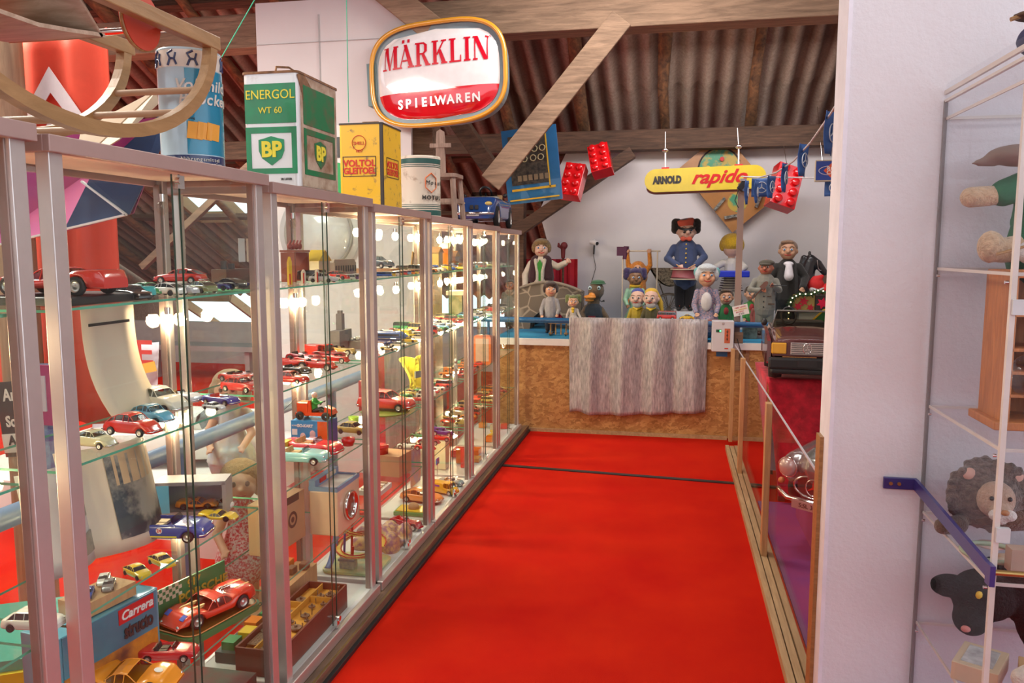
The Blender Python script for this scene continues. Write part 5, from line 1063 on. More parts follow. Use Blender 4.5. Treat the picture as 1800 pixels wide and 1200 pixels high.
for i, (X, y, c) in enumerate(((-1.40, 6.02, 'orange'), (-1.46, 6.45, 'cream'), (-1.38, 6.50, 'red'), (-1.58, 6.05, 'cream'), (-1.57, 6.5, 'orange'))):
    t = thing('wooden_brick', ['orange wooden brick at the near end, last showcase floor', 'cream wooden brick beside the banana toy', 'red wooden brick at the far end of the last showcase', 'cream wooden brick at the back near end', 'orange wooden brick at the far back corner'][i], 'wooden brick', Vector((X, y, z))); MB().box((0, 0, .02), (.06, .07, .04)).build('block', paint(CR[c]), t, bevel=.003)
# first showcase, only its far end in view
for sh, y, c, kd, lab in ((2, 1.33, 'white', 'saloon', 'white model car at the far end of the first showcase'), (4, 1.30, 'grey', 'truck', 'grey model truck at the far end of the first showcase')):
    car_small('model_car', kd, .14, CR[c], lab, Vector((-1.45, y, ZS[sh])), R(0))
# ---------------------------------------------------------------- puppet stage at the end of the aisle
def osb():
    m, n, l, b = newmat('osb_board'); tc = n.new('ShaderNodeTexCoord'); mp = n.new('ShaderNodeMapping'); l.new(tc.outputs['Object'], mp.inputs[0]); mp.inputs['Scale'].default_value = (1, 1, 1.6)
    v = n.new('ShaderNodeTexVoronoi'); v.inputs['Scale'].default_value = 26; nz = noise(n, l, mp.outputs[0], 7, 4, .6); 
    ad = n.new('ShaderNodeVectorMath'); ad.operation = 'MULTIPLY_ADD'; l.new(nz, ad.inputs[0]); ad.inputs[1].default_value = (.35, .35, .35); l.new(mp.outputs[0], ad.inputs[2]); l.new(ad.outputs[0], v.inputs['Vector'])
    r = ramp(n, l, v.outputs['Color'], [(.15, (.34, .15, .045)), (.5, (.47, .225, .07)), (.9, (.60, .33, .12))]); l.new(r.outputs[0], b.inputs['Base Color'])
    b.inputs['Roughness'].default_value = .6; bump(n, l, b, v.outputs['Distance'], .15); return m
OSB = osb()
YC_ = 6.86
c = thing('stage_counter', 'long particle board counter front carrying the puppet stage', 'counter', (0, 0, 0))
MB().box((.45, YC_+.01, .40), (4.0, .02, .78)).build('front_panel', OSB, c); MB().box((.45, YC_-.006, .80), (4.0, .05, .055)).build('white_lip', WHT, c)
MB().box((.45, YC_+.9, .82), (4.0, 1.76, .03)).build('blue_stage_floor', M('stage_blue', (.02, .16, .33), .6, c2=(.03, .30, .50), vs=2), c)
MB().box((-.40, YC_-.014, .015), (1.75, .018, .03)).build('kick_trim', PINEY, c); MB().box((1.45, YC_-.014, .015), (1.9, .018, .03)).build('kick_trim', PINEY, c)
MB().box((.62, YC_-.004, .40), (.03, .008, .74)).build('joint_batten', wood('batten_brown', (.42, .22, .11), (.3, .14, .07)), c)
c = thing('hand_rail', 'blue painted tubular rail running along the front of the puppet stage', 'rail', (0, 0, 0))
BLR = M('rail_blue', (.01, .10, .27), .3, coat=.5)
MB().cyl((-1.7, YC_-.02, .995), (2.4, YC_-.02, .975), .024, n=16).build('tube', BLR, c)
for x in (-1.6, -.62, .38, 1.40): MB().cyl((x, YC_-.0, .82), (x, YC_-.015, .98), .012, n=8).build('bracket', BLR, c)
# silver crushed velvet cloth over the rail
SV = M('silver_velvet', (.56, .53, .56), .42, .3, c2=(.30, .28, .30), vs=55, lo=.36, hi=.64, bmp=.5, bs=50, sheen=.3, scale=(1.6, 1, .28))
a, b = P(1000, 562, YC_-.06), P(1245, 565, YC_-.06); cw = b.x-a.x
def vel(u, v):
    x = a.x+cw*u*(1-.012*v)+.01*v; fold = .026*math.sin(u*26+.6*math.sin(v*2))*min(1, v*2.2)+.010*math.sin(u*57+2)*v
    hem = .03*math.sin(u*3+1)-.02*math.exp(-((u-.06)/.05)**2)
    if v < .12: t_ = v/.12*math.pi*.6; return (x, YC_-.02-.030*math.cos(t_ - math.pi*.4)+.0, .995+.030*math.sin(t_+.35))
    w_ = (v-.12)/.88; return (x, YC_-.058+fold-.01*w_, 1.012-(.80+hem-.0)*w_)
o = MB().grid(vel, 90, 30).build('velvet_cloth', SV, None, solid=.003); tag(o, 'silver grey crushed velvet cloth draped over the stage rail', 'cloth')
# counter top cloth ledge with toy vehicles
t = thing('display_ledge', 'thin reddish shelf board behind the velvet cloth', 'ledge', (0, 0, 0)); MB().box((.03, YC_+.06, 1.005), (.86, .12, .012)).build('board', M('red_board', (.36, .12, .10), .5), t); 
for x in (-.3, .1, .42): MB().box((x, YC_+.06, .919), (.02, .1, .16)).build('bracket', MDK, t)
zz = 1.011
p = P(1172, 560, YC_+.06); t = car_full('model_bus', 'bus', .165, (.60, .04, .03), 'red and white toy camper bus on the ledge above the velvet', (p.x, YC_+.06, zz), R(176), cat='toy bus'); 
MB().box((0, 0, .385), (.86, .325, .055)).build('white_roof', WHT, t, bevel=.02)
p = P(1207, 560, YC_+.06); car_full('model_car', 'beetle', .125, (.80, .48, .02), 'small yellow rounded toy car on the ledge beside the camper bus', (p.x, YC_+.05, zz), R(184))
# coin box
p = P(1270, 590, YC_-.09)
t = thing('coin_box', 'pale grey metal coin box with a red instruction plate', 'coin box', (p.x, YC_-.09, p.z)); w, h = .175, .255
MB().box((0, 0, 0), (w, .10, h)).build('casing', M('enamel_grey', (.62, .60, .64), .4, var=.04), t, bevel=.006)
MB().box((.035, -.051, .005), (.045, .004, .12)).build('red_plate', M('plate_red', (.55, .13, .06), .4), t); MB().box((-.035, -.051, .045), (.04, .004, .022)).build('display', M('display_dark', (.01, .10, .05), .3), t); MB().box((-.022, -.054, .045), (.010, .002, .014)).build('green_light', M('led_green', (.1, .9, .3), .4, emis=(.1, 1, .3), es=3), t)
mb = MB()
for z_ in (.04, .01, -.02): mb.tube([(.035, -.054, z_+.012), (.040, -.054, z_), (.035, -.054, z_-.012), (.030, -.054, z_)], .003, 4, closed=True)
mb.build('plate_drawing', BKP, t); MB().cyl((.0, -.05, .105), (0, -.056, .105), .008).build('keyhole', CHR, t); MB().box((.03, -.051, -.10), (.03, .003, .009)).build('small_label', RDP, t)
MB().box((0, .03, -.15), (.09, .04, .05)).build('blue_foot', BLR, t)
MB().tube([(w/2+.03, .0, -.02), (w/2+.06, -.0, -.12), (w/2+.05, .0, -.20)], .004, 6).build('cable', BLK, t)
# stage post with lamp
p0 = P(1296, 560, YC_+.05); p1 = P(1303, 322, YC_+.05)
c = thing('stage_post', 'slim upright timber post rising through the puppet stage rail', 'post', (0, 0, 0)); MB().box(((p0.x+p1.x)/2, YC_+.05, (.84+p1.z)/2), (.05, .035, p1.z-.84)).build('timber', M('pinkish_wood', (.34, .24, .21), .7, var=.12, vs=5), c)
MB().box((p0.x+.01, YC_-.015, .76), (.07, .03, .32)).build('lower_piece', MWD, c)
q = P(1306, 326, YC_-.0); c = thing('spotlight', 'small black spotlight clamped on top of the slim stage post', 'lamp', q)
MB().box((.0, 0, .0), (.06, .05, .09), 0, Euler((0, R(35), 0)).to_matrix()).build('housing', BLK, c, bevel=.006); MB().box((.022, -.028, -.03), (.035, .006, .05), 0, Euler((0, R(35), 0)).to_matrix()).build('reflector', CHR, c); MB().tube([(-.03, 0, -.02), (-.06, 0, -.12), (-.03, 0, -.18)], .004, 6).build('cable', BLK, c)
MB().box((-.0, .0, .045), (.05, .06, .02)).build('clamp', CHR, c)
# price card
q = P(1302, 545, YC_-.02); c = thing('price_card', 'small tilted white card with handwritten coloured lines', 'sign', q, rot=(0, R(-14), 0)); MB().box((0, 0, 0), (.125, .004, .085)).build('card', WHT, c)
text('LIEBE GÄSTE', .0165, RDP, (0, -.003, .024), (1, 0, 0), (0, 0, 1), c, 'first_line'); text('DIE LESENDEN', .0165, GOLD, (0, -.003, .006), (1, 0, 0), (0, 0, 1), c, 'second_line'); text('BEWEGT', .0165, RDP, (-.01, -.003, -.012), (1, 0, 0), (0, 0, 1), c, 'third_line'); text('€ 0,50', .017, BKP, (.0, -.003, -.030), (1, 0, 0), (0, 0, 1), c, 'price_line')
# --- figures
SKIN = M('puppet_skin', (.62, .33, .20), .6, var=.05); SKP = M('pale_puppet_skin', (.66, .42, .32), .6); EYW = M('eye_white', (.8, .8, .78), .2); IRB = M('iris_blue', (.03, .15, .35), .2); LIP = M('lip_red', (.45, .04, .03), .5)
def fur(name, col, v=.5): return M(name, col, .95, var=v, vs=60, bmp=.8, bs=120, sheen=.3)
def figure(name, label, px, py_top, Y, base, skin=SKIN, head=.2, hair=None, hairstyle='bob', top=None, bottom=None, shoes=BLK, arms=None, rz=0, dress=None, cat='puppet', turn=0, bulk=1.0, group=None, leg=True, mouth=True, nose=1.0, yb=None):
    head *= 1.17; pt = P(px, py_top, Y); H = pt.z-base; t = thing(name, label, cat, (pt.x, Y, base), rz, group, scale=H)
    hr = head/2; hz = 1-hr*.98; sh = 1-head-.035; hip = sh*.50; sw = .105*bulk+.02
    arms = arms or [[(.17, -.0, hip+.12), (.16, -.06, hip-.02)], [(-.17, 0, hip+.12), (-.16, -.06, hip-.02)]]
    tr = Euler((0, 0, turn)).to_matrix()
    def hd(x, y, z): return tr @ Vector((x, y, z))+Vector((0, 0, hz))
    S = [('e', hd(0, 0, 0), (hr*.84, hr*.88, hr)), ('e', hd(0, -hr*.35, -hr*.45), (hr*.6, hr*.55, hr*.42)), ('e', hd(0, -hr*.98, -hr*.12), (hr*.16*nose, hr*.26*nose, hr*.18*nose)),
         ('e', hd(hr*.84, 0, -.1*hr), (hr*.14, hr*.18, hr*.24)), ('e', hd(-hr*.84, 0, -.1*hr), (hr*.14, hr*.18, hr*.24)), ('e', hd(hr*.42, -hr*.62, -.28*hr), (hr*.26,)*3), ('e', hd(-hr*.42, -hr*.62, -.28*hr), (hr*.26,)*3),
         ('c', [(0, 0, hz-hr*.7), (0, 0, sh)], [.042, .045]), ('c', [(0, 0, sh-.03), (0, 0, hip)], [.07*bulk, .07*bulk])]
    for k, (el, wr) in enumerate(arms):
        s = 1 if el[0] > 0 else -1; S.append(('c', [(s*sw*.8, 0, sh-.035), el, wr], [.030, .024, .018]))
        d = (Vector(wr)-Vector(el)).normalized(); pl = Vector(wr)+d*.03; sd = d.cross(Vector((0, 1, 0))); sd = sd.normalized() if sd.length > .2 else Vector((0, 0, 1)); dn = d.cross(sd)
        S.append(('c', [wr, pl], [.017, .022]))
        for f in range(4): o_ = sd*(.0135*(f-1.5)); S.append(('c', [pl+o_*.8, pl+o_*1.2+d*.030, pl+o_*1.2+d*(.046+.006*(f in (1, 2)))+dn*.012], [.0075, .0068, .0058]))
        S.append(('c', [Vector(wr)+d*.012+sd*.016, pl+sd*.036+d*.004, pl+sd*.042+d*.02], [.008, .007, .006]))
    if leg:
        for s in (-1, 1): S.append(('c', [(s*.05, 0, hip), (s*.052, -.01, hip*.52), (s*.052, 0, .03)], [.042*bulk, .034*bulk, .026]))
    blob('body', S, skin, t, .0085)
    for s in (-1, 1):
        MB().sph(hd(s*hr*.34, -hr*.80, hr*.10), (hr*.135, hr*.10, hr*.115), 12).build('eye', EYW, t)
        MB().sph(hd(s*hr*.34, -hr*.875, hr*.09), (hr*.085, hr*.05, hr*.095), 10).build('iris', BLK if hair is None else IRB, t)
        MB().tube([hd(s*hr*.15, -hr*.88, hr*.33), hd(s*hr*.36, -hr*.84, hr*.40), hd(s*hr*.55, -hr*.72, hr*.32)], hr*.035, 5).build('eyebrow', MDK, t)
    if mouth: MB().tube([hd(-hr*.30, -hr*.80, -hr*.40), hd(0, -hr*.93, -hr*.48), hd(hr*.30, -hr*.80, -hr*.40)], hr*.06, 6).build('mouth', LIP, t)
    if hair:
        if hairstyle == 'bob': HS = [('e', hd(0, hr*.18, hr*.34), (hr*1.02, hr*.98, hr*.82)), ('e', hd(0, -hr*.45, hr*.72), (hr*.8, hr*.45, hr*.30))]+[('e', hd(s*hr*.80, -.0, hr*.08), (hr*.30, hr*.5, hr*.55)) for s in (-1, 1)]
        elif hairstyle == 'curly': HS = [('e', hd(hr*1.0*math.cos(a), hr*.25+hr*.75*math.sin(a)*.6+.0, hr*(.15+.75*abs(math.sin(b_)))), (hr*.42,)*3) for a in (0, .8, 1.6, 2.4, 3.14) for b_ in (0, .5, 1.1)]+[('e', hd(0, hr*.28, hr*.35), (hr*.98, hr*.85, hr*.8)), ('e', hd(0, hr*.1, hr*.75), (hr*.8, hr*.8, hr*.45))]
        else: HS = [('e', hd(0, hr*.22, hr*.30), (hr*.95, hr*.90, hr*.80)), ('e', hd(-hr*.1, -hr*.3, hr*.82), (hr*.7, hr*.45, hr*.22))]
        blob('hair', HS, hair, t, .010)
    def sleeves(r0=.044, ext=1.0):
        o = []
        for el, wr in arms:
            s = 1 if el[0] > 0 else -1; w2 = Vector(el)+(Vector(wr)-Vector(el))*(.92*ext); o.append(('c', [(s*sw*.85, 0, sh-.035), el, w2], [r0*1.12, r0, r0*.82]))
        return o
    if top: blob('jacket', [('c', [(0, .0, sh-.035), (0, 0, (sh+hip)/2), (0, 0, hip-.01)], [.095*bulk, .105*bulk, .110*bulk]), ('e', (0, 0, sh-.04), (sw*1.02, .062*bulk, .05))]+sleeves(), top, t, .0095)
    if dress: blob('dress', [('c', [(0, 0, sh-.04), (0, 0, hip+.03), (0, 0, hip*.45)], [.085*bulk, .095*bulk, .17*bulk])]+sleeves(), dress, t, .0105)
    if bottom and leg: blob('trousers', [('c', [(s*.045, 0, hip+.02), (s*.055, -.01, hip*.52), (s*.055, 0, .07)], [.064*bulk, .052*bulk, .045*bulk]) for s in (-1, 1)], bottom, t, .0095)
    if leg and shoes:
        for s in (-1, 1): blob('shoe', [('c', [(s*.056, .02, .028), (s*.065, -.075, .022)], [.030, .028])], shoes, t, .009)
    t['hz'] = hz; t['hr'] = hr; t['sh'] = sh; t['hip'] = hip
    return t
def cloth(name, col, **k): return M(name, col, .9, var=k.pop('var', .15), sheen=.2, bmp=.3, bs=80, **k)
ST = .836
# drummer
D = figure('drummer_puppet', 'large moustached drummer puppet in blue uniform and red cap', 1207, 388, 8.0, 1.01, SKP, .20, fur('black_curls', (.02, .018, .016)), 'curly', cloth('uniform_blue', (.04, .06, .14)), cloth('trousers_black', (.015, .012, .015)), BLK,
           [[(.20, -.04, .60), (.10, -.17, .50)], [(-.20, -.04, .58), (-.08, -.18, .50)]], bulk=1.25, turn=R(8), nose=1.3, mouth=False)
KE = M('kepi_red', (.55, .09, .05), .8, var=.1)
MB().lathe([(.080, 0), (.088, .035), (.094, .075), (.088, .088), (0, .092)], (0, .005, .93), 24, 0, Euler((R(10), R(-10), 0)).to_matrix()).build('cap', KE, D); MB().lathe([(.0, 0), (.10, -.004), (.10, .004), (0, .006)], (0, -.045, .932), 20, 0, Euler((R(24), 0, 0)).to_matrix()).build('cap_peak', BLK, D)
blob('moustache', [('c', [(-.045, -.09, .865), (0, -.105, .875), (.045, -.09, .865)], [.010, .014, .010])], BLK, D, .005); blob('bow_tie', [('e', (-.035, -.10, .80), (.032, .018, .028)), ('e', (.035, -.10, .80), (.032, .018, .028)), ('e', (0, -.105, .80), (.014,)*3)], KE, D, .006)
MB().lathe([(0, .0), (.135, 0), (.14, .006), (.135, .012), (.132, .10), (.14, .106), (.135, .112), (0, .112)], (-.02, -.22, .36), 28, 0, Euler((R(-6), R(6), 0)).to_matrix()).build('drum', M('drum_maroon', (.26, .06, .07), .5, var=.2), D)
mb = MB()
for z_ in (.362, .468): mb.tube([(-.02+.139*math.cos(a*.35), -.22+.139*math.sin(a*.35), z_) for a in range(18)], .007, 6, closed=True)
mb.build('drum_hoop', M('drum_cream', (.50, .40, .28), .5), D)
for s in (-1, 1): MB().cyl((s*.10, -.20, .52), (s*.03-.01, -.26, .475), .006, n=6).build('drumstick', PINE, D)
MB().bar((.055, -.045, .44), (.055, -.045, .04), .006, .012).bar((-.055, -.045, .44), (-.055, -.045, .04), .006, .012).build('red_piping', KE, D)
mb = MB()
for i in range(5): mb.sph((0, -.135, .74-.05*i), .009, 8)
mb.build('buttons', GOLD, D)
t = thing('plinth_box', 'white box the drummer puppet stands on', 'box', (.16, 8.0, ST)); MB().box((0, 0, .087), (.30, .4, .174)).build('carton', WHT, t)
# fence boy
B = figure('boy_puppet', 'puppet boy with blond bowl haircut, dark vest and waving arm', 952, 421, 8.15, ST, SKP, .185, fur('hair_blond', (.30, .19, .07)), 'bob', cloth('cream_linen', (.60, .52, .42)), MDK, BLK, [[(.20, -.0, .68), (.30, -.06, .73)], [(-.19, -.02, .58), (-.18, -.08, .44)]], bulk=1.15, turn=R(8))
blob('vest', [('c', [(-.06, -.02, .75), (-.075, -.03, .55)], [.07, .085]), ('c', [(.06, -.02, .75), (.075, -.03, .55)], [.07, .085])], cloth('vest_dark', (.05, .015, .02)), B, .009)
blob('fleece_trim', [('c', [(-.055, -.10, .76), (-.03, -.125, .62), (-.03, -.125, .5)], [.022, .018, .018]), ('c', [(.055, -.10, .76), (.03, -.125, .62), (.03, -.125, .5)], [.022, .018, .018])], fur('fleece_cream', (.62, .55, .45), .2), B, .007)
MB().prism([(-.018, 0), (.018, 0), (.028, .2), (0, .25), (-.028, .2)], (0, -.13, .52), (1, 0, 0), (0, 0, 1), (0, .012, 0)).build('green_tie', cloth('tie_green', (.04, .25, .03)), B)
# boy with grey shirt in front
figure('boy_puppet', 'puppet boy with brown hair and grey short sleeved shirt', 968, 496, 7.30, ST, SKIN, .25, fur('hair_brown', (.06, .025, .015)), 'bob', cloth('shirt_grey', (.34, .32, .33)), cloth('shorts_black', (.02, .02, .03)), BLK, [[(.17, -.03, .46), (.15, -.12, .38)], [(-.18, -.03, .45), (-.16, -.12, .36)]], turn=R(14), bulk=1.1)
G = figure('girl_puppet', 'seated puppet girl with flowered headscarf and green curls', 1008, 520, 7.22, .93, SKIN, .36, fur('hair_moss', (.22, .26, .08)), 'curly', None, None, None, [[(.20, -.06, .36), (.30, -.2, .22)], [(-.20, -.06, .36), (-.22, -.2, .24)]], dress=cloth('dress_beige', (.50, .43, .38)), leg=False, bulk=1.4, turn=R(10))
blob('headscarf', [('e', (-.02, .06, .90), (.20, .18, .15)), ('e', (-.13, .02, .76), (.08, .12, .14))], M('scarf_floral', (.62, .48, .42), .8, c2=(.35, .12, .10), vs=70, lo=.4, hi=.5), G, .012)
blob('yellow_bow', [('e', (0, -.13, .55), (.07, .04, .05)), ('e', (.0, -.12, .47), (.05, .03, .08))], GOLD, G, .01)
t = thing('wooden_sled', 'small orange wooden sled standing on the blue stage', 'sled', P(982, 590, 7.08)); t.location.z = ST
for x in (-.07, .07): MB().tube([(x-.0, -.10, .03), (x, -.07, .008), (x, .1, .008)], .007, 6).build('runner', MOR, t)
for x in (-.07, -.024, .024, .07):
    MB().bar((x, -.02, .01), (x, -.02, .11), .012, .012).build('upright', MOR, t)
MB().box((0, 0, .118), (.17, .14, .014)).build('seat', MOR, t)
# duck
q = P(1046, 490, 7.55); Dk = thing('duck_puppet', 'brown plush duck with orange bill, pipe and green cap', 'puppet', (q.x, 7.55, ST), rot=(0, 0, R(-4)), scale=q.z-ST)
DB = fur('duck_brown', (.17, .11, .06)); 
blob('body', [('c', [(-.02, 0, .12), (-.02, 0, .32), (-.03, 0, .52)], [.20, .19, .12]), ('e', (.03, -.02, .78), (.155, .16, .17)), ('c', [(-.03, 0, .5), (.01, 0, .66)], [.11, .11])]+[('c', [(-.15, -.03, .45), (-.22, -.12, .34), (-.16, -.2, .26)], [.06, .05, .04])]+[('c', [(.12, 0, .42), (.24, -.08, .28), (.30, -.12, .20)], [.06, .05, .045])]+[('c', [(-.16, -.2, .27), (-.16+.03*k, -.24, .18)], [.016, .012]) for k in (-1, 0, 1, 2)], DB, Dk, .013)
blob('bill', [('e', (-.06, -.20, .66), (.12, .11, .045)), ('e', (-.07, -.18, .60), (.09, .09, .03)), ('e', (-.03, -.14, .70), (.07, .06, .05))], M('bill_orange', (.70, .26, .04), .5), Dk, .01)
for x in (-.07, .10):
    MB().sph((x, -.15, .83), (.034, .025, .042), 12).build('eye', M('eye_pale_blue', (.45, .62, .66), .3), Dk); MB().sph((x, -.172, .83), (.016, .01, .022), 8).build('pupil', BLK, Dk)
blob('cap', [('e', (.06, .0, .94), (.13, .13, .045)), ('e', (.06, 0, .91), (.16, .16, .018))], cloth('cap_green', (.04, .13, .06)), Dk, .01); MB().tube([(.08, -.17, .64), (.16, -.22, .58), (.22, -.22, .60)], [.008, .008, .022], 8).build('pipe', BLK, Dk)
blob('waistcoat', [('c', [(-.02, -.01, .12), (-.02, -.02, .36)], [.215, .20])], cloth('vest_black', (.02, .03, .045)), Dk, .013); MB().box((-.02, -.215, .28), (.14, .02, .05)).build('red_belt', M('belt_red', (.22, .02, .03), .6), Dk)
# purple hatted sorceress
S_ = figure('sorceress_puppet', 'puppet with round purple hat, brown face and sparkling green gown', 1117, 474, 7.75, ST, M('skin_brown', (.26, .13, .06), .5, var=.3), .24, fur('purple_fur', (.05, .03, .12)), 'curly', None, None, None, [[(.16, -.04, .5), (.12, -.14, .42)], [(-.16, -.04, .5), (-.12, -.14, .42)]], dress=M('gown_green', (.01, .16, .13), .5, .2, c2=(.3, .5, .35), vs=120, lo=.62, hi=.66), turn=R(10), leg=False, bulk=1.1, mouth=False, nose=1.2)
blob('yellow_collar', [('e', (0, -.02, .73), (.10, .08, .035))], GOLD, S_, .009)
# two gnome heads
for px, py, Y, c1, lab, nm in ((1121, 509, 7.42, (.06, .08, .30), 'gnome puppet with blue cap and rosy face', 'blue'), (1145, 509, 7.34, (.62, .38, .03), 'gnome puppet with long yellow hood beside the blue capped one', 'yellow')):
    g = figure('gnome_puppet', lab, px, py, Y, ST+.0, SKP, .34, None, 'bob', cloth('jacket_%s' % nm, (.50, .34, .03) if nm == 'blue' else (.10, .08, .03)), cloth('breeches_olive', (.08, .07, .03)), MDK, [[(.2, -.05, .35), (.2, -.16, .3)], [(-.2, -.05, .35), (-.2, -.16, .3)]], turn=R(-12), bulk=1.35, nose=1.5)
    blob('hood', [('e', (0, .05, .93), (.15, .15, .11)), ('c', [(.04, .08, .92), (.20, .10, .70), (.26, .08, .46)], [.12, .07, .03] if nm == 'yellow' else [.1, .03, .01])], cloth('hood_'+nm, c1), g, .012)
    blob('beard', [('e', (0, -.12, .66), (.11, .06, .07))], fur('beard_white', (.6, .55, .52), .2), g, .01)
    blob('scarf', [('c', [(-.08, -.08, .6), (0, -.14, .56), (.08, -.08, .6)], [.03, .035, .03])], GOLD, g, .01)
# orange acrobat hanging from a bar
q = P(1122, 452, 8.15); A = thing('acrobat_puppet', 'shaggy orange monkey puppet hanging by its arms from a bar', 'puppet', (q.x, 8.15, q.z))
OF = fur('orange_fur', (.72, .24, .02), .4)
blob('body', [('c', [(-.11, 0, .04), (-.10, -.01, -.08), (-.05, 0, -.17)], [.022, .026, .035]), ('c', [(.11, 0, .04), (.12, -.01, -.08), (.06, 0, -.17)], [.022, .026, .035]), ('e', (0, 0, -.20), (.10, .07, .09)), ('c', [(0, 0, -.2), (0, 0, -.34)], [.08, .09]), ('e', (0, -.01, -.105), (.075, .07, .07))]+[('c', [(s*.05, 0, -.36), (s*.08, -.05, -.46)], [.035, .02]) for s in (-1, 1)], OF, A, .009)
blob('face', [('e', (0, -.06, -.115), (.045, .03, .045)), ('e', (0, -.08, -.13), (.03, .025, .02))], SKIN, A, .006)
for s in (-1, 1): blob('hand', [('e', (s*.11, -.005, .055), (.022, .022, .022))]+[('c', [(s*.11+.010*(k-1.5), -.018, .05), (s*.11+.010*(k-1.5), -.020, .072), (s*.11+.010*(k-1.5), .006, .08)], [.006, .0055, .005]) for k in range(4)]+[('c', [(s*.11-.018*s, -.01, .05), (s*.11-.024*s, -.012, .07)], [.006, .005])], SKIN, A, .0045); MB().sph((s*.018, -.088, -.10), .008, 8).build('eye', BLK, A)
MB().cyl((-.16, 0, .062), (.22, 0, .062), .007, n=8).build('bar', PAPER, A); MB().cyl((.19, 0, .06), (.19, 0, -.42), .007, n=8).cyl((-.155, 0, -.0), (-.155, 0, -.65), .007, n=8).build('stand', PAPER, A); MB().box((-.17, 0, .06), (.09, .05, .09)).cyl((-.12, 0, .11), (-.13, 0, -.02), .028, n=10).build('mallet', M('mallet_maroon', (.10, .02, .06), .6), A)
# grandmother
Gm = figure('grandmother_puppet', 'grandmother puppet with white hair, patterned blouse and knitted turquoise skirt', 1243, 466, 7.22, .86, SKIN, .27, fur('hair_white', (.62, .66, .68), .25), 'bob', None, None, BLK, [[(.17, -.04, .42), (.14, -.14, .32)], [(-.17, -.04, .42), (-.14, -.14, .32)]], dress=M('blouse_pattern', (.42, .28, .32), .8, c2=(.15, .18, .28), vs=45, lo=.45, hi=.55), bulk=1.2, leg=False, turn=R(4))
blob('apron', [('e', (0, -.12, .48), (.08, .05, .14))], cloth('apron_white', (.66, .62, .62)), Gm, .01); blob('skirt', [('e', (0, 0, .13), (.22, .19, .16))], M('knit_turquoise', (.08, .38, .50), .9, var=.4, vs=90, bmp=.8), Gm, .012)
blob('bow', [('e', (-.15, .02, .90), (.04, .03, .07)), ('e', (.15, .02, .90), (.04, .03, .07)), ('c', [(-.14, .0, .92), (0, -.02, 1.0), (.14, .0, .92)], [.016, .016, .016])], M('ribbon_teal', (.15, .38, .38), .7), Gm, .01)
# yellow wig waiter
Wg = figure('waiter_puppet', 'puppet with fluffy yellow wig, striped dress and blue tray', 1287, 413, 8.1, 1.0, SKP, .25, fur('wig_yellow', (.80, .50, .02), .3), 'bob', None, None, BLK, [[(.17, -.05, .58), (.10, -.17, .54)], [(-.20, -.05, .58), (-.22, -.16, .56)]], dress=M('stripes_grey', (.55, .52, .48), .8), bulk=1.0, leg=True, turn=R(180))
MB().box((.0, -.20, .50), (.42, .24, .08)).build('tray', M('tray_blue', (.01, .03, .45), .4), Wg, bevel=.01)
mb = MB()
for i in range(7): mb.tube([((.107+.008*i)*math.cos(a*.42), (.107+.008*i)*math.sin(a*.42), .47-.032*i) for a in range(15)], .006, 5, closed=True)
mb.build('stripe', M('stripe_dark', (.10, .07, .08), .8), Wg)
t = thing('plinth_box', 'pale box under the yellow wigged puppet', 'box', (Wg.location.x, 8.1, ST)); MB().box((0, 0, .082), (.26, .3, .164)).build('carton', WHT, t)
# fiddler
Fi = figure('fiddler_puppet', 'fiddler puppet in grey suit and flat cap playing violin', 1347, 456, 7.28, .86, M('skin_red', (.48, .17, .10), .5), .185, None, 'short', cloth('suit_grey', (.27, .26, .22)), cloth('breeches_grey', (.24, .24, .20)), M('shoe_brown', (.08, .04, .03), .4), [[(.17, -.06, .60), (.08, -.19, .66)], [(-.20, -.08, .60), (-.07, -.18, .60)]], bulk=1.25, turn=R(-16), nose=1.3)
blob('flat_cap', [('e', (.01, .01, .955), (.105, .105, .045)), ('e', (-.02, -.07, .935), (.08, .06, .018))], cloth('cap_tweed', (.07, .06, .04)), Fi, .009)
blob('coat_skirt', [('c', [(0, 0, .50), (0, 0, .34)], [.125, .135])], MATS['suit_grey'], Fi, .01); MB().box((.04, -.135, .52), (.05, .012, .012)).box((.07, -.13, .42), (.08, .012, .012)).build('pocket_flap', MDK, Fi)
mb = MB()
for z_ in (.52, .45, .38): mb.sph((-.03, -.137, z_), .010, 8)
mb.build('buttons', BLK, Fi)
VIO = M('violin_brown', (.14, .05, .03), .3, coat=.5); vi = [(.0, -.05), (.035, -.045), (.03, 0), (.028, .03), (.02, .06), (0, .07), (-.02, .06), (-.028, .03), (-.03, 0), (-.035, -.045)]
ax = Vector((-.5, -.1, -.62)).normalized(); sx2 = Vector((.75, -.2, -.6)); sx2 = (sx2-ax*sx2.dot(ax)).normalized()
MB().prism(vi, (-.04, -.205, .66), sx2, -ax, ax.cross(sx2)*.022).bar(Vector((-.04, -.21, .66))+ax*.04, Vector((-.04, -.21, .66))+ax*.20, .014, .01).build('violin', VIO, Fi)
MB().cyl((.02, -.24, .67), (.24, -.22, .665), .006, n=6).build('bow', BLK, Fi)
blob('stockings', [('c', [(s*.056, 0, .20), (s*.056, 0, .05)], [.040, .034]) for s in (-1, 1)], cloth('stocking_green', (.02, .06, .05)), Fi, .009)
t = thing('figure_slab', 'flat grey base slab under the fiddler puppet', 'base', (Fi.location.x+.02, 7.28, ST)); MB().box((0, 0, .012), (.34, .26, .022)).build('slab', GRM, t)
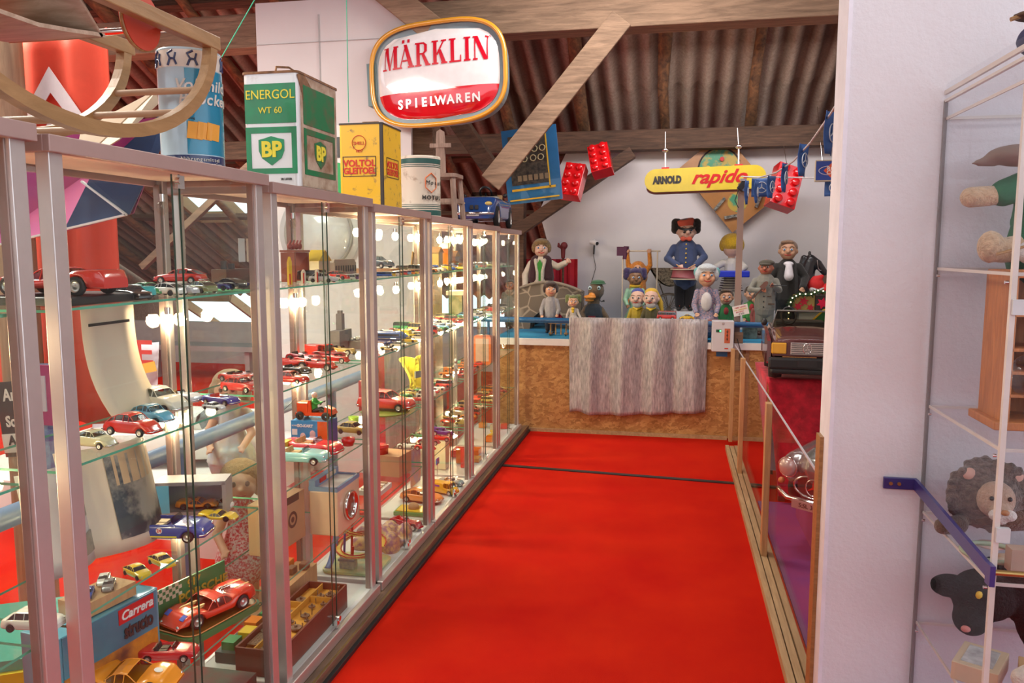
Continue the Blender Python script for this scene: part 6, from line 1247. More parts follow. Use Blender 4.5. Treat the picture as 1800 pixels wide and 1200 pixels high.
# tall gentleman
Ge = figure('gentleman_puppet', 'tall puppet gentleman in black tailcoat with white ruffled cravat', 1386, 423, 7.75, ST, M('skin_tan', (.50, .27, .16), .6), .185, fur('hair_light_brown', (.24, .13, .07), .3), 'short', cloth('tailcoat', (.022, .020, .018)), cloth('trousers_coal', (.02, .02, .02)), BLK, [[(.19, -.02, .60), (.14, -.16, .50)], [(-.18, -.0, .58), (-.18, -.06, .42)]], bulk=1.1, turn=R(-8), nose=1.2)
blob('cravat', [('e', (-.0, -.075, .752), (.055, .045, .028)), ('c', [(0, -.11, .735), (.0, -.135, .62)], [.035, .052])], cloth('lace_white', (.72, .68, .70)), Ge, .008)
# little figures
for px, py, Y, c1, c2, lab in ((1277, 509, 7.5, (.03, .20, .06), (.30, .03, .03), 'small puppet in green jacket with red waistcoat left of the slim post'), (1322, 503, 7.9, (.05, .25, .05), (.4, .03, .03), 'little puppet in green beside the fiddler'), (1335, 514, 7.55, (.35, .10, .08), (.02, .12, .06), 'little red brown puppet in front of the fiddler')):
    f = figure('small_puppet', lab, px, py, Y, ST, SKIN, .30, fur('hair_dark_brown', (.10, .05, .02)), 'short', cloth('jacket_c%d' % px, c1), cloth('trousers_c%d' % px, c2), BLK, None, bulk=1.25); 
    blob('waistcoat', [('e', (0, -.09, .52), (.06, .06, .10))], cloth('waist_c%d' % px, c2), f, .011)
f = figure('peasant_puppet', 'puppet in grey green coat seen through the end of the last showcase', 897, 492, 7.75, ST, M('skin_ruddy', (.42, .17, .10), .6), .2, fur('hair_grey_brown', (.10, .07, .05)), 'short', cloth('coat_moss', (.17, .16, .12)), cloth('trousers_moss', (.10, .09, .06)), MDK, None, bulk=1.4)
# stone bridge
st_m, n, l, b = newmat('stone_bridge'); v = n.new('ShaderNodeTexVoronoi'); v.feature = 'DISTANCE_TO_EDGE'; v.inputs['Scale'].default_value = 6.5; tc = n.new('ShaderNodeTexCoord'); l.new(tc.outputs['Object'], v.inputs['Vector'])
r_ = ramp(n, l, v.outputs['Distance'], [(.02, (.34, .27, .20)), (.05, (.15, .115, .085))]); l.new(r_.outputs[0], b.inputs['Base Color']); b.inputs['Roughness'].default_value = .9; bump(n, l, b, v.outputs['Distance'], .5)
q0, q1 = P(918, 590, 7.75), P(1022, 590, 7.75); cx = (q0.x+q1.x)/2-.03; ww = (q1.x-q0.x)+.08
t = thing('stone_bridge', 'model stone bridge with rubble walls on the puppet stage', 'model bridge', (cx, 7.75, ST)); hh_ = P(960, 496, 7.75).z-ST
prof = [(-ww/2, 0), (-ww/2, hh_*.72)]+[(-ww/2+ww*k/12, hh_*(.72+.28*math.sin(math.pi*(.10+.9*k/12)*.9))) for k in range(1, 13)]+[(ww/2, 0)]+[(ww*.28*math.cos(math.pi*k/10)+.02, hh_*.42*math.sin(math.pi*k/10)) for k in range(0, 11)]
MB().prism(prof, (0, -.14, 0), (1, 0, 0), (0, 0, 1), (0, .28, 0)).build('arch_wall', st_m, t)
MB().tube([(x, -.14, z_+.008) for x, z_ in prof[1:14]], .016, 6).build('coping', M('coping_stone', (.30, .24, .18), .9, var=.3, vs=20), t)
# red castle box and dark red squirrel
t = thing('striped_tent', 'pleated red and magenta toy tent behind the waving boy', 'toy tent', (P(965, 470, 8.42).x, 8.42, ST)); hh_ = P(965, 455, 8.42).z-ST
RS = M('tent_red', (.62, .03, .03), .7, c2=(.30, .01, .05), vs=1); mb = MB()
xs = [(-.31+.62*i/16, -.05+.05*(i % 2)) for i in range(17)]
for (xa, ya), (xb, yb) in zip(xs, xs[1:]): mb.add([(xa, ya, 0), (xb, yb, 0), (xb, yb, hh_), (xa, ya, hh_)], [(0, 1, 2, 3)], 0)
mb.build('pleated_wall', RS, t, solid=.006); mb = MB().box((-.16, -.056, hh_*.5), (.05, .006, hh_*.98)).box((-.30, -.056, hh_*.5), (.05, .006, hh_*.98)); mb.build('bright_panel', M('tent_bright', (.80, .10, .06), .6), t)
q = P(990, 430, 8.30); t = thing('squirrel_figure', 'dark red carved animal head on a pole behind the boy', 'figure', (q.x, 8.3, q.z-.10))
blob('head', [('e', (.01, 0, .09), (.038, .035, .04)), ('c', [(0, 0, -.03), (0, 0, .07)], [.022, .026]), ('c', [(-.02, 0, .07), (-.05, 0, .085), (-.048, 0, .11)], [.014, .014, .012])], M('carving_red', (.16, .015, .02), .6), t, .006); MB().cyl((0, 0, -.03), (0, 0, -(q.z-.10-ST)), .012).build('pole', MDK, t)
# bicycle with wicker basket
q = P(1176, 512, 8.25); t = thing('wicker_cart', 'old wicker doll carriage with large spoked wheels', 'carriage', (q.x, 8.25, q.z))
IR = M('rusty_rim', (.25, .19, .14), .6, .4)
for k, (dx, dy, r_) in enumerate(((0, 0, .155), (.0, .25, .155))):
    mb = MB().tube([(dx+r_*math.cos(a*.26), dy, r_*math.sin(a*.26)) for a in range(24)], .008, 6, closed=True); mb.cyl((dx, dy-.02, 0), (dx, dy+.02, 0), .02)
    for a in range(14): mb.cyl((dx, dy, 0), (dx+r_*math.cos(a*.449), dy, r_*math.sin(a*.449)), .0025, n=4)
    mb.build('wheel', IR, t)
wk = M('wicker', (.32, .25, .17), .8, c2=(.12, .09, .06), vs=70, lo=.42, hi=.5, bmp=.8, bs=90)
MB().grid(lambda u, v: (-.20+.42*u+.0, -.02+.28*v, .22+.02+.20*abs(2*u-1)**2.0+.0), 14, 8).build('basket', wk, t, solid=.012); [MB().prism([(-.20, .42), (.22, .42), (.17, .30), (.0, .235), (-.12, .28)], (0, y_, 0), (1, 0, 0), (0, 0, 1), (0, .01, 0)).build('basket_side', wk, t) for y_ in (-.02, .25)]
MB().tube([(-.1, .12, .26), (0, .12, .0), (.12, .12, .26)], .008, 6).tube([(.2, .12, .40), (.30, .12, .36), (.34, .12, .30)], .008, 6).build('frame', IR, t); t.location.z = ST+.16
# black horse head
q = P(1428, 465, 8.2); t = thing('horse_head', 'black rocking horse head with bridle above the gift boxes', 'toy horse', (q.x, 8.2, q.z))
blob('head', [('c', [(-.06, 0, -.35), (-.06, 0, -.12), (-.02, 0, .03)], [.10, .085, .06]), ('c', [(-.02, 0, .04), (.05, -.01, 0), (.11, -.02, -.08)], [.055, .042, .032]), ('e', (-.03, .025, .10), (.012, .01, .03)), ('e', (-.03, -.025, .10), (.012, .01, .03)), ('c', [(-.08, 0, .06), (-.12, 0, -.08)], [.03, .03])], M('horse_black', (.02, .018, .02), .3, coat=.5), t, .008)
MB().tube([(.03, -.055, .04), (.045, -.05, -.04), (.06, -.05, -.06)], .005, 5).tube([(.08, -.035, .0), (.09, -.04, -.06), (.06, -.05, -.06)], .005, 5).build('bridle', CHR, t); MB().box((-.06, 0, -.48), (.3, .2, .30)).build('stand', MDK, t)
t.location.z = ST+.63
# santa lying, gift boxes, wreath, green wagon
q = P(1448, 505, 7.75); t = thing('santa_puppet', 'small red suited puppet with white trimmed cap lying over the gifts', 'puppet', (q.x, 7.75, q.z))
blob('body', [('c', [(.0, 0, -.02), (.14, 0, .02), (.24, .02, -.04)], [.05, .07, .06]), ('c', [(.05, -.02, .02), (.0, -.08, -.02)], [.03, .02])], M('santa_red', (.62, .02, .02), .8, bmp=.3), t, .008)
blob('cap', [('e', (-.07, 0, .02), (.075, .06, .07)), ('c', [(-.07, 0, .06), (-.02, 0, .10)], [.05, .02])], MATS['santa_red'], t, .008); blob('fur_trim', [('c', [(-.11, -.04, -.02), (-.06, -.07, -.04), (-.01, -.05, -.02)], [.024, .026, .024]), ('e', (.06, -.03, .06), (.045, .04, .035))], fur('fur_white', (.7, .66, .66), .15), t, .008)
q = P(1432, 528, 7.6); g = thing('gift_box', 'golden gift box with red paper stars', 'gift box', (P(1412, 532, 7.6).x, 7.6, P(1412, 545, 7.6).z)); MB().box((0, 0, .065), (.17, .16, .15)).build('carton', M('gold_paper', (.38, .26, .08), .4, .3), g)
def star(r1, r2, n=6): return [((r1 if i % 2 == 0 else r2)*math.cos(math.pi*i/n+.3), (r1 if i % 2 == 0 else r2)*math.sin(math.pi*i/n+.3)) for i in range(2*n)]
SR = M('star_red', (.50, .01, .03), .5)
for x, z_, r_ in ((-.01, .085, .045), (-.055, .04, .04), (.05, .03, .035)): MB().prism(star(r_, r_*.5), (x, -.081, z_), (1, 0, 0), (0, 0, 1), (0, -.004, 0)).build('paper_star', SR, g)
g2 = thing('gift_box', 'black gift box with one bright red star', 'gift box', (P(1447, 532, 7.6).x, 7.6, P(1412, 545, 7.6).z)); MB().box((0, 0, .065), (.16, .16, .15)).build('carton', M('black_paper', (.04, .03, .025), .5), g2); MB().prism(star(.055, .028), (-.02, -.081, .07), (1, 0, 0), (0, 0, 1), (0, -.004, 0)).build('paper_star', M('star_pink', (.75, .01, .06), .4), g2)
t = thing('low_cabinet', 'white box carrying the gift boxes and the lying puppet', 'box', (P(1432, 560, 7.65).x+.08, 7.78, ST)); hb = g.location.z-.01-ST; MB().box((0, 0, hb/2), (.46, .42, hb)).build('carton', WHT, t)
random.seed(11)
q = P(1395, 560, 7.42); t = thing('tinsel_garland', 'green garland with tiny lights hung over the gift boxes', 'garland', (0, 0, 0)); pts = [P(x, y, 7.46) for x, y in ((1385, 562), (1386, 540), (1392, 525), (1405, 518), (1425, 518), (1437, 512), (1455, 514), (1470, 526), (1476, 540))]
pp = []
for i in range(len(pts)-1):
    for k in range(4): pp.append(pts[i].lerp(pts[i+1], k/4))
mb = MB().tube(pp, .012, 6)
for p_ in pp:
    for k in range(16):
        d = Vector((random.gauss(0, 1), random.gauss(0, 1), random.gauss(0, 1))).normalized()*.036; mb.cyl(p_, p_+d, .003, .001, 4)
mb.build('greenery', M('fir_green', (.03, .08, .02), .8, var=.5), t)
mb = MB()
for p_ in pp[::2]: mb.sph(p_+Vector((0, -.03, .01)), .006, 6)
mb.build('fairy_lights', M('fairy_light', (1, .8, .5), .3, emis=(1, .8, .5), es=6), t)
q = P(1458, 560, 7.2); t = thing('toy_wagon', 'green wooden toy wagon side with yellow edging', 'toy wagon', (q.x, 7.25, q.z-.03)); MB().prism([(-.16, -.06), (.2, -.06), (.2, .10), (-.04, .10), (-.16, -.02)], (0, 0, 0), (1, 0, 0), (0, 0, 1), (0, .02, 0)).build('side', M('wagon_green', (.02, .24, .06), .4, var=.3, vs=30), t)
MB().bar((-.16, -.003, -.02), (-.04, -.003, .102), .012, .014).bar((-.04, -.003, .102), (.2, -.003, .102), .012, .014).build('yellow_edge', GOLD, t); MB().tube([(-.0+.06*math.cos(a*.42), -.01, -.07+.06*math.sin(a*.42)) for a in range(15)], .012, 6, closed=True).build('wheel', BLK, t); MB().box((.02, .0, -.15-.0), (.3, .06, .06)).build('stand', WHT, t); MB().box((.02, 0, -(t.location.z-ST)/2-.06), (.2, .08, (t.location.z-ST)-.13)).build('foot', WHT, t)
for i, (px, py, Y, d, m_) in enumerate(((1404, 560, 7.35, (.10, .1, .12), WHT), (1318, 574, 7.15, (.12, .08, .10), M('grey_tin', (.18, .22, .18), .5, c2=(.05, .06, .05), vs=14)), (1292, 556, 8.35, (.5, .2, .14), WHT), (1380, 556, 8.3, (.6, .2, .16), WHT))):
    q = P(px, py, Y); t = thing('storage_box', ['small white tub between the fiddler and the green wagon', 'little grey green tin behind the coin box', 'low white box at the back behind the slim post', 'low white box at the back behind the gentleman'][i], 'box', (q.x, Y, ST)); MB().box((0, 0, d[2]/2), d).build('carton', m_, t)
q = P(1475, 475, 8.45); o = thing('brown_drum', 'brown round board leaning at the right end of the stage', 'board', (q.x+.05, 8.5, ST+.33)); MB().lathe([(0, 0), (.26, 0), (.26, .02), (0, .02)], (0, 0, 0), 32, 0, Euler((A90, 0, 0)).to_matrix()).build('disc', M('brown_felt', (.20, .11, .08), .8), o); MB().box((0, 0, -.29), (.2, .05, .08)).build('foot', MDK, o)
# camera on the wall
q = P(1046, 427, 8.6); t = thing('wall_camera', 'small white surveillance camera on the back wall', 'camera', q); MB().cyl((-.035, -.04, .01), (.03, -.10, -.005), .026, n=16).build('housing', WHT, t); MB().cyl((.03, -.10, -.005), (.034, -.105, -.006), .018, n=14).build('lens', BLK, t); MB().cyl((-.01, .04, .03), (-.01, -.06, .02), .012).build('bracket', WHT, t); MB().tube([(-.01, .02, -.02), (-.015, .02, -.14), (.01, .03, -.26), (-.06, .03, -.50), (-.08, .03, -.62)], .003, 5).tube([(-.01, .02, -.02), (-.015, .02, -.12)], .009, 6).build('cable', BLK, t)
# ---------------------------------------------------------------- hanging things
q = P(1238, 314, 7.6); RW, RH = .72*1.0, .21
pL, pR = P(1133, 315, 7.6), P(1347, 312, 7.6); w = pR.x-pL.x; h = (P(1200, 292, 7.6)-P(1200, 333, 7.6)).length
c = thing('shop_sign', 'long yellow sign with rounded ends hanging over the stage', 'sign', ((pL.x+pR.x)/2, 7.6, q.z), rot=(0, R(-1.4), 0))
pr = [(w/2-h/2+h/2*math.cos(R(a)), h/2*math.sin(R(a))) for a in range(-90, 91, 12)]+[(-w/2+h/2+h/2*math.cos(R(a)), h/2*math.sin(R(a))) for a in range(90, 271, 12)]
MB().prism(pr, (0, 0, 0), (1, 0, 0), (0, 0, 1), (0, .10, 0)).build('yellow_board', M('sign_yellow', (.60, .44, .03), .3, coat=.4), c); MB().prism([(x*.97, z_*.5-h*.33) for x, z_ in pr], (0, .02, 0), (1, 0, 0), (0, 0, 1), (0, .07, 0)).build('brown_tray', M('tray_brown', (.20, .05, .03), .5), c)
text('ARNOLD', .088, BKP, (-.335, -.002, .0), (1, 0, 0), (0, 0, 1), c, 'brand_lettering', bold=.0065, sx=.70); text('rapido', .165, M('rapido_red', (.50, .01, .01), .4), (.12, -.002, .01), (1, 0, 0), (0, 0, 1), c, 'model_lettering', shear=.42, bold=.0045, sx=1.12)
zb_ = 2.62
for x in (-w/2+.19, w/2-.24):
    MB().box((x, .03, h/2+.006), (.07, .05, .014)).build('red_clip', M('clip_red', (.55, .02, .03), .4), c); MB().cyl((x, .03, h/2), (x, .03, h/2+.15), .007, n=8).build('rod', WHT, c); MB().lathe([(.0, .02), (.028, .012), (.032, 0), (.02, -.016), (0, -.02)], (x, .03, h/2+.17), 16).build('knob', CHR, c); MB().cyl((x, .03, h/2+.17), (x, .2, h/2+.36), .004, n=6).build('cord', WHT, c)
# wooden pinball playfield behind the sign
q = P(1283, 320, 8.52); c = thing('pinball_playfield', 'wooden pinball playfield with green arcs hung diagonally on the wall', 'pinball board', (q.x-.02, 8.56, q.z), rot=(0, R(-40), 0))
OW = M('playfield_orange', (.46, .20, .05), .4, coat=.4, var=.2, vs=5)
MB().box((0, 0, 0), (.56, .05, .86)).build('board', OW, c); PG = M('playfield_green', (.06, .30, .16), .4, c2=(.50, .35, .05), vs=9, lo=.45, hi=.55)
MB().lathe([(0, 0), (.20, 0)], (.02, -.027, .16), 28, 0, Euler((A90, 0, 0)).to_matrix()).build('green_print', PG, c); MB().tube([(.02+.21*math.cos(R(a)), -.03, .16+.21*math.sin(R(a))) for a in range(-20, 190, 14)], .008, 6).build('arch_rail', BLK, c)
MB().lathe([(0, 0), (.10, 0)], (-.05, -.027, -.22), 20, 0, Euler((A90, 0, 0)).to_matrix()).build('lower_print', PG, c)
for i, (x, z_) in enumerate(((.1, .22), (-.06, .24), (.04, .10), (.14, .08))): MB().cyl((x, -.025, z_), (x, -.06, z_), .022, n=12).build('bumper_cap', [RDP, GOLD][i % 2], c)
for x, z_, a in ((-.18, -.30, 30), (.12, -.34, -30), (.16, -.20, 10), (-.2, -.12, -10)): MB().box((x, -.045, z_), (.16, .04, .03), 0, Euler((0, R(a), 0)).to_matrix()).build('mechanism', M('mechanism_dark', (.06, .06, .05), .3, .6, c2=(.4, .4, .35), vs=40), c)
# pinball glass with blue frame
q = P(935, 290, 7.2); c = thing('pinball_game', 'blue framed pinball panel with dark printed centre beside the dark brace', 'pinball board', (q.x, 7.2, q.z), rot=(0, R(-6), 0)); pw, ph = .50, .66
MB().box((0, 0, 0), (pw, .03, ph)).build('blue_board', M('panel_blue', (.02, .16, .38), .4, coat=.5), c); MB().box((-.02, -.017, .05), (pw*.70, .004, ph*.66)).build('dark_print', M('print_bronze', (.10, .085, .06), .35, c2=(.02, .02, .02), vs=30), c)
for i, (x, z_) in enumerate(((-.10, .14), (-.03, .14), (.04, .14), (.11, .14), (-.06, .06), (.02, .06), (.09, .06))): MB().tube([(x+.026*math.cos(a*.6), -.021, z_+.026*math.sin(a*.6)) for a in range(10)], .005, 5, closed=True).build('number_ring', M('ring_cream', (.50, .45, .25), .5), c)
text('1958', .085, MATS['ring_cream'], (0, -.021, .22), (1, 0, 0), (0, 0, 1), c, 'lettering'); MB().box((.15, -.018, .05), (.012, .004, ph*.8)).box((.0, -.018, -.21), (pw*.8, .004, .02)).build('gold_line', GOLD, c); MB().box((0, -.02, -ph/2+.03), (pw*.9, .03, .012)).build('gold_ledge', GOLD, c)
for i in range(6): MB().box((-.12+.05*i, -.020, -.11), (.035, .003, .05)).build('score_box', M('score_tan', (.26, .20, .12), .5), c)
# giant toy bricks
TB_ = M('brick_red', (.72, .008, .012), .22, coat=.6)
def lego(name, lab, px, py, Y, L, W_, Hh, rot, nu, nv, extra=()):
    q = P(px, py, Y); c = thing(name, lab, 'toy brick', q, rot=rot); MB().box((0, 0, 0), (W_, L, Hh)).build('block', TB_, c, bevel=.004)
    for i in range(nu):
        for j in range(nv): x, y = -W_/2+W_*(i+.5)/nu, -L/2+L*(j+.5)/nv; MB().lathe([(W_/nu*.30, 0), (W_/nu*.30, .028), (W_/nu*.27, .032), (0, .032)], (x, y, Hh/2), 20).build('stud', TB_, c)
    return c
lego('giant_brick', 'giant glossy red toy brick hanging left, lower of the pair', 1008, 320, 7.9, .34, .20, .15, (R(68), R(8), R(-8)), 2, 4)
lego('giant_brick', 'giant glossy red toy brick hanging higher beside the dark brace', 1056, 283, 7.9, .30, .20, .15, (R(62), R(-14), R(-2)), 2, 4)
lego('giant_brick', 'giant red toy brick hanging behind the row of star pennants', 1378, 330, 8.1, .42, .25, .15, (R(75), R(18), R(14)), 2, 4)
for a, b, lab in ((P(1056, 265, 7.95), (P(1056, 265, 7.95).x, 8.33, 2.62), 'thin wire holding the higher giant brick'), (P(1383, 290, 8.05), (P(1383, 290, 8.05).x, 8.33, 2.62), 'thin wire holding the brick behind the pennants')):
    o = MB().tube([a, b], .003, 5).build('wire', CHR); tag(o, lab, 'wire')
# star pennants on a cord, another cord to the right
PB = M('pennant_blue', (.03, .10, .32), .6, var=.15); PW_ = M('pennant_white', (.62, .68, .75), .6)
def pennant(px, py, Y, w, h, rz, lab):
    q = P(px, py, Y); c = thing('pennant', lab, 'pennant', (q.x, Y, q.z), rz, 'blue star pennants on the cord')
    MB().grid(lambda u, v: (-w/2+w*u, .012*math.sin(5*u+3*v), -h*v), 6, 6).build('cloth', PB, c, solid=.002)
    s = min(w, h*.8)*.36; mb = MB().tube([(s*math.cos(a*.35), -.012, -h*.5+s*math.sin(a*.35)) for a in range(18)], .0035, 4, closed=True)
    for a in (90, 210, 330): mb.prism([(-.12*s, 0), (.12*s, 0), (0, s)], (0, -.013, -h*.5), (math.cos(R(a-90)), 0, math.sin(R(a-90))), (math.cos(R(a)), 0, math.sin(R(a))), (0, -.003, 0))
    mb.build('star_emblem', PW_, c)
c = MB().tube([P(1303, 310, 6.9), P(1335, 312, 6.6), P(1365, 303, 6.2), P(1395, 283, 5.7), P(1425, 250, 5.1), P(1460, 200, 4.4), P(1500, 135, 3.7)], .006, 6).build('cord', M('cord_white', (.7, .66, .68), .6)); tag(c, 'white cord with star pennants rising from the lamp post toward the camera', 'cord')
c = MB().tube([P(1303, 310, 6.92), P(1400, 312, 6.92), P(1495, 313, 6.92)], .005, 6).build('cord', MATS['cord_white']); tag(c, 'white cord stretched level from the lamp post to the right', 'cord')
for px, py, Y, w, h, rz, lab in ((1339, 313, 6.88, .155, .150, 0, 'square blue star pennant nearest the lamp post'), (1313, 317, 6.75, .10, .19, R(80), 'narrow blue pennant seen edge-on just right of the lamp'), (1330, 318, 6.6, .10, .17, R(78), 'narrow blue pennant overlapping the square one'),
        (1356, 309, 6.35, .12, .165, R(62), 'tilted blue star pennant right of the square one'), (1380, 287, 5.95, .13, .20, R(72), 'narrow star pennant before the red brick'), (1413, 253, 5.35, .12, .20, R(60), 'star pennant right of the hanging red brick'), (1461, 196, 4.5, .13, .22, R(62), 'star pennant highest on the rising cord'),
        (1467, 315, 6.9, .145, .135, 0, 'square star pennant under the box sign')): pennant(px, py, Y, w, h, rz, lab)
q = P(1468, 300, 6.8); c = thing('box_sign', 'small blue and orange lightbox sign hanging at the right', 'sign', q, R(-4)); w, h = .30, .165
MB().box((0, 0, 0), (w, .07, h)).build('case', M('case_cream', (.6, .5, .35), .5), c); RB = M('roco_blue', (.02, .06, .34), .3, coat=.5); ROg = M('roco_orange', (.78, .10, .02), .3, coat=.5)
MB().box((0, -.036, 0), (w*.97, .003, h*.9)).build('blue_panel', RB, c); MB().prism([(.03, -h*.45), (w*.485, -h*.45), (w*.485, h*.45), (.10, h*.45)], (0, -.038, 0), (1, 0, 0), (0, 0, 1), (0, -.002, 0)).build('orange_panel', ROg, c)
MB().prism([(0, -.055), (.055, 0), (0, .055), (-.055, 0)], (-.035, -.039, 0), (1, 0, 0), (0, 0, 1), (0, -.003, 0)).build('orange_diamond', ROg, c); text('RO', .042, WHT, (-.035, -.044, .014), (1, 0, 0), (0, 0, 1), c, 'letters', bold=.001); text('CO', .042, WHT, (-.035, -.044, -.017), (1, 0, 0), (0, 0, 1), c, 'letters', bold=.001)
MB().tube([(-.04+.085*math.cos(a*.3), -.039, .035*math.sin(a*.3)) for a in range(21)], .0025, 4, closed=True).build('white_ellipse', WHT, c); text('int.', .035, WHT, (.095, -.042, .0), (1, 0, 0), (0, 0, 1), c, 'letters', shear=.2)
MB().tube([(-.1, 0, h/2), (-.1, .6, .6)], .002, 4).build('hanging_wire', CHR, c)
# ---------------------------------------------------------------- clear barrier on the right
c = thing('clear_barrier', 'clear plastic barrier held by slim pine posts along the carpet', 'barrier', (0, 0, 0))
XR = .49
for k, (x, w) in enumerate(((-.035, .028), (0, .030), (.035, .028))): MB().box((XR+x, 4.56, .018-.004*(k == 1)), (w, 3.9, .036)).build('floor_rail', PINEY, c)
for Y, zt_, lab in ((5.72, .85, 0), (4.16, .83, 0), (6.68, .80, 0)): MB().box((XR, Y, (.03+zt_)/2), (.030, .062, zt_-.03)).build('post', PINE, c, bevel=.002)
MB().box((XR+.018, 4.70, .43), (.005, 4.05, .79)).build('clear_panel', ACR, c); MB().box((XR+.018, 4.70, .828), (.007, 4.05, .006)).build('panel_edge', M('panel_edge_white', (.62, .60, .66), .3), c)
# red velvet table with toy cabriolet
RV = M('red_velvet', (.62, .005, .03), .7, c2=(.36, .0, .015), vs=18, sheen=.15, bmp=.35, bs=50)
tx, ty = .59, 5.15
def velv(u, v):
    if v < .35: return (tx+.95*u, ty+.75*(1-v/.35), .80+.004*math.sin(9*u))
    w_ = (v-.35)/.65; sag = .05*math.sin(u*11+w_*2)*w_+.02*math.sin(u*23)*w_
    return (tx+.95*u+.10*w_*(1-u)*.9, ty-.02-.03*w_+sag-.04*w_, .80-.74*w_*(1-.0*u))
c = thing('draped_table', 'table draped in bright red velvet on the right', 'table', (0, 0, 0)); MB().grid(velv, 50, 40).build('velvet_drape', RV, c, solid=.004); 
mb = MB().grid(lambda u, v: (tx+.0+.10*v*(1-u), ty+.75-.77*u, .80-.70*v+.0), 16, 16); mb.build('side_drape', RV, c, solid=.004)
for x, y in ((tx+.12, ty+.06), (tx+.85, ty+.06), (tx+.12, ty+.7), (tx+.85, ty+.7)): MB().box((x, y, .39), (.04, .04, .78)).build('leg', MDK, c)
MAR = (.16, .045, .045)
# large toy cabriolet, facing the camera
t = thing('toy_cabriolet', 'large dark maroon ride-on cabriolet toy with yellow lamps on red velvet', 'toy car', (.815, 5.36, .806), R(-3)); t.scale = (.92, 1, 1.22)
bw, bl = .47, .80; MP = M('maroon_paint', (.12, .035, .035), .2, coat=1, var=.05)
def cab(u, v):     # hood and body shell, u across, v from nose to tail
    y = -.36+.72*v; s = 2*u-1; hz_ = .205+.045*min(1, v*2.2)-.02*abs(s)**3; zc_ = hz_-.10*max(0, abs(s)-.86)/.14
    return (s*bw/2*(1-.10*(1-min(1, v*5))**2), y-.02*abs(s)**2*(1-v)*0, zc_)
MB().grid(cab, 24, 20).build('bonnet', MP, t, solid=.006)
mb = MB()
for s in (-1, 1): mb.prism([(-.36, .10), (-.335, .2), (.1, .24), (.36, .235), (.36, .09), (.30, .09), (.28, .15), (.20, .15), (.17, .08), (-.15, .07), (-.18, .13), (-.29, .13), (-.31, .085)], (s*bw/2-.012, 0, 0), (0, 1, 0), (0, 0, 1), (.024, 0, 0))
mb.build('side_panel', MP, t)
MB().box((0, -.362, .165), (bw*.92, .014, .075)).build('nose_panel', MP, t, bevel=.004); mb = MB().box((0, -.378, .095), (bw*1.02, .05, .058)).box((0, -.372, .055), (bw*.96, .04, .03)); mb.build('bumper', BLK, t, bevel=.012)
MB().box((-.02+.02, -.404, .098), (.12, .006, .034)).build('plate', M('plate_black', (.03, .03, .032), .3), t)
for s in (-1, 1): MB().box((s*.175, -.371, .168), (.095, .012, .055)).build('headlamp', M('lamp_amber', (.80, .40, .03), .2, coat=1), t, bevel=.006)
MB().box((0, -.371, .168), (.21, .008, .062)).build('grille_frame', CHR, t, bevel=.003)
mb = MB()
for i in range(6): mb.box((0, -.377, .145+.0095*i), (.195, .004, .0045))
mb.build('grille_bars', M('grille_dark', (.25, .24, .24), .3, .8), t); s_ = .026; mb = MB().tube([(s_*math.cos(a*.4), -.382, .170+s_*math.sin(a*.4)) for a in range(16)], .003, 5, closed=True)
for a in (90, 210, 330): mb.prism([(-.004, 0), (.004, 0), (0, s_)], (0, -.381, .170), (math.cos(R(a-90)), 0, math.sin(R(a-90))), (math.cos(R(a)), 0, math.sin(R(a))), (0, -.003, 0))
mb.build('star_badge', CHR, t)
for x, y in ((-.185, -.235), (.185, -.235), (-.185, .24), (.185, .24)): MB().lathe([(.04, -.04), (.072, -.04), (.078, 0), (.072, .04), (.04, .04), (0, .03)], (x, y, .08), 22, 0, Euler((0, A90, 0)).to_matrix()).build('wheel', TYR, t)
mb = MB().prism([(-.20, 0), (.20, 0), (.165, .095), (-.165, .095)], (0, -.02, .245), (1, 0, 0), (0, .45, .9), (0, .006, 0)); mb.build('windscreen', glassmat('screen_glass', (.62, .58, .48), 1.5, .03), t); MB().tube([(-.20, -.02, .245), (-.165, .025, .331), (.165, .025, .331), (.20, -.02, .245)], .006, 6).build('windscreen_frame', M('frame_dark', (.12, .10, .09), .3), t)
for s in (-1, 1): MB().sph((s*.25, .02, .27), (.022, .014, .02), 10).build('mirror', BLK, t)
MB().tube([(-.08+.05*math.cos(a*.42), .10+.02*math.sin(a*.42), .30+.045*math.sin(a*.42)) for a in range(15)], .007, 6, closed=True).build('steering_wheel', BLK, t); MB().box((0, .22, .22), (.36, .18, .10)).build('seat', BLK, t, bevel=.02)
# silver gullwing pedal car below
q = Vector((.86, 4.25, 0)); t = thing('pedal_car', 'silver pedal car with oval grille and round headlamps behind the barrier', 'pedal car', (.97, 4.50, .16), R(-38)); t.scale = (.96,)*3
SIL = M('silver_paint', (.38, .40, .40), .22, .7, coat=.5)
blob('body', [('c', [(0, -.30, .26), (0, .0, .30), (0, .5, .28)], [.13, .16, .16]), ('c', [(-.16, -.28, .23), (-.17, 0, .24), (-.17, .5, .24)], [.10, .11, .11]), ('c', [(.16, -.28, .23), (.17, 0, .24), (.17, .5, .24)], [.10, .11, .11]), ('e', (0, -.1, .22), (.24, .26, .12))], SIL, t, .013, smooth=6)
for s in (-1, 1):
    MB().sph((s*.175, -.375, .245), (.052, .028, .052), 16).build('headlamp', M('lamp_glass', (.75, .62, .58), .1, .3, coat=1), t); MB().tube([(s*.175+.054*math.cos(a*.42), -.375, .245+.054*math.sin(a*.42)) for a in range(15)], .006, 6, closed=True).build('lamp_ring', CHR, t); MB().sph((s*.235, -.33, .15), (.02, .02, .018), 8).build('indicator', M('indicator_orange', (.8, .3, .1), .3), t)
